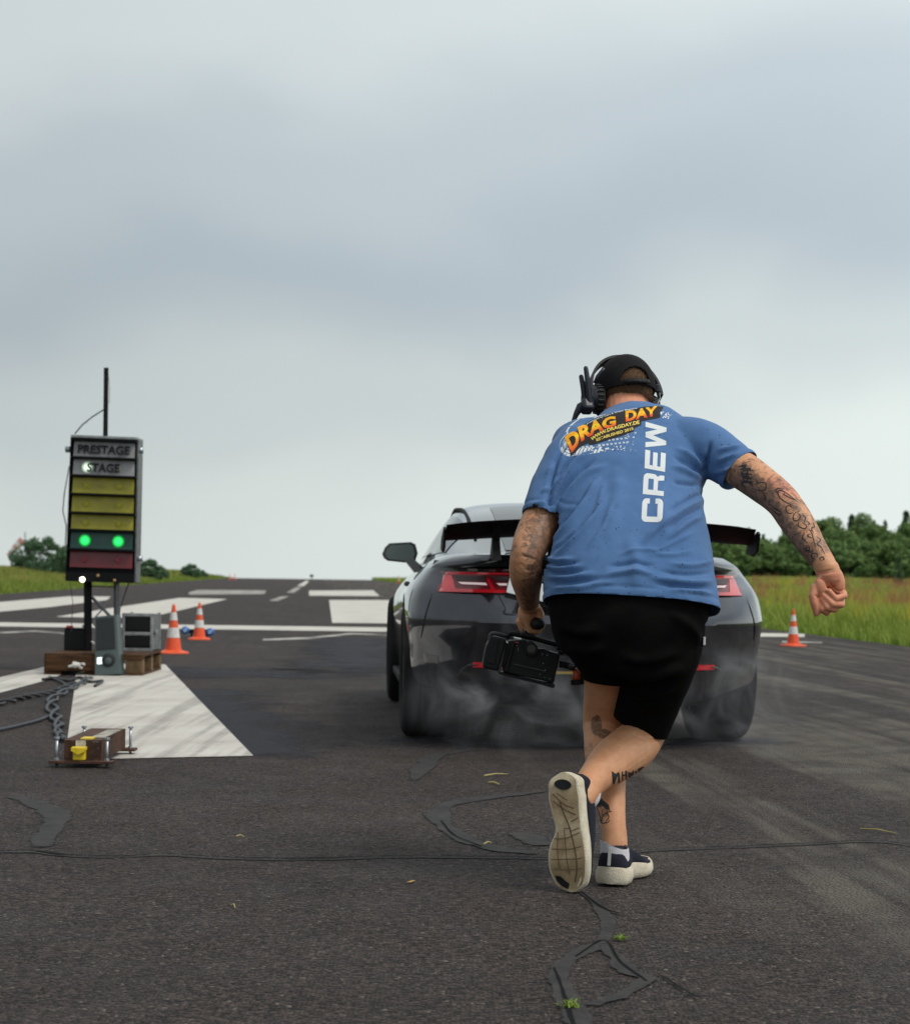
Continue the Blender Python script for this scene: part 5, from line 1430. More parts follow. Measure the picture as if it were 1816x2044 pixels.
for p_, c_ in ((.25, (.80, .20, .01, 1)), (.55, (.86, .55, .015, 1)), (.8, (.80, .30, .01, 1))):
    e_ = el.new(p_); e_.color = c_
k.color(rp.outputs[0])
m_pyel = mat('yellow_print', (0.82, 0.62, 0.12), .75)
# source coordinates of the big print: crop of 3.632 units per source pixel from (2150,1350)
def C8(cx, cy): return ((2150 + cx / 3.632) * .51314, (1350 + cy / 3.632) * .51314)
# C R E W - wide block letters, baseline on the right, reading upwards
def crew(name, cr_tl, cr_tr, cr_br, cr_bl, polys):
    q = [np.array(p) for p in (cr_tl, cr_tr, cr_br, cr_bl)]
    v = []; f = []
    for poly in polys:
        b = len(v)
        for a, t in poly: v.append((q[0] * (1 - a) + q[1] * a) * (1 - t) + (q[3] * (1 - a) + q[2] * a) * t)
        f.append(tuple(range(b, len(v))))
    return print_on(name, v, f, m_pwhite, .0018)
def C2(cx, cy): return ((2150 + cx / 3.0267) * .51314, (1530 + cy / 3.0267) * .51314)
# letters lie on their side: a runs across the letter's height (top of letter = left), t runs down = towards the letter's left edge
def rr(a0, t0, a1, t1): return [(a0, t0), (a1, t0), (a1, t1), (a0, t1)]
crew('letter_w', C2(1088, 340), C2(1335, 378), C2(1328, 640), C2(1086, 640), [
    [(0, 0), (1, .12), (1, .30), (0, .20)], [(0, .40), (1, .12), (1, .30), (.02, .60)], [(.02, .40), (1, .72), (1, .90), (0, .60)], [(0, .80), (1, .72), (1, .90), (0, 1.0)]])
crew('letter_e', C2(1085, 668), C2(1325, 712), C2(1315, 930), C2(1076, 885), [
    rr(0, .78, 1, 1), rr(0, 0, .24, .80), rr(.39, .06, .61, .80), rr(.76, 0, 1, .80)])
cE = lambda n0, a0, t0, ra, rt, s0, s1: [(a0 + ra * math.cos(s), t0 + rt * math.sin(s)) for s in np.linspace(s0, s1, n0)]
def arcband(ac, tc, Ro, Ri, s0, s1, n_=9):
    return [[(ac + Ro[0] * math.cos(a), tc + Ro[1] * math.sin(a)), (ac + Ro[0] * math.cos(b), tc + Ro[1] * math.sin(b)), (ac, tc)] for a, b in zip(np.linspace(s0, s1, n_)[:-1], np.linspace(s0, s1, n_)[1:])]
H_ = math.pi / 2
crew('letter_r', C2(1068, 938), C2(1308, 975), C2(1298, 1215), C2(1055, 1190), [
    rr(0, .76, 1, 1), rr(0, .22, .24, .78), rr(.50, .24, .71, .78), rr(.22, .0, .51, .24)] + arcband(.22, .22, (.22, .22), (.0, .0), math.pi, math.pi * 1.5) + arcband(.49, .24, (.22, .24), (0, 0), -H_, 0) + [[(.60, .16), (.66, .30), (1, .24), (1, 0), (.80, .02)]])
crew('letter_c', C2(1052, 1240), C2(1295, 1245), C2(1285, 1525), C2(1038, 1515), [
    rr(.20, .77, .80, 1), rr(0, .22, .25, .80), rr(.75, .22, 1, .80), rr(.20, 0, .36, .22), rr(.64, 0, .80, .22)] + arcband(.20, .22, (.20, .22), (0, 0), math.pi, 1.5 * math.pi) + arcband(.80, .22, (.20, .22), (0, 0), -H_, 0) + arcband(.20, .80, (.20, .20), (0, 0), H_, math.pi) + arcband(.80, .80, (.20, .20), (0, 0), 0, H_))
# tyre track behind the badge
rgp = np.random.default_rng(3); vv = []; ff = []
def shard(poly):
    b = len(vv); vv.extend(poly); ff.append(tuple(range(b, len(vv))))
for i in range(15):                       # long blocks along the lower edge, breaking up to the right
    x0 = 255 + i * 52; br = max(0, (i - 5) / 10)
    if rgp.uniform() < br * .35: continue
    h_ = 95 * (1 - br * .45); yb_ = 1545 - 6.5 * i; sl = 40
    if br > .2:
        for q in range(3):
            cx_, cy_ = x0 + rgp.uniform(0, 45), yb_ - rgp.uniform(5, h_); r_ = rgp.uniform(7, 17) * (1.2 - br * .6)
            shard([C8(cx_ + r_ * math.cos(a) * rgp.uniform(.6, 1.3), cy_ + r_ * math.sin(a) * rgp.uniform(.6, 1.2)) for a in np.linspace(0, 6.28, 6)[:-1]])
    else:
        shard([C8(x0, yb_), C8(x0 + 36, yb_ - 4), C8(x0 + 36 + sl, yb_ - h_), C8(x0 + sl, yb_ - h_)])
for row_ in range(3):
    for i in range(14):
        x0 = 350 + i * 58 + row_ * 25; y_ = 1452 - row_ * 62 - 7.5 * i; br = i / 14
        if rgp.uniform() < br * .3: continue
        s_ = 1 - br * .45
        a_, b_, c_, d_ = (x0, y_), (x0 + 42 * s_, y_ - 12), (x0 + 30 * s_, y_ - 46 * s_), (x0 - 8, y_ - 30 * s_)
        shard([C8(*a_), C8(*b_), C8(*c_)]); shard([C8(x0 + 2, y_ - 12 * s_), C8(c_[0] - 8, c_[1] + 2), C8(*d_)])
for i in range(26):
    cx_, cy_ = rgp.uniform(1000, 1170), rgp.uniform(1200, 1480); r_ = rgp.uniform(3, 9)
    shard([C8(cx_ + r_ * math.cos(a), cy_ + r_ * math.sin(a) * .8) for a in np.linspace(0, 6.28, 5)[:-1]])
for i in range(22):                       # right end of the track
    cx_, cy_ = rgp.uniform(1520, 1700), rgp.uniform(920, 1010); cy_ += (cx_ - 1520) * .1; r_ = rgp.uniform(6, 15) * (1.3 - (cx_ - 1520) / 200)
    shard([C8(cx_ + r_ * math.cos(a), cy_ + r_ * math.sin(a) * .9) for a in np.linspace(0, 6.28, 6)[:-1]])
# left shoulder of the tyre: curved ribs
arc_pts = [(215, 1215), (150, 1270), (105, 1340), (95, 1420), (120, 1490), (180, 1535), (240, 1552)]
arc = catmull(np.array(arc_pts, float), 6)
for i in range(0, len(arc) - 1):
    a_, b_ = arc[i], arc[i + 1]; inn = np.array((245, 1420))
    for f0, f1 in ((0.0, .28), (.36, .62), (.70, .95)):
        shard([C8(*(a_ + (inn - a_) * f0)), C8(*(a_ + (b_ - a_) * .72 + (inn - a_) * f0)), C8(*(a_ + (b_ - a_) * .72 + (inn - a_) * f1)), C8(*(a_ + (inn - a_) * f1))])
def stroke(pts, w0, w1):
    c_ = catmull(np.array(pts, float), 5); t_ = np.gradient(c_, axis=0); t_ /= np.linalg.norm(t_, axis=1, keepdims=True); n_ = np.stack((-t_[:, 1], t_[:, 0]), 1)
    for i in range(len(c_) - 1):
        wa = w0 + (w1 - w0) * i / len(c_); wb = w0 + (w1 - w0) * (i + 1) / len(c_)
        shard([C8(*(c_[i] + n_[i] * wa)), C8(*(c_[i + 1] + n_[i + 1] * wb)), C8(*(c_[i + 1] - n_[i + 1] * wb)), C8(*(c_[i] - n_[i] * wa))])
stroke([(205, 1235), (215, 1170), (290, 1085), (380, 1020), (480, 980), (560, 955)], 9, 4)
stroke([(180, 1210), (240, 1120), (330, 1045), (450, 985)], 4, 2)
stroke([(560, 1000), (590, 960), (660, 920), (770, 882)], 14, 3)
stroke([(580, 1010), (640, 985), (720, 965), (775, 960)], 5, 2)
print_on('tyre_track_print', vv, ff, m_pwhite, .0014, maxlen=9)
# badge outline
badge = [(195, 1290), (250, 1240), (375, 1175), (440, 1130), (430, 1105), (600, 1010), (700, 975), (860, 930), (1010, 900), (1180, 870), (1300, 850), (1450, 842), (1558, 848), (1545, 885), (1510, 925), (1515, 1000), (1440, 1020), (1330, 1040), (1245, 1055), (1245, 1110), (1150, 1150), (1135, 1200), (960, 1265), (760, 1325), (590, 1380), (520, 1395), (505, 1360), (400, 1410), (340, 1470), (258, 1545), (235, 1480), (205, 1370)]
print_on('badge_print', [C8(*p) for p in badge], [tuple(range(len(badge)))], m_pblack, .0020, maxlen=6)
# lettering bent along lines of the badge
def bent(s, base, height, off_b, mt, name, shear=0.0, sx=1.0, off=.0028, grad=False, hfun=None):
    """base: polyline (crop coords) of the baseline; the text is stretched to it"""
    t, f = text2d(s, 1.0, off_b, shear)
    mn, mx = t.min(0), t.max(0); u = (t[:, 0] - mn[0]) / (mx[0] - mn[0]); w_ = (t[:, 1] - mn[1]) / (mx[1] - mn[1])
    c_ = catmull(np.array(base, float), 8); L_ = np.concatenate(([0], np.cumsum(np.linalg.norm(np.diff(c_, axis=0), axis=1)))); L_ /= L_[-1]
    bx, by = np.interp(u, L_, c_[:, 0]), np.interp(u, L_, c_[:, 1])
    tx, ty_ = np.gradient(np.interp(np.linspace(0, 1, 60), L_, c_[:, 0])), np.gradient(np.interp(np.linspace(0, 1, 60), L_, c_[:, 1]))
    ang = np.interp(u, np.linspace(0, 1, 60), np.arctan2(ty_, tx)) * .55
    hh = np.array([height if hfun is None else hfun(q) for q in u])
    X_ = bx + np.sin(ang) * w_ * hh; Y_ = by - np.cos(ang) * w_ * hh
    v = [C8(a, b) for a, b in zip(X_, Y_)]
    # carry the height fraction to the subdivided points by nearest lookup
    src = np.array(v)
    def g(x, y):
        i = np.argsort(((src - (x, y)) ** 2).sum(1))[:3]; d_ = ((src[i] - (x, y)) ** 2).sum(1) + 1e-6
        return float((w_[i] / d_).sum() / (1 / d_).sum())
    return print_on(name, v, f, mt, off, maxlen=5, grad=g if grad else None)
bent('DRAG', [(262, 1505), (330, 1425), (420, 1335), (560, 1255), (720, 1180), (905, 1120)], 190, .045, m_pfire, 'badge_word', shear=.10, grad=True, hfun=lambda u: 235 - 95 * u)
bent('DAY', [(1025, 1068), (1180, 1035), (1330, 1005), (1485, 975)], 140, .045, m_pfire, 'badge_word', shear=.10, grad=True, hfun=lambda u: 150 - 15 * u)
bent('WWW.DRAGDAY.DE', [(548, 1338), (640, 1275), (760, 1215), (900, 1170), (1060, 1130), (1222, 1095)], 50, .03, m_pyel, 'badge_line')
bent('ESTABLISHED 2015', [(618, 1342), (740, 1296), (880, 1252), (1010, 1215), (1135, 1178)], 40, .025, m_pyel, 'badge_line')
bent('presented by Cars & Stripes Magazine', [(480, 1112), (620, 1040), (780, 985), (960, 930), (1190, 888)], 26, .012, m_pwhite, 'badge_line')

# ---- the body: one skin
bd = MB()
tor_b = [(t[0], t[1], t[2], t[3] * .90 - 10, t[4] * .86 - .008, t[5], t[6]) for t in TOR[1:9]]
bd.loft(torso_rings(dense(tor_b, 3), 0, 48))
limb(bd, [(1252, 860, 5.79, .066), (1250, 830, 5.83, .064), (1249, 805, 5.87, .064)])
HC = P(1248, 792, 5.90); HK = 1.07                                    # head centre and axes (face turned a little to the left, head bowed)
hy = R(14); hp = R(30)
HF = np.array((-math.sin(hy) * math.cos(hp), math.cos(hy) * math.cos(hp), -math.sin(hp))); HR = np.array((math.cos(hy), math.sin(hy), 0)); HU = np.cross(HR, HF)
def hd(r, f_, u): return HC + HR * r * HK + HF * f_ * HK + HU * u * HK
bd.ell(hd(0, -.005, .02), (HR * .079, HF * .103, HU * .094), 28, 18)
bd.ell(hd(0, .03, -.045), (HR * .060, HF * .068, HU * .075), 24, 16)
bd.ell(hd(0, .075, -.085), (HR * .032, HF * .028, HU * .026), 16, 12)       # chin
bd.tube([hd(0, .088, .0), hd(0, .112, -.028)], [.010, .014], 12, round_ends=True)   # nose
bd.ell(hd(0, .086, .015), (HR * .050, HF * .014, HU * .010), 16, 10)        # brow
bd.ell(hd(0, .093, -.058), (HR * .022, HF * .012, HU * .010), 14, 10)       # lips
for s in (-1, 1): bd.ell(hd(s * .075, -.002, -.015), (HR * .008, HF * .018, HU * .030), 14, 10)
# arms
RA = [(1395, 893, 5.66, .048), (1440, 913, 5.62, .049), (1480, 938, 5.57, .0545), (1522, 968, 5.50, .052), (1560, 1000, 5.43, .048), (1592, 1046, 5.36, .046), (1620, 1090, 5.30, .038), (1642, 1122, 5.265, .032), (1653, 1146, 5.255, .032)]
limb(bd, RA, 24)
LA = [(1164, 905, 5.66, .034), (1117, 968, 5.585, .040), (1086, 1024, 5.54, .053), (1063, 1075, 5.49, .053), (1050, 1118, 5.46, .047), (1050, 1150, 5.515, .047), (1053, 1180, 5.59, .037), (1056, 1207, 5.655, .029)]
limb(bd, LA, 24)
# right hand: loose fist, palm side towards the viewer
def K4(cx, cy, d): return P(1590.6 + cx * .07064, 1103.2 + cy * .07064, d)
DH = 5.255
bd.tube([K4(880, 480, DH), K4(900, 640, DH)], [.031, .033], 20, round_ends=True)
bd.ell(K4(1120, 800, DH + .004), (np.array((.021, 0, .004)), np.array((0, .017, 0)), np.array((-.008, 0, .040))), 18, 12)      # heel of the palm
bd.ell(K4(660, 960, DH - .012), (np.array((.019, 0, 0)), np.array((0, .018, 0)), np.array((0, 0, .029))), 18, 12)             # ball of the thumb
bd.ell(K4(900, 960, DH + .014), (np.array((.037, 0, 0)), np.array((0, .015, 0)), np.array((0, 0, .046))), 20, 12)             # palm
bd.ell(K4(900, 1350, DH + .022), (np.array((.036, 0, .008)), np.array((0, .015, 0)), np.array((-.004, 0, .030))), 20, 12)     # knuckle row
def finger(pts, rad):
    chain(bd, [K4(*p) for p in pts], rad, 12)
finger([(1290, 1130, DH + .012), (1325, 1215, DH - .012), (1080, 1300, DH - .026), (890, 1075, DH - .026)], [.0098, .0095, .0088, .0076])
finger([(1240, 1350, DH + .016), (1235, 1470, DH - .012), (980, 1450, DH - .028), (770, 1235, DH - .024)], [.0105, .0102, .0094, .0082])
finger([(1080, 1480, DH + .018), (1060, 1600, DH - .010), (830, 1540, DH - .026), (690, 1290, DH - .020)], [.0108, .0104, .0096, .0084])
finger([(880, 1520, DH + .018), (830, 1690, DH - .006), (700, 1600, DH - .022), (600, 1370, DH - .014)], [.0108, .0104, .0096, .0082])
finger([(500, 1000, DH - .010), (440, 1220, DH - .018), (470, 1430, DH - .020), (545, 1720, DH - .016)], [.014, .0118, .0112, .0088])
# left hand: wrapped round the top handle
DL = 5.665
def K2(cx, cy, d): return P(949.2 + cx * .14127, 1154.5 + cy * .14127, d)
bd.ell(K2(735, 500, DL + .012), (np.array((.030, .008, 0)), np.array((-.004, .026, 0)), np.array((0, 0, .040))), 18, 12)
GH0, GH1 = K2(690, 615, DL + .085), K2(880, 640, DL - .015)             # handle axis, far end to near end
gd = nrm(GH1 - GH0); gu = np.array((0, 0, 1.0)); gs_ = nrm(np.cross(gd, gu))
for i in range(4):
    c_ = GH0 + gd * (.020 + .0205 * i); r_ = .0265
    arcp = [c_ + (-gs_ * math.cos(a) * r_ + gu * math.sin(a) * r_) for a in (R(120), R(175), R(235), R(290), R(345))]
    chain(bd, arcp, [.0102, .0098, .0092, .0086, .0078], 12)
bd.ell(GH0 + gd * .052 + gu * .026 - gs_ * .010, (gd * .046, gs_ * .026, gu * .020), 18, 12)
chain(bd, [K2(840, 380, DL + .01), K2(905, 470, DL - .004), K2(915, 560, DL - .012), K2(890, 600, DL - .010)], [.0125, .0108, .0098, .0082], 12)
# legs
limb(bd, [(1206, 1265, 5.44, .085), (1209, 1345, 5.58, .064), (1206, 1428, 5.70, .064), (1205, 1470, 5.675, .060), (1209, 1530, 5.59, .0585), (1216, 1590, 5.52, .046), (1223, 1640, 5.46, .036), (1227, 1680, 5.435, .035), (1226, 1725, 5.43, .036)], 24)
limb(bd, [(1308, 1265, 5.44, .100), (1303, 1350, 5.57, .086), (1290, 1440, 5.675, .066), (1282, 1468, 5.64, .064), (1258, 1494, 5.55, .069), (1222, 1520, 5.46, .064), (1190, 1549, 5.385, .048), (1172, 1571, 5.335, .041), (1161, 1592, 5.30, .038)], 24)
BV, BF = remeshed(bd, .0028, 3)
BN = vnormals(BV, BF)
BV = BV + BN * (vnoise(BV, 30, 5.0) * .0006)[:, None]
bp = proj(BV)
def crease(lines, amp, wid, dmin=0., dmax=9.):
    global BV
    best = np.zeros(len(BV))
    for ln_ in lines:
        ln_ = catmull(np.array(ln_, float), 5); d = np.full(len(BV), 1e9); tt = np.zeros(len(BV)); L_ = len(ln_) - 1
        for i in range(L_):
            dd, t = seg_dist(bp, ln_[i], ln_[i + 1]); m_ = dd < d; d[m_] = dd[m_]; tt[m_] = (i + t[m_]) / L_
        best = np.maximum(best, np.exp(-(d / wid) ** 2) * np.clip(np.minimum(tt, 1 - tt) / .2, 0, 1))
    BV = BV + BN * (best * amp * ((BN[:, 1] < .1) & (BV[:, 1] > dmin) & (BV[:, 1] < dmax)))[:, None]
crease([[(1628, 1143), (1645, 1141), (1668, 1135)], [(1629, 1147), (1650, 1144), (1668, 1139)], [(1628, 1155), (1642, 1157), (1650, 1168), (1652, 1180)], [(1652, 1158), (1662, 1172), (1672, 1180), (1686, 1177)], [(1624, 1186), (1632, 1192), (1642, 1190)]], -.0035, 1.6)
crease([[(1036, 1108), (1052, 1112), (1072, 1118)], [(1035, 1122), (1050, 1136), (1062, 1140)]], -.0018, 2.5)
crease([[(1040, 1128), (1046, 1138), (1048, 1150)]], .002, 6)
crease([[(1258, 1462), (1285, 1475), (1318, 1478)]], -.004, 3)
# tattoo density (ink under the skin) and redness
ink = np.zeros(len(BV)); line = np.zeros(len(BV))
dR = np.full(len(BV), 9.0); tR = np.zeros(len(BV))
cr_ = catmull(np.array([P(*q[:3]) for q in RA]), 4)
for i in range(len(cr_) - 1):
    dd, t = seg_dist(BV, cr_[i], cr_[i + 1]); m_ = dd < dR; dR[m_] = dd[m_]; tR[m_] = (i + t[m_]) / (len(cr_) - 1)
armR = (dR < .085) & (bp[:, 0] > 1400)
line = np.where(armR, sstep(.40, .52, tR) * (1 - sstep(.845, .89, tR)), 0)
shade_side = ((BV - 0) @ np.array((-.75, 0, -.66))); 
ctr = cr_[np.clip((tR * (len(cr_) - 1)).astype(int), 0, len(cr_) - 1)]
low = ((BV - ctr) @ nrm(np.array((-.62, .1, -.75)))) / .045
ink = np.where(armR, (1 - sstep(.43, .53, tR)) * sstep(.22, .3, tR) * (.35 + .75 * sstep(-.6, .3, low)) + line * (.42 + .65 * sstep(-.1, .8, low)), 0)
dL_ = np.full(len(BV), 9.0); tL = np.zeros(len(BV)); cl_ = catmull(np.array([P(*q[:3]) for q in LA]), 4)
for i in range(len(cl_) - 1):
    dd, t = seg_dist(BV, cl_[i], cl_[i + 1]); m_ = dd < dL_; dL_[m_] = dd[m_]; tL[m_] = (i + t[m_]) / (len(cl_) - 1)
armL = (dL_ < .075) & (bp[:, 0] < 1130)
ctrL = cl_[np.clip((tL * (len(cl_) - 1)).astype(int), 0, len(cl_) - 1)]; lowL = ((BV - ctrL) @ np.array((1., 0, 0))) / .045
ink = np.maximum(ink, np.where(armL, sstep(.25, .35, tL) * (1 - sstep(.965, .985, tL)) * (.42 + .45 * sstep(-.6, .5, lowL)) * (1 - .45 * np.exp(-((tL - .60) / .06) ** 2)), 0))
line = np.maximum(line, np.where(armL, .55 * sstep(.3, .4, tL) * (1 - sstep(.95, .98, tL)), 0))
# standing leg: patches at the outer knee and inner shin
def spot(x, y, rx, ry, amt, dmin=0, dmax=9):
    global ink
    q = ((bp[:, 0] - x) / rx) ** 2 + ((bp[:, 1] - y) / ry) ** 2
    ink = np.maximum(ink, np.where((BV[:, 1] > dmin) & (BV[:, 1] < dmax) & (BN[:, 1] < .25), amt * (1 - sstep(.5, 1.1, q)), 0))
spot(1190, 1448, 13, 24, .85, 5.55); spot(1205, 1465, 16, 12, .7, 5.55); spot(1172, 1500, 14, 30, .45, 5.45)
spot(1196, 1602, 10, 11, .9, 5.40); spot(1206, 1622, 9, 12, .55, 5.40)
hot = np.zeros(len(BV))
hot = np.maximum(hot, np.where(armR, np.exp(-((tR - .50) / .07) ** 2) * sstep(-.2, -.9, low) if False else np.exp(-((tR - .50) / .08) ** 2) * (1 - sstep(-.6, .4, low)), 0))
hot = np.maximum(hot, np.where((bp[:, 0] > 1610) & (bp[:, 1] > 1140) & (bp[:, 1] < 1240), .9, 0))
hot = np.maximum(hot, np.where((bp[:, 1] > 785) & (bp[:, 1] < 815) & (bp[:, 0] > 1190) & (bp[:, 0] < 1310), .8, 0))
m_skin, k = newmat('skin', .55, .4)
o = k.obj()
n1 = k.math('ADD', k.math('MULTIPLY', k.noise(o, 22, 5, .7), .6), k.math('MULTIPLY', k.noise(o, 7, 3, .6), .4)); n2 = k.noise(o, 160, 3, .6)
c = k.mix(k.rng(n1, .36, .64), (0.52, 0.235, 0.118), (0.66, 0.345, 0.190))
c = k.mix(k.math('MULTIPLY', k.attr('hot'), .75), c, (0.64, 0.24, 0.15))
c = k.mix(k.rng(n2, .62, .8, 0, .25), c, (0.42, 0.20, 0.14))
# line work: level lines of a twisted noise read as swirling drawn contours
sw = k.noise(o, 17, 1.5, .5, 1.6)
fr = k.math('ABSOLUTE', k.math('SUBTRACT', k.math('FRACT', k.math('MULTIPLY', sw, 9.0)), .5))
ln = k.math('MULTIPLY', k.rng(fr, .10, .04, 0, 1), k.rng(k.noise(o, 30, 2), .38, .5))
lm = k.math('MULTIPLY', ln, k.math('MULTIPLY', k.attr('line'), .85))
inkv = k.rng(k.math('MULTIPLY_ADD', k.attr('ink'), .72, k.noise(o, 34, 4, .65, 1.2)), .72, .98, 0, 1, smooth=True)
inkv = k.math('MULTIPLY', inkv, k.rng(k.noise(o, 55, 4, .7, 1.0), .34, .60, .5, 1.0))
c = k.mix(k.math('MULTIPLY', inkv, .84), c, (0.050, 0.036, 0.030))
c = k.mix(lm, c, (0.03, 0.027, 0.027))
c = k.mix(k.math('MULTIPLY', k.attr('line'), k.rng(k.noise(o, 24, 3, .6), .45, .62, 0, .30)), c, (0.13, 0.10, 0.085))
k.color(c); k.bump(k.math('ADD', n2, k.math('MULTIPLY', k.voro(o, 420), .5)), .22, .0012)
k.bsdf.inputs['Subsurface Weight'].default_value = .12; k.bsdf.inputs['Subsurface Radius'].default_value = (.012, .005, .003); k.bsdf.inputs['Subsurface Scale'].default_value = .5
me = mesh_data('body', BV, BF, [m_skin], True)
set_attr(me, 'ink', ink); set_attr(me, 'line', line); set_attr(me, 'hot', hot)
body_m = link('body', me, man)
BBVH = BVHTree.FromPolygons([Vector(v) for v in BV], BF)
def on_skin(x, y, off=.0006):
    p = Vector(P(x, y, 1.0)); o_ = Vector((0, 0, EYE)); d_ = (p - o_).normalized(); h = BBVH.ray_cast(o_ + d_ * 4.5, d_, 2.0)
    if h[0] is None: return None
    n_ = h[1] if h[1].dot(d_) < 0 else -h[1]
    return np.array(h[0] + n_ * off)
m_ink = mat('tattoo_ink', (0.030, 0.028, 0.030), .6, spec=.3)
def C7(cx, cy): return (1359.7 + cx * .2009, 846.6 + cy * .2009)
def ink_strokes(name, lines, w, conv, mt=m_ink):
    vv_ = []; ff_ = []
    for ln_ in lines:
        c_ = np.array([conv(*q) for q in catmull(np.array(ln_, float), 6)]); t_ = np.gradient(c_, axis=0); t_ /= np.linalg.norm(t_, axis=1, keepdims=True) + 1e-9; n_ = np.stack((-t_[:, 1], t_[:, 0]), 1); m_ = len(c_)
        for i in range(m_ - 1):
            wa, wb = [w * (.35 + .65 * math.sin(math.pi * (j + .3) / (m_ + .2))) for j in (i, i + 1)]; b_ = len(vv_)
            vv_ += [c_[i] + n_[i] * wa, c_[i + 1] + n_[i + 1] * wb, c_[i + 1] - n_[i + 1] * wb, c_[i] - n_[i] * wa]; ff_.append((b_, b_ + 1, b_ + 2, b_ + 3))
    return print_on(name, vv_, ff_, mt, .0006, body_m, maxlen=6, surf=on_skin)
ink_strokes('tattoo_swirls', [[(1150, 770), (1060, 700), (990, 660), (955, 680), (985, 740), (1080, 800), (1150, 820)], [(1140, 760), (1050, 720), (1000, 690)], [(960, 680), (930, 660), (960, 640), (1010, 650)],
    [(1130, 840), (1060, 810), (1035, 840), (1060, 885), (1110, 880)], [(1180, 860), (1120, 890), (1110, 950), (1150, 960), (1180, 920), (1150, 880)], [(1200, 900), (1230, 930), (1215, 980)], [(1170, 960), (1160, 1010), (1220, 1040), (1240, 1010), (1200, 980)],
    [(1220, 1080), (1200, 1130), (1250, 1180)], [(1260, 1040), (1290, 1080), (1310, 1150), (1330, 1220)], [(1300, 980), (1320, 1020), (1290, 1040), (1310, 1080)], [(1340, 1120), (1380, 1150), (1350, 1190), (1390, 1230), (1420, 1290)], [(1330, 1350), (1290, 1320), (1300, 1285), (1345, 1290), (1345, 1330)],
    [(1390, 1360), (1370, 1335), (1400, 1320), (1415, 1345), (1395, 1350)], [(1250, 1200), (1230, 1250), (1270, 1250), (1260, 1200)], [(870, 790), (930, 840), (1000, 880)], [(880, 830), (960, 900), (1000, 890)], [(1240, 960), (1270, 990), (1250, 1000)], [(1280, 1090), (1250, 1110), (1290, 1130)]], 1.15, C7)
ink_strokes('tattoo_lettering', [[(635, 625), (600, 600), (625, 575), (690, 590), (705, 615)], [(610, 560), (700, 585)], [(610, 560), (620, 535), (655, 540), (655, 570), (715, 570)], [(600, 525), (690, 545)], [(600, 525), (600, 500), (645, 530), (645, 505), (690, 545), (695, 520)], [(590, 490), (700, 500)], [(590, 490), (640, 455), (715, 460)], [(655, 500), (655, 465)],
    [(585, 450), (690, 440)], [(585, 450), (635, 425), (570, 420)], [(570, 420), (650, 405)]], 1.6, C7)
ink_strokes('tattoo_figure', [[(720, 640), (775, 660), (830, 650), (835, 590), (780, 580), (730, 600)], [(790, 660), (830, 720), (825, 760)], [(740, 575), (752, 565), (745, 585)]], 1.1, C7)
# calf lettering, inner shin mark
def C6(cx, cy): return (974.9 + cx * .3264, 1154.5 + cy * .3264)
def blades_on(name, polys, conv):
    vv_ = []; ff_ = []
    for p_ in polys:
        b_ = len(vv_); vv_ += [conv(*q) for q in p_]; ff_.append(tuple(range(b_, len(vv_))))
    return print_on(name, vv_, ff_, m_ink, .0006, body_m, maxlen=5, surf=on_skin)
blades_on('calf_tattoo', [[(752, 1178), (775, 1195), (800, 1180), (785, 1215), (770, 1255), (758, 1262), (768, 1225)], [(790, 1195), (800, 1190), (803, 1255), (790, 1258)], [(812, 1182), (820, 1180), (822, 1232), (814, 1240)], [(820, 1200), (836, 1196), (836, 1206), (820, 1210)], [(834, 1172), (846, 1180), (846, 1226), (836, 1236)], [(852, 1180), (870, 1190), (885, 1170), (888, 1195), (870, 1222), (852, 1215)], [(892, 1180), (905, 1172), (908, 1205), (895, 1212)], [(910, 1165), (935, 1152), (950, 1150), (940, 1185), (915, 1195)], [(945, 1158), (965, 1140), (962, 1170), (945, 1182)]], C6)
blades_on('shin_tattoo', [[(650, 1365), (690, 1350), (735, 1385), (742, 1420), (720, 1412), (690, 1385), (662, 1400)], [(735, 1420), (756, 1424), (735, 1432)]], C6)
ink_strokes('shin_tattoo', [[(660, 1395), (680, 1450), (692, 1495), (730, 1490), (742, 1475)], [(740, 1425), (700, 1450), (690, 1490)], [(725, 1435), (735, 1460), (715, 1490)]], 1.1, C6)

# ---- shorts
st = MB()
PEL = [(1253, 1120, 5.49, 148, .150, -3, 2.4), (1253, 1165, 5.455, 156, .160, -3, 2.4), (1254, 1215, 5.42, 158, .168, -3, 2.4), (1254, 1250, 5.425, 152, .172, -2, 2.3), (1263, 1288, 5.44, 132, .165, -2, 2.2), (1256, 1318, 5.46, 112, .135, -2, 2.0)]
def leg_rings(tab, n=48):
    cs = np.array([P(t[0], t[1], t[2]) for t in tab]); tg = np.gradient(cs, axis=0); out = []
    for t, c, g in zip(tab, cs, tg):
        g = nrm(g * np.array((.6, .75, 1))); a = R(t[5]); L = np.array((math.cos(a), 0, math.sin(a))); L = nrm(L - g * np.dot(L, g)); Fw = nrm(np.cross(g, L))
        out.append(ring(c, L * t[3] * px(t[2]), Fw * t[4], n, 2.2))
    return out
st.loft(leg_rings(dense(PEL, 4)))
st.loft(leg_rings(dense([(1194, 1258, 5.44, 76, .14, 0), (1201, 1290, 5.49, 62, .128, 4), (1209, 1325, 5.56, 52, .112, 8), (1214, 1365, 5.62, 49, .102, 10), (1216, 1400, 5.68, 48, .098, 10)], 4)))
st2 = MB()
st2.loft(leg_rings(dense([(1318, 1215, 5.43, 84, .140, 0), (1315, 1258, 5.44, 88, .147, 0), (1314, 1305, 5.49, 80, .137, -4), (1303, 1360, 5.56, 67, .120, -8), (1289, 1412, 5.61, 61, .108, -12), (1277, 1455, 5.65, 57, .100, -15), (1268, 1490, 5.68, 54, .095, -15)], 4)))
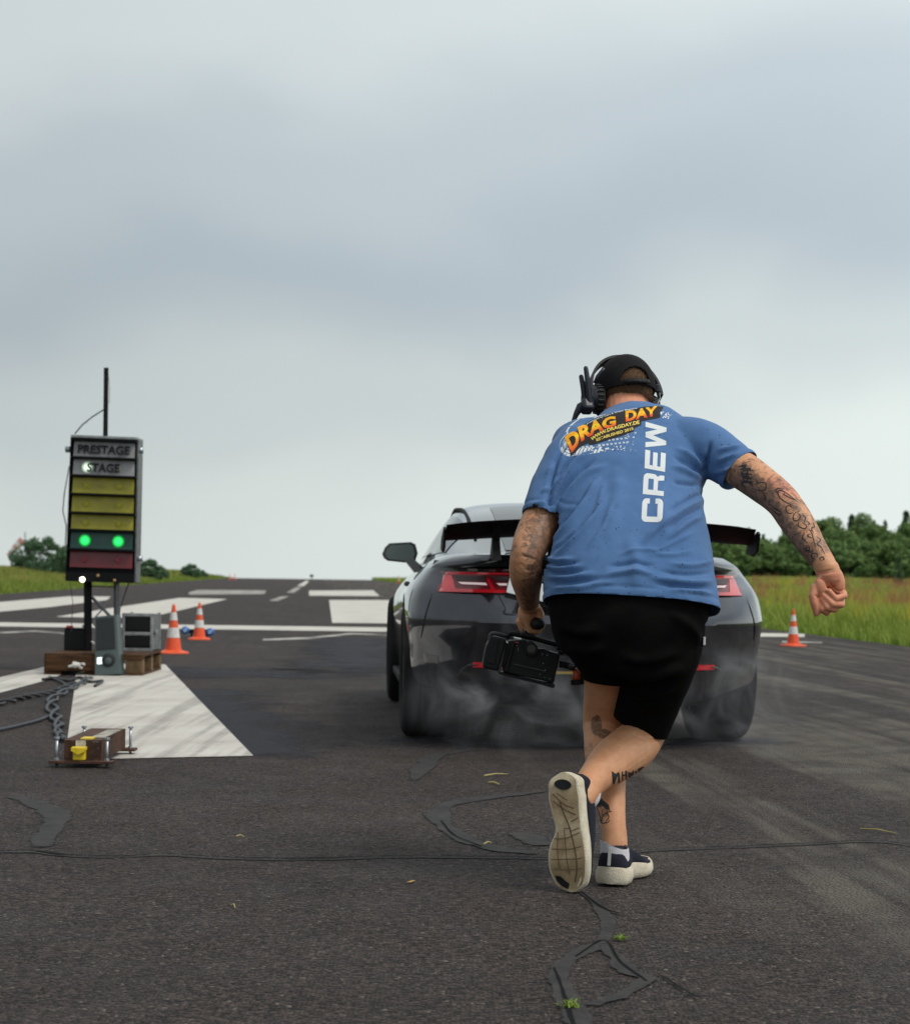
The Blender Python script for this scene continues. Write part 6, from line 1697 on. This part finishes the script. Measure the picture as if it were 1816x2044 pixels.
def fold_s(vv_, nn_, sp, lines, amp, wid):
    best = np.zeros(len(vv_))
    for ln_ in lines:
        ln_ = catmull(np.array(ln_, float), 4); d = np.full(len(vv_), 1e9); tt = np.zeros(len(vv_)); L_ = len(ln_) - 1
        for i in range(L_):
            dd, t = seg_dist(sp, ln_[i], ln_[i + 1]); m_ = dd < d; d[m_] = dd[m_]; tt[m_] = (i + t[m_]) / L_
        best = np.maximum(best, np.exp(-(d / wid) ** 2) * np.clip(np.minimum(tt, 1 - tt) / .25, 0, 1))
    return vv_ + nn_ * (best * amp)[:, None]
def cloth(mbx, co, no, sel):
    vv_, ff_ = remeshed(mbx, .0095, 5); nn_ = vnormals(vv_, ff_); sp = proj(vv_)
    vv_ = fold_s(vv_, nn_, sp, [[(1230, 1310), (1290, 1318), (1350, 1300)], [(1235, 1340), (1300, 1350), (1365, 1330)], [(1250, 1390), (1310, 1380), (1350, 1360)], [(1110, 1240), (1150, 1262), (1200, 1255)], [(1130, 1290), (1170, 1300), (1210, 1290)], [(1330, 1220), (1375, 1250), (1398, 1290)], [(1255, 1420), (1300, 1410), (1340, 1400)]], .012, 9)
    vv_ = fold_s(vv_, nn_, sp, [[(1235, 1325), (1295, 1334), (1360, 1315)], [(1245, 1370), (1305, 1366), (1355, 1345)], [(1120, 1262), (1160, 1280), (1205, 1275)]], -.012, 8)
    vv_ = vv_ + nn_ * (vnoise(vv_, 11, 8.0) * .006)[:, None]
    me_ = mesh_data('t', vv_, ff_); bm = bmesh.new(); bm.from_mesh(me_); bisect(bm, co, no, sel)
    bmesh.ops.delete(bm, geom=[v for v in bm.verts if not v.link_faces], context='VERTS'); bm.verts.index_update()
    out = [v.co[:] for v in bm.verts], [tuple(v.index for v in f.verts) for f in bm.faces]; bm.free(); bpy.data.meshes.remove(me_)
    return out
ln_n = plane3(P(1160, 1352, 5.60), P(1204, 1362, 5.52), P(1190, 1350, 5.72), np.array((0, 0, 1.))); rn_n = plane3(P(1218, 1426, 5.60), P(1300, 1470, 5.54), P(1331, 1466, 5.64), np.array((0, 0, 1.)))
v1_, f1_ = cloth(st, P(1160, 1352, 5.60), ln_n, lambda c: prj(c)[0] < 1300)
v2_, f2_ = cloth(st2, P(1218, 1428, 5.60), rn_n, lambda c: True)
SVv = v1_ + v2_; Fk = f1_ + [tuple(i + len(v1_) for i in q) for q in f2_]
m_short, k = newmat('black_jersey', .95, .06)
o = k.obj(); k.color(k.mix(k.rng(k.noise(o, 14, 4), .3, .7), (0.0035, 0.0033, 0.0033), (0.007, 0.0065, 0.0062))); k.bump(k.math('ADD', k.noise(o, 500, 2), k.math('MULTIPLY', k.noise(o, 30, 4), 2)), .35, .003)
me = mesh_data('shorts', SVv, Fk, [m_short], True)
bm = bmesh.new(); bm.from_mesh(me); bmesh.ops.delete(bm, geom=[v for v in bm.verts if not v.link_faces], context='VERTS'); bm.to_mesh(me); bm.free()
shorts = link('shorts', me, man)
md = shorts.modifiers.new('thick', 'SOLIDIFY'); md.thickness = .003; md.offset = 0
MB().box(P(1403, 1278, 5.43) + np.array((-.004, -.05, 0)), (.006, .02, .022)).build('side_logo', m_pwhite, shorts)

# ---- shoes: local frame x heel to toe, y to the inner side, z up from the sole
Lsh = .318
wo = spl([0, .03, .16, .34, .5, .62, .76, .88, .96, 1.0], [.008, .028, .045, .047, .050, .054, .054, .046, .030, .008])      # outer half width
wi = spl([0, .03, .16, .34, .5, .60, .74, .88, .96, 1.0], [.008, .028, .045, .039, .033, .050, .058, .051, .034, .008])     # inner half width
uh = spl([0, .06, .2, .35, .5, .68, .85, .96, 1.0], [.078, .094, .098, .100, .088, .066, .050, .040, .030])
xs_ = np.concatenate((np.linspace(0, .12, 8), np.linspace(.16, .86, 20), np.linspace(.89, 1.0, 9)))
def sole_ring(z, grow, rock=True, n=None):
    z_ = z; zf = lambda x: z_ * (1 - .38 * float(sstep(.45, .9, x)))
    top_ = [np.array((x * Lsh, float(wi(x)) + grow, zf(x) + (.016 * sstep(.72, 1, x) + .006 * (1 - sstep(0, .12, x))) * (1 if rock else 1))) for x in xs_]
    bot_ = [np.array((x * Lsh, -float(wo(x)) - grow, zf(x) + (.016 * sstep(.72, 1, x) + .006 * (1 - sstep(0, .12, x))))) for x in xs_[::-1]]
    return np.array(top_ + bot_)
m_mid, k = newmat('white_midsole', .7, .3); o = k.obj()
c = k.mix(k.rng(k.noise(o, 30, 5, .65), .35, .7), (0.66, 0.60, 0.48), (0.50, 0.43, 0.32)); k.color(c); k.bump(k.voro(o, 260), .45, .003)
m_out, k = newmat('dirty_outsole', .8, .25); o = k.obj()
n1 = k.noise(o, 24, 5, .65); c = k.mix(k.rng(n1, .32, .7), (0.20, 0.130, 0.062), (0.36, 0.26, 0.145)); c = k.mix(k.rng(k.noise(o, 90, 3), .6, .75, 0, .5), c, (0.12, 0.07, 0.035)); c = k.mix(k.math('MULTIPLY', k.attr('wear'), k.rng(n1, .3, .6, .4, 1.0)), c, (0.60, 0.51, 0.36)); k.color(c); k.bump(k.noise(o, 220, 3), .4, .002)
m_upper, k = newmat('navy_knit', .9, .2); o = k.obj()
k.color(k.mix(k.noise(o, 60, 3), (0.010, 0.011, 0.019), (0.022, 0.023, 0.036))); k.bump(k.noise(o, 420, 2), .5, .002)
m_sock = mat('white_sock', (0.66, 0.64, 0.68), .9, bump=.35, bscale=320, var=.06); m_tab = mat('grey_tab', (.42, .42, .38), .8); m_groove = mat('sole_groove', (.12, .080, .043), .9)
def shoe(name, M, mirror, worn, label, sock_tilt):
    """M: 4x4 from shoe frame to world"""
    s = -1 if mirror else 1
    def tr(p):
        p = np.atleast_2d(np.asarray(p, float)) * np.array((1, s, 1)); return p @ M[:3, :3].T + M[:3, 3]
    mb = MB(); mb.loft([tr(sole_ring(0, -.005)), tr(sole_ring(.004, 0)), tr(sole_ring(.018, .0035)), tr(sole_ring(.036, .002)), tr(sole_ring(.047, -.004))])
    root = mb.build(name, m_mid, man, sharp=50); root['label'] = label
    mb = MB(); rings_ = []
    for x in np.concatenate((np.linspace(.012, .12, 7), np.linspace(.16, .985, 26))):
        h_ = float(uh(x)); zb_ = .040 * (1 - .38 * float(sstep(.45, .9, x))) + .016 * float(sstep(.72, 1, x)); a = np.linspace(0, math.pi, 17)
        wi_, wo_ = float(wi(x)) - .004, float(wo(x)) - .004; ca = np.cos(a)
        yy = np.where(ca > 0, wi_ * np.abs(ca) ** .75, -wo_ * np.abs(ca) ** .75); zz = zb_ + (h_ - .036) * np.sin(a) ** .8
        if worn: yy = yy - .24 * np.maximum(zz - .03, 0) - .005
        rings_.append(tr(np.stack((np.full(17, x * Lsh), yy, zz), 1)))
    mb.loft(rings_); mb.build('upper', m_upper, root, smooth=True)
    if worn:                               # outsole with grooves and rubber pads, only where the sole shows
        poly = sole_ring(-.0015, -.0065); ins = tr(poly)
        mid_ = len(xs_); f = [(i, i + 1, 2 * mid_ - 2 - i, 2 * mid_ - 1 - i) for i in range(mid_ - 1)]
        b2 = tr(poly + np.array((0, 0, .004)))
        mb = MB(); mb.add(ins, f); rim = list(range(2 * mid_))
        mb.add(np.concatenate((ins, b2)), [(i, (i + 1) % (2 * mid_), 2 * mid_ + (i + 1) % (2 * mid_), 2 * mid_ + i) for i in rim])
        os_ = mb.build('outsole', m_out, root)
        wr_ = np.interp(np.tile(np.concatenate((xs_, xs_[::-1])), 3), [0, .06, .14, .2, .38, .47, .56, .9, 1], [1, .9, .5, .12, .35, .75, .25, .1, .45]); set_attr(os_.data, 'wear', wr_[:len(os_.data.vertices)])
        def zof(x): return -.0024 + .016 * float(sstep(.72, 1, x)) + .006 * (1 - float(sstep(0, .12, x)))
        def flat(pts, mt, nm, dz=0.0):
            mb = MB(); mb.add(tr([(x * Lsh, y, zof(x) + dz) for x, y in pts]), [tuple(range(len(pts)))]); return mb.build(nm, mt, os_)
        flat([(.105 + .045 * math.sin(a) * (1.0), .000 + .024 * math.cos(a) - .012 * math.sin(a) * .5) for a in np.linspace(0, 2 * math.pi, 20)[:-1]], m_blackp, 'heel_pad', -.001)
        flat([(.855, .041), (.90, .038), (.945, .026), (.975, .010), (.93, .004), (.90, .016), (.865, .026)], m_blackp, 'toe_pad', -.001)
        def groove(pts, w=.0016):
            c_ = catmull(np.array([(x * Lsh, y) for x, y in pts]), 5); t_ = np.gradient(c_, axis=0); t_ /= np.linalg.norm(t_, axis=1, keepdims=True); n_ = np.stack((-t_[:, 1], t_[:, 0]), 1)
            L3 = [(p[0] + q[0] * w, p[1] + q[1] * w, zof(p[0] / Lsh) - .0006) for p, q in zip(c_, n_)]; R3 = [(p[0] - q[0] * w, p[1] - q[1] * w, zof(p[0] / Lsh) - .0006) for p, q in zip(c_, n_)]
            mb = MB(); m_ = len(c_); mb.add(tr(L3 + R3), [(i, i + 1, m_ + i + 1, m_ + i) for i in range(m_ - 1)]); mb.build('groove', m_groove, os_)
        groove([(.25, .012), (.35, .002), (.45, -.010), (.55, -.017), (.68, -.024), (.80, -.024), (.92, -.012)], .0020)
        groove([(.175, .031), (.22, .018), (.27, .000), (.31, -.026)]); groove([(.17, .020), (.20, .008), (.24, -.010)], .0012)
        groove([(.235, .031), (.28, .014), (.33, -.008), (.365, -.032)]); groove([(.42, -.016), (.405, -.028), (.39, -.038)], .0012); groove([(.50, -.014), (.485, -.028), (.475, -.040)], .0012); groove([(.475, -.016), (.47, .006)], .001)
        groove([(.55, .036), (.555, .016), (.55, -.004), (.53, -.024), (.515, -.040)], .0012); groove([(.635, .044), (.64, .02), (.645, -.01), (.63, -.042)], .0012); groove([(.72, .046), (.725, .018), (.73, -.014), (.725, -.042)], .0012); groove([(.80, .042), (.81, .012), (.815, -.016), (.81, -.040)], .0011)
        groove([(.50, .022), (.60, .026), (.70, .027), (.80, .024)], .0011); groove([(.48, .004), (.60, .003), (.72, .002), (.86, -.001)], .0011)
    else:
        mb = MB(); mb.loft([tr([(-.0055, -.004, .058), (-.0055, .004, .058), (-.0015, .004, .058), (-.0015, -.004, .058)]), tr([(.004, -.004, .104), (.004, .004, .104), (.008, .004, .104), (.008, -.004, .104)])]); mb.build('heel_tab', m_tab, root)
    # sock collar
    mb = MB(); ang = np.linspace(0, 2 * math.pi, 32, endpoint=False); rs = []
    for z, rx, ry, xo in ((.070, .050, .040, .060), (.088, .049, .040, .058), (.100, .047, .0395, .055), (.109, .045, .039, .053)):
        rs.append(tr(np.stack((xo + np.cos(ang) * rx, np.sin(ang) * ry - (.24 * (z - .03) + .005 if worn else 0), z + .010 * np.cos(ang * 1.0 + sock_tilt) + .004 * np.sin(2 * ang)), 1)))
    mb.loft(rs, cap=False); mb.build('sock', m_sock, root, smooth=True)
    return root
hl = G(1222, 1772); dirv = nrm(np.array((.34, .94, 0)))
M1 = np.eye(4); M1[:3, 0] = dirv; M1[:3, 1] = np.cross((0, 0, 1), dirv); M1[:3, 2] = (0, 0, 1); M1[:3, 3] = (hl[0] - .010, hl[1] + .0, .004)
shoe('shoe', M1, True, False, 'navy shoe with white sole planted on the asphalt', 2.0)
hT, tT = P(1122, 1541, 5.262), P(1137, 1781, 5.205)
ax_ = nrm(tT - hT); upv = np.array((.43, .90, .0)); upv = nrm(upv - ax_ * np.dot(upv, ax_)); sd_ = np.cross(upv, ax_)
M2 = np.eye(4); sc_ = np.linalg.norm(tT - hT) / Lsh; M2[:3, 0] = ax_ * sc_; M2[:3, 1] = sd_ * sc_; M2[:3, 2] = upv * sc_; M2[:3, 3] = hT
shoe('shoe', M2, False, True, 'raised shoe showing its dirty worn sole', 0.0)


# ================================================================== cap, hair, headset
CC = hd(0, -.005, .020); CA = (.0890, .113, .1055)
def cap_pt(th, ph, g=0.0): return CC + HR * (CA[0] + g) * math.sin(ph) * math.sin(th) + HF * (CA[1] + g) * math.sin(ph) * math.cos(th) + HU * (CA[2] + g) * math.cos(ph)
def loc(p): q = np.asarray(p) - CC; return q @ HR, q @ HF, q @ HU
def rim_u(f_): return -.014 + .34 * f_
nth, nph = 150, 70
pts = np.array([[cap_pt(2 * math.pi * i / nth, math.radians(1 + 124 * j / (nph - 1))) for i in range(nth)] for j in range(nph)])
rl, fl, ul = (pts - CC) @ HR, (pts - CC) @ HF, (pts - CC) @ HU
v = pts.reshape(-1, 3); f = []
for j in range(nph - 1):
    for i in range(nth):
        k_ = (i + 1) % nth; r_, f_, u_ = rl[j, i], fl[j, i], ul[j, i]
        if u_ < rim_u(f_): continue
        su = u_ - rim_u(f_)
        if f_ < -.03 and su > .014 and (r_ / .044) ** 2 + ((su - .014) / .047) ** 2 < 1: continue
        f.append((j * nth + i, j * nth + k_, (j + 1) * nth + k_, (j + 1) * nth + i))
f.append(tuple(range(nth)))
m_cap, k = newmat('black_cap_cloth', .92, .15); o = k.obj(); k.color(k.mix(k.noise(o, 40, 3), (.010, .009, .010), (.018, .017, .018))); k.bump(k.noise(o, 500, 2), .4, .0015)
me = mesh_data('cap', v, f, [m_cap], True)
bm = bmesh.new(); bm.from_mesh(me); bmesh.ops.delete(bm, geom=[q for q in bm.verts if not q.link_faces], context='VERTS'); bm.to_mesh(me); bm.free()
capo = link('cap', me); par(capo, man); capo['label'] = 'black cap worn forwards with an open strap at the back'
md = capo.modifiers.new('thick', 'SOLIDIFY'); md.thickness = .003; md.offset = 0
mb = MB(); rows_ = []
for t in np.linspace(0, 1, 7):
    rows_.append([CC + HR * x + HF * (math.sqrt(max(0, 1 - (x / .084) ** 2)) * .100 + .072 * t * math.sqrt(max(.05, 1 - (x / .088) ** 2))) + HU * (rim_u(.1) + .004 - .018 * t - 2.2 * x * x) for x in np.linspace(-.078, .078, 17)])
mb.loft(rows_, cap=False, closed=False); pk = mb.build('peak', m_cap, capo, smooth=True); md = pk.modifiers.new('t', 'SOLIDIFY'); md.thickness = .003
# strap holes band
mb = MB()
sp_ = []
for a in np.linspace(math.radians(180 - 26), math.radians(180 + 26), 18):
    p0 = CC + HR * (CA[0] + .003) * math.sin(a) * .985 + HF * (CA[1] + .003) * math.cos(a) * .985
    f_ = (p0 - CC) @ HF; sp_.append((p0 + HU * (rim_u(f_) + .0005), p0 + HU * (rim_u(f_) + .0145)))
mb.loft([[a for a, b in sp_], [b for a, b in sp_]], cap=False, closed=False); so = mb.build('strap', m_blackp, capo, smooth=True); md = so.modifiers.new('t', 'SOLIDIFY'); md.thickness = .0025
for i in range(3, 16, 3):
    c_ = (sp_[i][0] + sp_[i][1]) / 2; n_ = nrm(c_ - CC); MB().cyl(c_ + n_ * .0005, c_ + n_ * .003, .0022, n=8).build('strap_stud', m_matt, so)
# hair: cap-shaped patch with short strands
m_hair, k = newmat('short_brown_hair', .75, .3); o = k.obj(); k.color(k.mix(k.rng(k.noise(o, 260, 3, .7), .3, .7), (.045, .023, .011), (.17, .088, .042)))
hv = []; hf = []
for j in range(40):
    for i in range(100):
        th, ph = 2 * math.pi * i / 100, math.radians(40 + 92 * j / 39); hv.append(CC + HR * .0825 * math.sin(ph) * math.sin(th) + HF * .1065 * math.sin(ph) * math.cos(th) + HU * .098 * math.cos(ph))
for j in range(39):
    for i in range(100):
        c_ = np.array(hv[j * 100 + i]); r_, f_, u_ = loc(c_)
        if f_ > .02 or u_ < -.075 + .25 * (f_ + .1): continue
        k_ = (i + 1) % 100; hf.append((j * 100 + i, j * 100 + k_, (j + 1) * 100 + k_, (j + 1) * 100 + i))
me = mesh_data('hair', hv, hf, [m_hair], True)
rgh = np.random.default_rng(2); base_n = len(hv); ex = []; ef = []
for q in range(5200):
    fc = hf[rgh.integers(len(hf))]; p = np.mean([hv[i] for i in fc], 0) + rgh.normal(0, .002, 3); n_ = nrm(p - CC); d_ = nrm(n_ * .55 - HU * .6 + rgh.normal(0, .25, 3)); s_ = nrm(np.cross(d_, n_)) * .0006; L_ = rgh.uniform(.005, .010); b_ = base_n + len(ex)
    ex += [p - s_, p + s_, p + d_ * L_]; ef.append((b_, b_ + 1, b_ + 2))
me = mesh_data('hair', list(hv) + ex, list(hf) + ef, [m_hair], True)
bm = bmesh.new(); bm.from_mesh(me); bmesh.ops.delete(bm, geom=[q for q in bm.verts if not q.link_faces], context='VERTS'); bm.to_mesh(me); bm.free()
link('hair', me, man)
# headset
m_hs = mat('navy_headset_plastic', (0.014, 0.016, 0.028), .42, spec=.5, var=.2, vscale=60); m_cush = mat('ear_cushion', (.010, .010, .011), .6, bump=.5, bscale=180)
hs_ = empty('headset', hd(-.1, 0, 0), 'bulky navy radio headset with stub aerials and microphone boom over the cap', 'headset')
arc_ = [hd(.104 * math.cos(a), -.006, .006 + .123 * math.sin(a)) for a in np.linspace(R(-4), R(184), 40)]
mb = MB(); rr_ = []
for i, p in enumerate(arc_):
    rad_ = nrm((p - hd(0, -.006, .006))); rr_.append([p + HF * .016 + rad_ * .004, p + HF * .016 - rad_ * .004, p - HF * .016 - rad_ * .004, p - HF * .016 + rad_ * .004])
mb.loft(rr_); mb.build('headband', m_cush, hs_, smooth=False)
def cyl_h(r0, r1, c0, c1, nm, mt, n=28): return MB().tube([c0, c1], [r0, r1], n).build(nm, mt, hs_, sharp=40)
cyl_h(.043, .040, hd(-.076, -.004, -.014), hd(-.100, -.004, -.014), 'ear_cushion', m_cush)
for i in range(18):
    a = 2 * math.pi * i / 18; p = hd(-.088, -.004 + .041 * math.cos(a), -.014 + .041 * math.sin(a)); MB().tube([p - HR * .009, p + HR * .009], .0035, 6).build('cushion_rib', m_cush, hs_)
cyl_h(.040, .030, hd(-.100, -.004, -.014), hd(-.128, -.004, -.014), 'ear_cup', m_hs)
MB().box(hd(-.122, -.020, -.004), (.022, .040, .060), np.stack((HR, HF, HU), 1), bev=.005).build('battery_pack', m_hs, hs_)
MB().box(hd(-.128, -.018, -.050), (.034, .044, .040), np.stack((HR, HF, HU), 1), bev=.008).build('lower_housing', m_hs, hs_)
def Hpx(x, y, d=5.83): return P(x, y, d)
MB().tube([Hpx(1168.5, 812), Hpx(1164, 775), Hpx(1159.5, 752)], [.0095, .0085, .0070], 12, round_ends=True).build('aerial', m_hs, hs_, smooth=True)
MB().tube([Hpx(1176.5, 805, 5.815), Hpx(1173, 765, 5.815), Hpx(1168.8, 735, 5.815)], [.0095, .0085, .0070], 12, round_ends=True).build('aerial', m_hs, hs_, smooth=True)
MB().tube([Hpx(1178, 812), Hpx(1168, 806), Hpx(1158, 812), Hpx(1150, 826), Hpx(1144, 840)], [.013, .014, .013, .009, .006], 12, round_ends=True).build('microphone_boom', m_hs, hs_, smooth=True)
MB().tube([Hpx(1187, 765), Hpx(1192, 752), Hpx(1200, 742), Hpx(1206, 735)], [.006, .006, .006, .005], 8).build('yoke', m_hs, hs_, smooth=True)
cyl_h(.034, .032, hd(.072, .012, -.02), hd(.086, .012, -.02), 'ear_cushion', m_cush); cyl_h(.032, .026, hd(.086, .012, -.02), hd(.097, .012, -.02), 'ear_cup', m_hs)
MB().box(P(1311, 775, 5.90), (.013, .02, .024), bev=.003).build('band_slider', m_hs, hs_)
coil = [P(1303.5 + 2.6 * math.cos(t), 784 + 1.15 * t, 5.88 + .004 * math.sin(t)) for t in np.linspace(0, 20, 90)]
MB().tube(coil, .0016, 6).build('coiled_cord', m_blackp, hs_, smooth=True)
MB().tube([P(1316, 784, 5.89), P(1317, 795, 5.89), P(1312, 806, 5.88)], .0010, 5).build('thin_wire', m_white_cable, hs_)

# ================================================================== camera rig in the left hand
m_rig = mat('black_camera_body', (0.004, 0.004, 0.0045), .55, spec=.3, bump=.12, bscale=260); m_rig2 = mat('rig_metal_and_highlight', (.05, .05, .05), .45, .5); m_chrome = mat('chrome', (.7, .7, .72), .15, 1.0)
rig = empty('camera_rig', K2(700, 1100, 5.66), 'black video camera in a cage with matte box, held by its top handle', 'camera')
def kp(poly, d0, depth, nm, mt, bev=0.0):
    mb = MB(); mb.prism([K2(a, b, d0) for a, b in poly], (0, depth, 0)); o_ = mb.build(nm, mt, rig)
    if bev: md_ = o_.modifiers.new('b', 'BEVEL'); md_.width = bev; md_.segments = 2; md_.limit_method = 'ANGLE'
    return o_
kp([(470, 880), (700, 870), (890, 990), (1195, 1070), (1105, 1480), (400, 1330), (350, 1180), (420, 930)], 5.63, .075, 'camera_body', m_rig, .004)
kp([(215, 812), (330, 830), (440, 860), (380, 1080), (310, 1310), (95, 1260), (118, 1100), (150, 960)], 5.60, .13, 'matte_box', m_rig, .005)
kp([(240, 850), (330, 870), (270, 1220), (150, 1190)], 5.596, .006, 'matte_box_flap', m_blackp, .002)
kp([(400, 880), (440, 890), (350, 1340), (305, 1325)], 5.612, .03, 'front_frame', m_rig2, .002)
kp([(515, 900), (560, 910), (450, 1330), (395, 1320)], 5.62, .02, 'cage_upright', m_rig, .003)
kp([(145, 930), (170, 925), (125, 1100), (108, 1095)], 5.63, .03, 'side_rail', m_rig2, .001)
def kt(pts, r, nm, mt, n=10, sm=True): return MB().tube(catmull(np.array([K2(*q) for q in pts]), 5), r, n).build(nm, mt, rig, smooth=sm)
kt([(450, 850, 5.64), (470, 790, 5.64), (560, 790, 5.645), (830, 850, 5.65), (1150, 935, 5.66), (1215, 960, 5.66), (1225, 1000, 5.66), (1190, 1075, 5.66)], .0075, 'cage_top_bar', m_rig)
kt([(1150, 960, 5.66), (1230, 985, 5.66), (1215, 1060, 5.66)], .012, 'cage_corner', m_rig)
kt([(195, 880, 5.62), (210, 800, 5.62), (270, 780, 5.62), (430, 822, 5.63)], .006, 'front_hoop', m_rig2)
kp([(640, 765), (845, 805), (830, 850), (630, 815)], 5.63, .05, 'handle_mount', m_rig, .003)
kt([(720, 790, 5.68), (700, 720, 5.70), (700, 640, 5.72)], .010, 'handle_post', m_rig)
MB().tube([GH0 - gd * .02, GH0 + gd * .05, GH1, GH1 + gd * .012], [.0165, .0170, .0185, .0165], 18, round_ends=True).build('handle', m_blackp, rig, smooth=True)
c_ = K2(785, 995, 5.615); MB().tube([c_ + np.array((0, .05, 0)), c_, c_ + np.array((0, -.004, 0))], [.022, .0205, .019], 24).build('eyecup', m_blackp, rig, sharp=40)
MB().tube([c_ + np.array((0, -.003, 0)), c_ + np.array((0, -.006, 0))], [.013, .012], 20).build('eyepiece_glass', m_glass, rig)
kp([(530, 822), (650, 845), (640, 872), (540, 850)], 5.61, .01, 'metal_clamp', m_chrome, .001)
kp([(415, 880), (440, 875), (470, 915), (440, 920)], 5.605, .008, 'metal_clamp', m_chrome, .001)
kp([(555, 893), (610, 903), (605, 918), (560, 910)], 5.612, .01, 'record_button', mat('red_button', (.35, .03, .03), .4))
kp([(540, 1205), (985, 1305), (980, 1318), (535, 1218)], 5.622, .01, 'edge_highlight', m_rig2)  # lighter strip standing in for the highlight along the body edge
kp([(330, 1325), (520, 1370), (930, 1470), (1120, 1495), (1115, 1548), (1060, 1545), (930, 1505), (500, 1400), (320, 1350)], 5.61, .10, 'base_plate', m_rig, .002)
kp([(880, 1000), (960, 990), (1070, 1040), (1050, 1065), (890, 1030)], 5.63, .04, 'top_dial', m_rig, .003)
kt([(1180, 1210, 5.66), (1260, 1215, 5.66), (1330, 1240, 5.66), (1400, 1265, 5.66)], .011, 'side_arm', m_rig)
kt([(1310, 1245, 5.645), (1390, 1258, 5.645)], .006, 'arm_clamp', m_rig2)
MB().tube([K2(1405, 1275, 5.66), K2(1425, 1350, 5.66), K2(1435, 1430, 5.66)], [.008, .012, .017], 18).build('orange_lever', mat('orange_plastic', (.50, .085, .025), .4), rig, smooth=True)
MB().tube([K2(1432, 1425, 5.66), K2(1440, 1500, 5.66)], [.021, .0195], 20).build('lever_foot', m_blackp, rig, sharp=40)
for a, b in ((940, 1072), (1010, 1086), (950, 1200), (985, 1294), (908, 1355), (975, 1400), (1045, 1420), (600, 990), (585, 950), (602, 1020)):
    p = K2(a, b, 5.626); MB().ell(p, np.diag((.0016, .0012, .0016)), 8, 6).build('screw', m_chrome, rig, smooth=True)
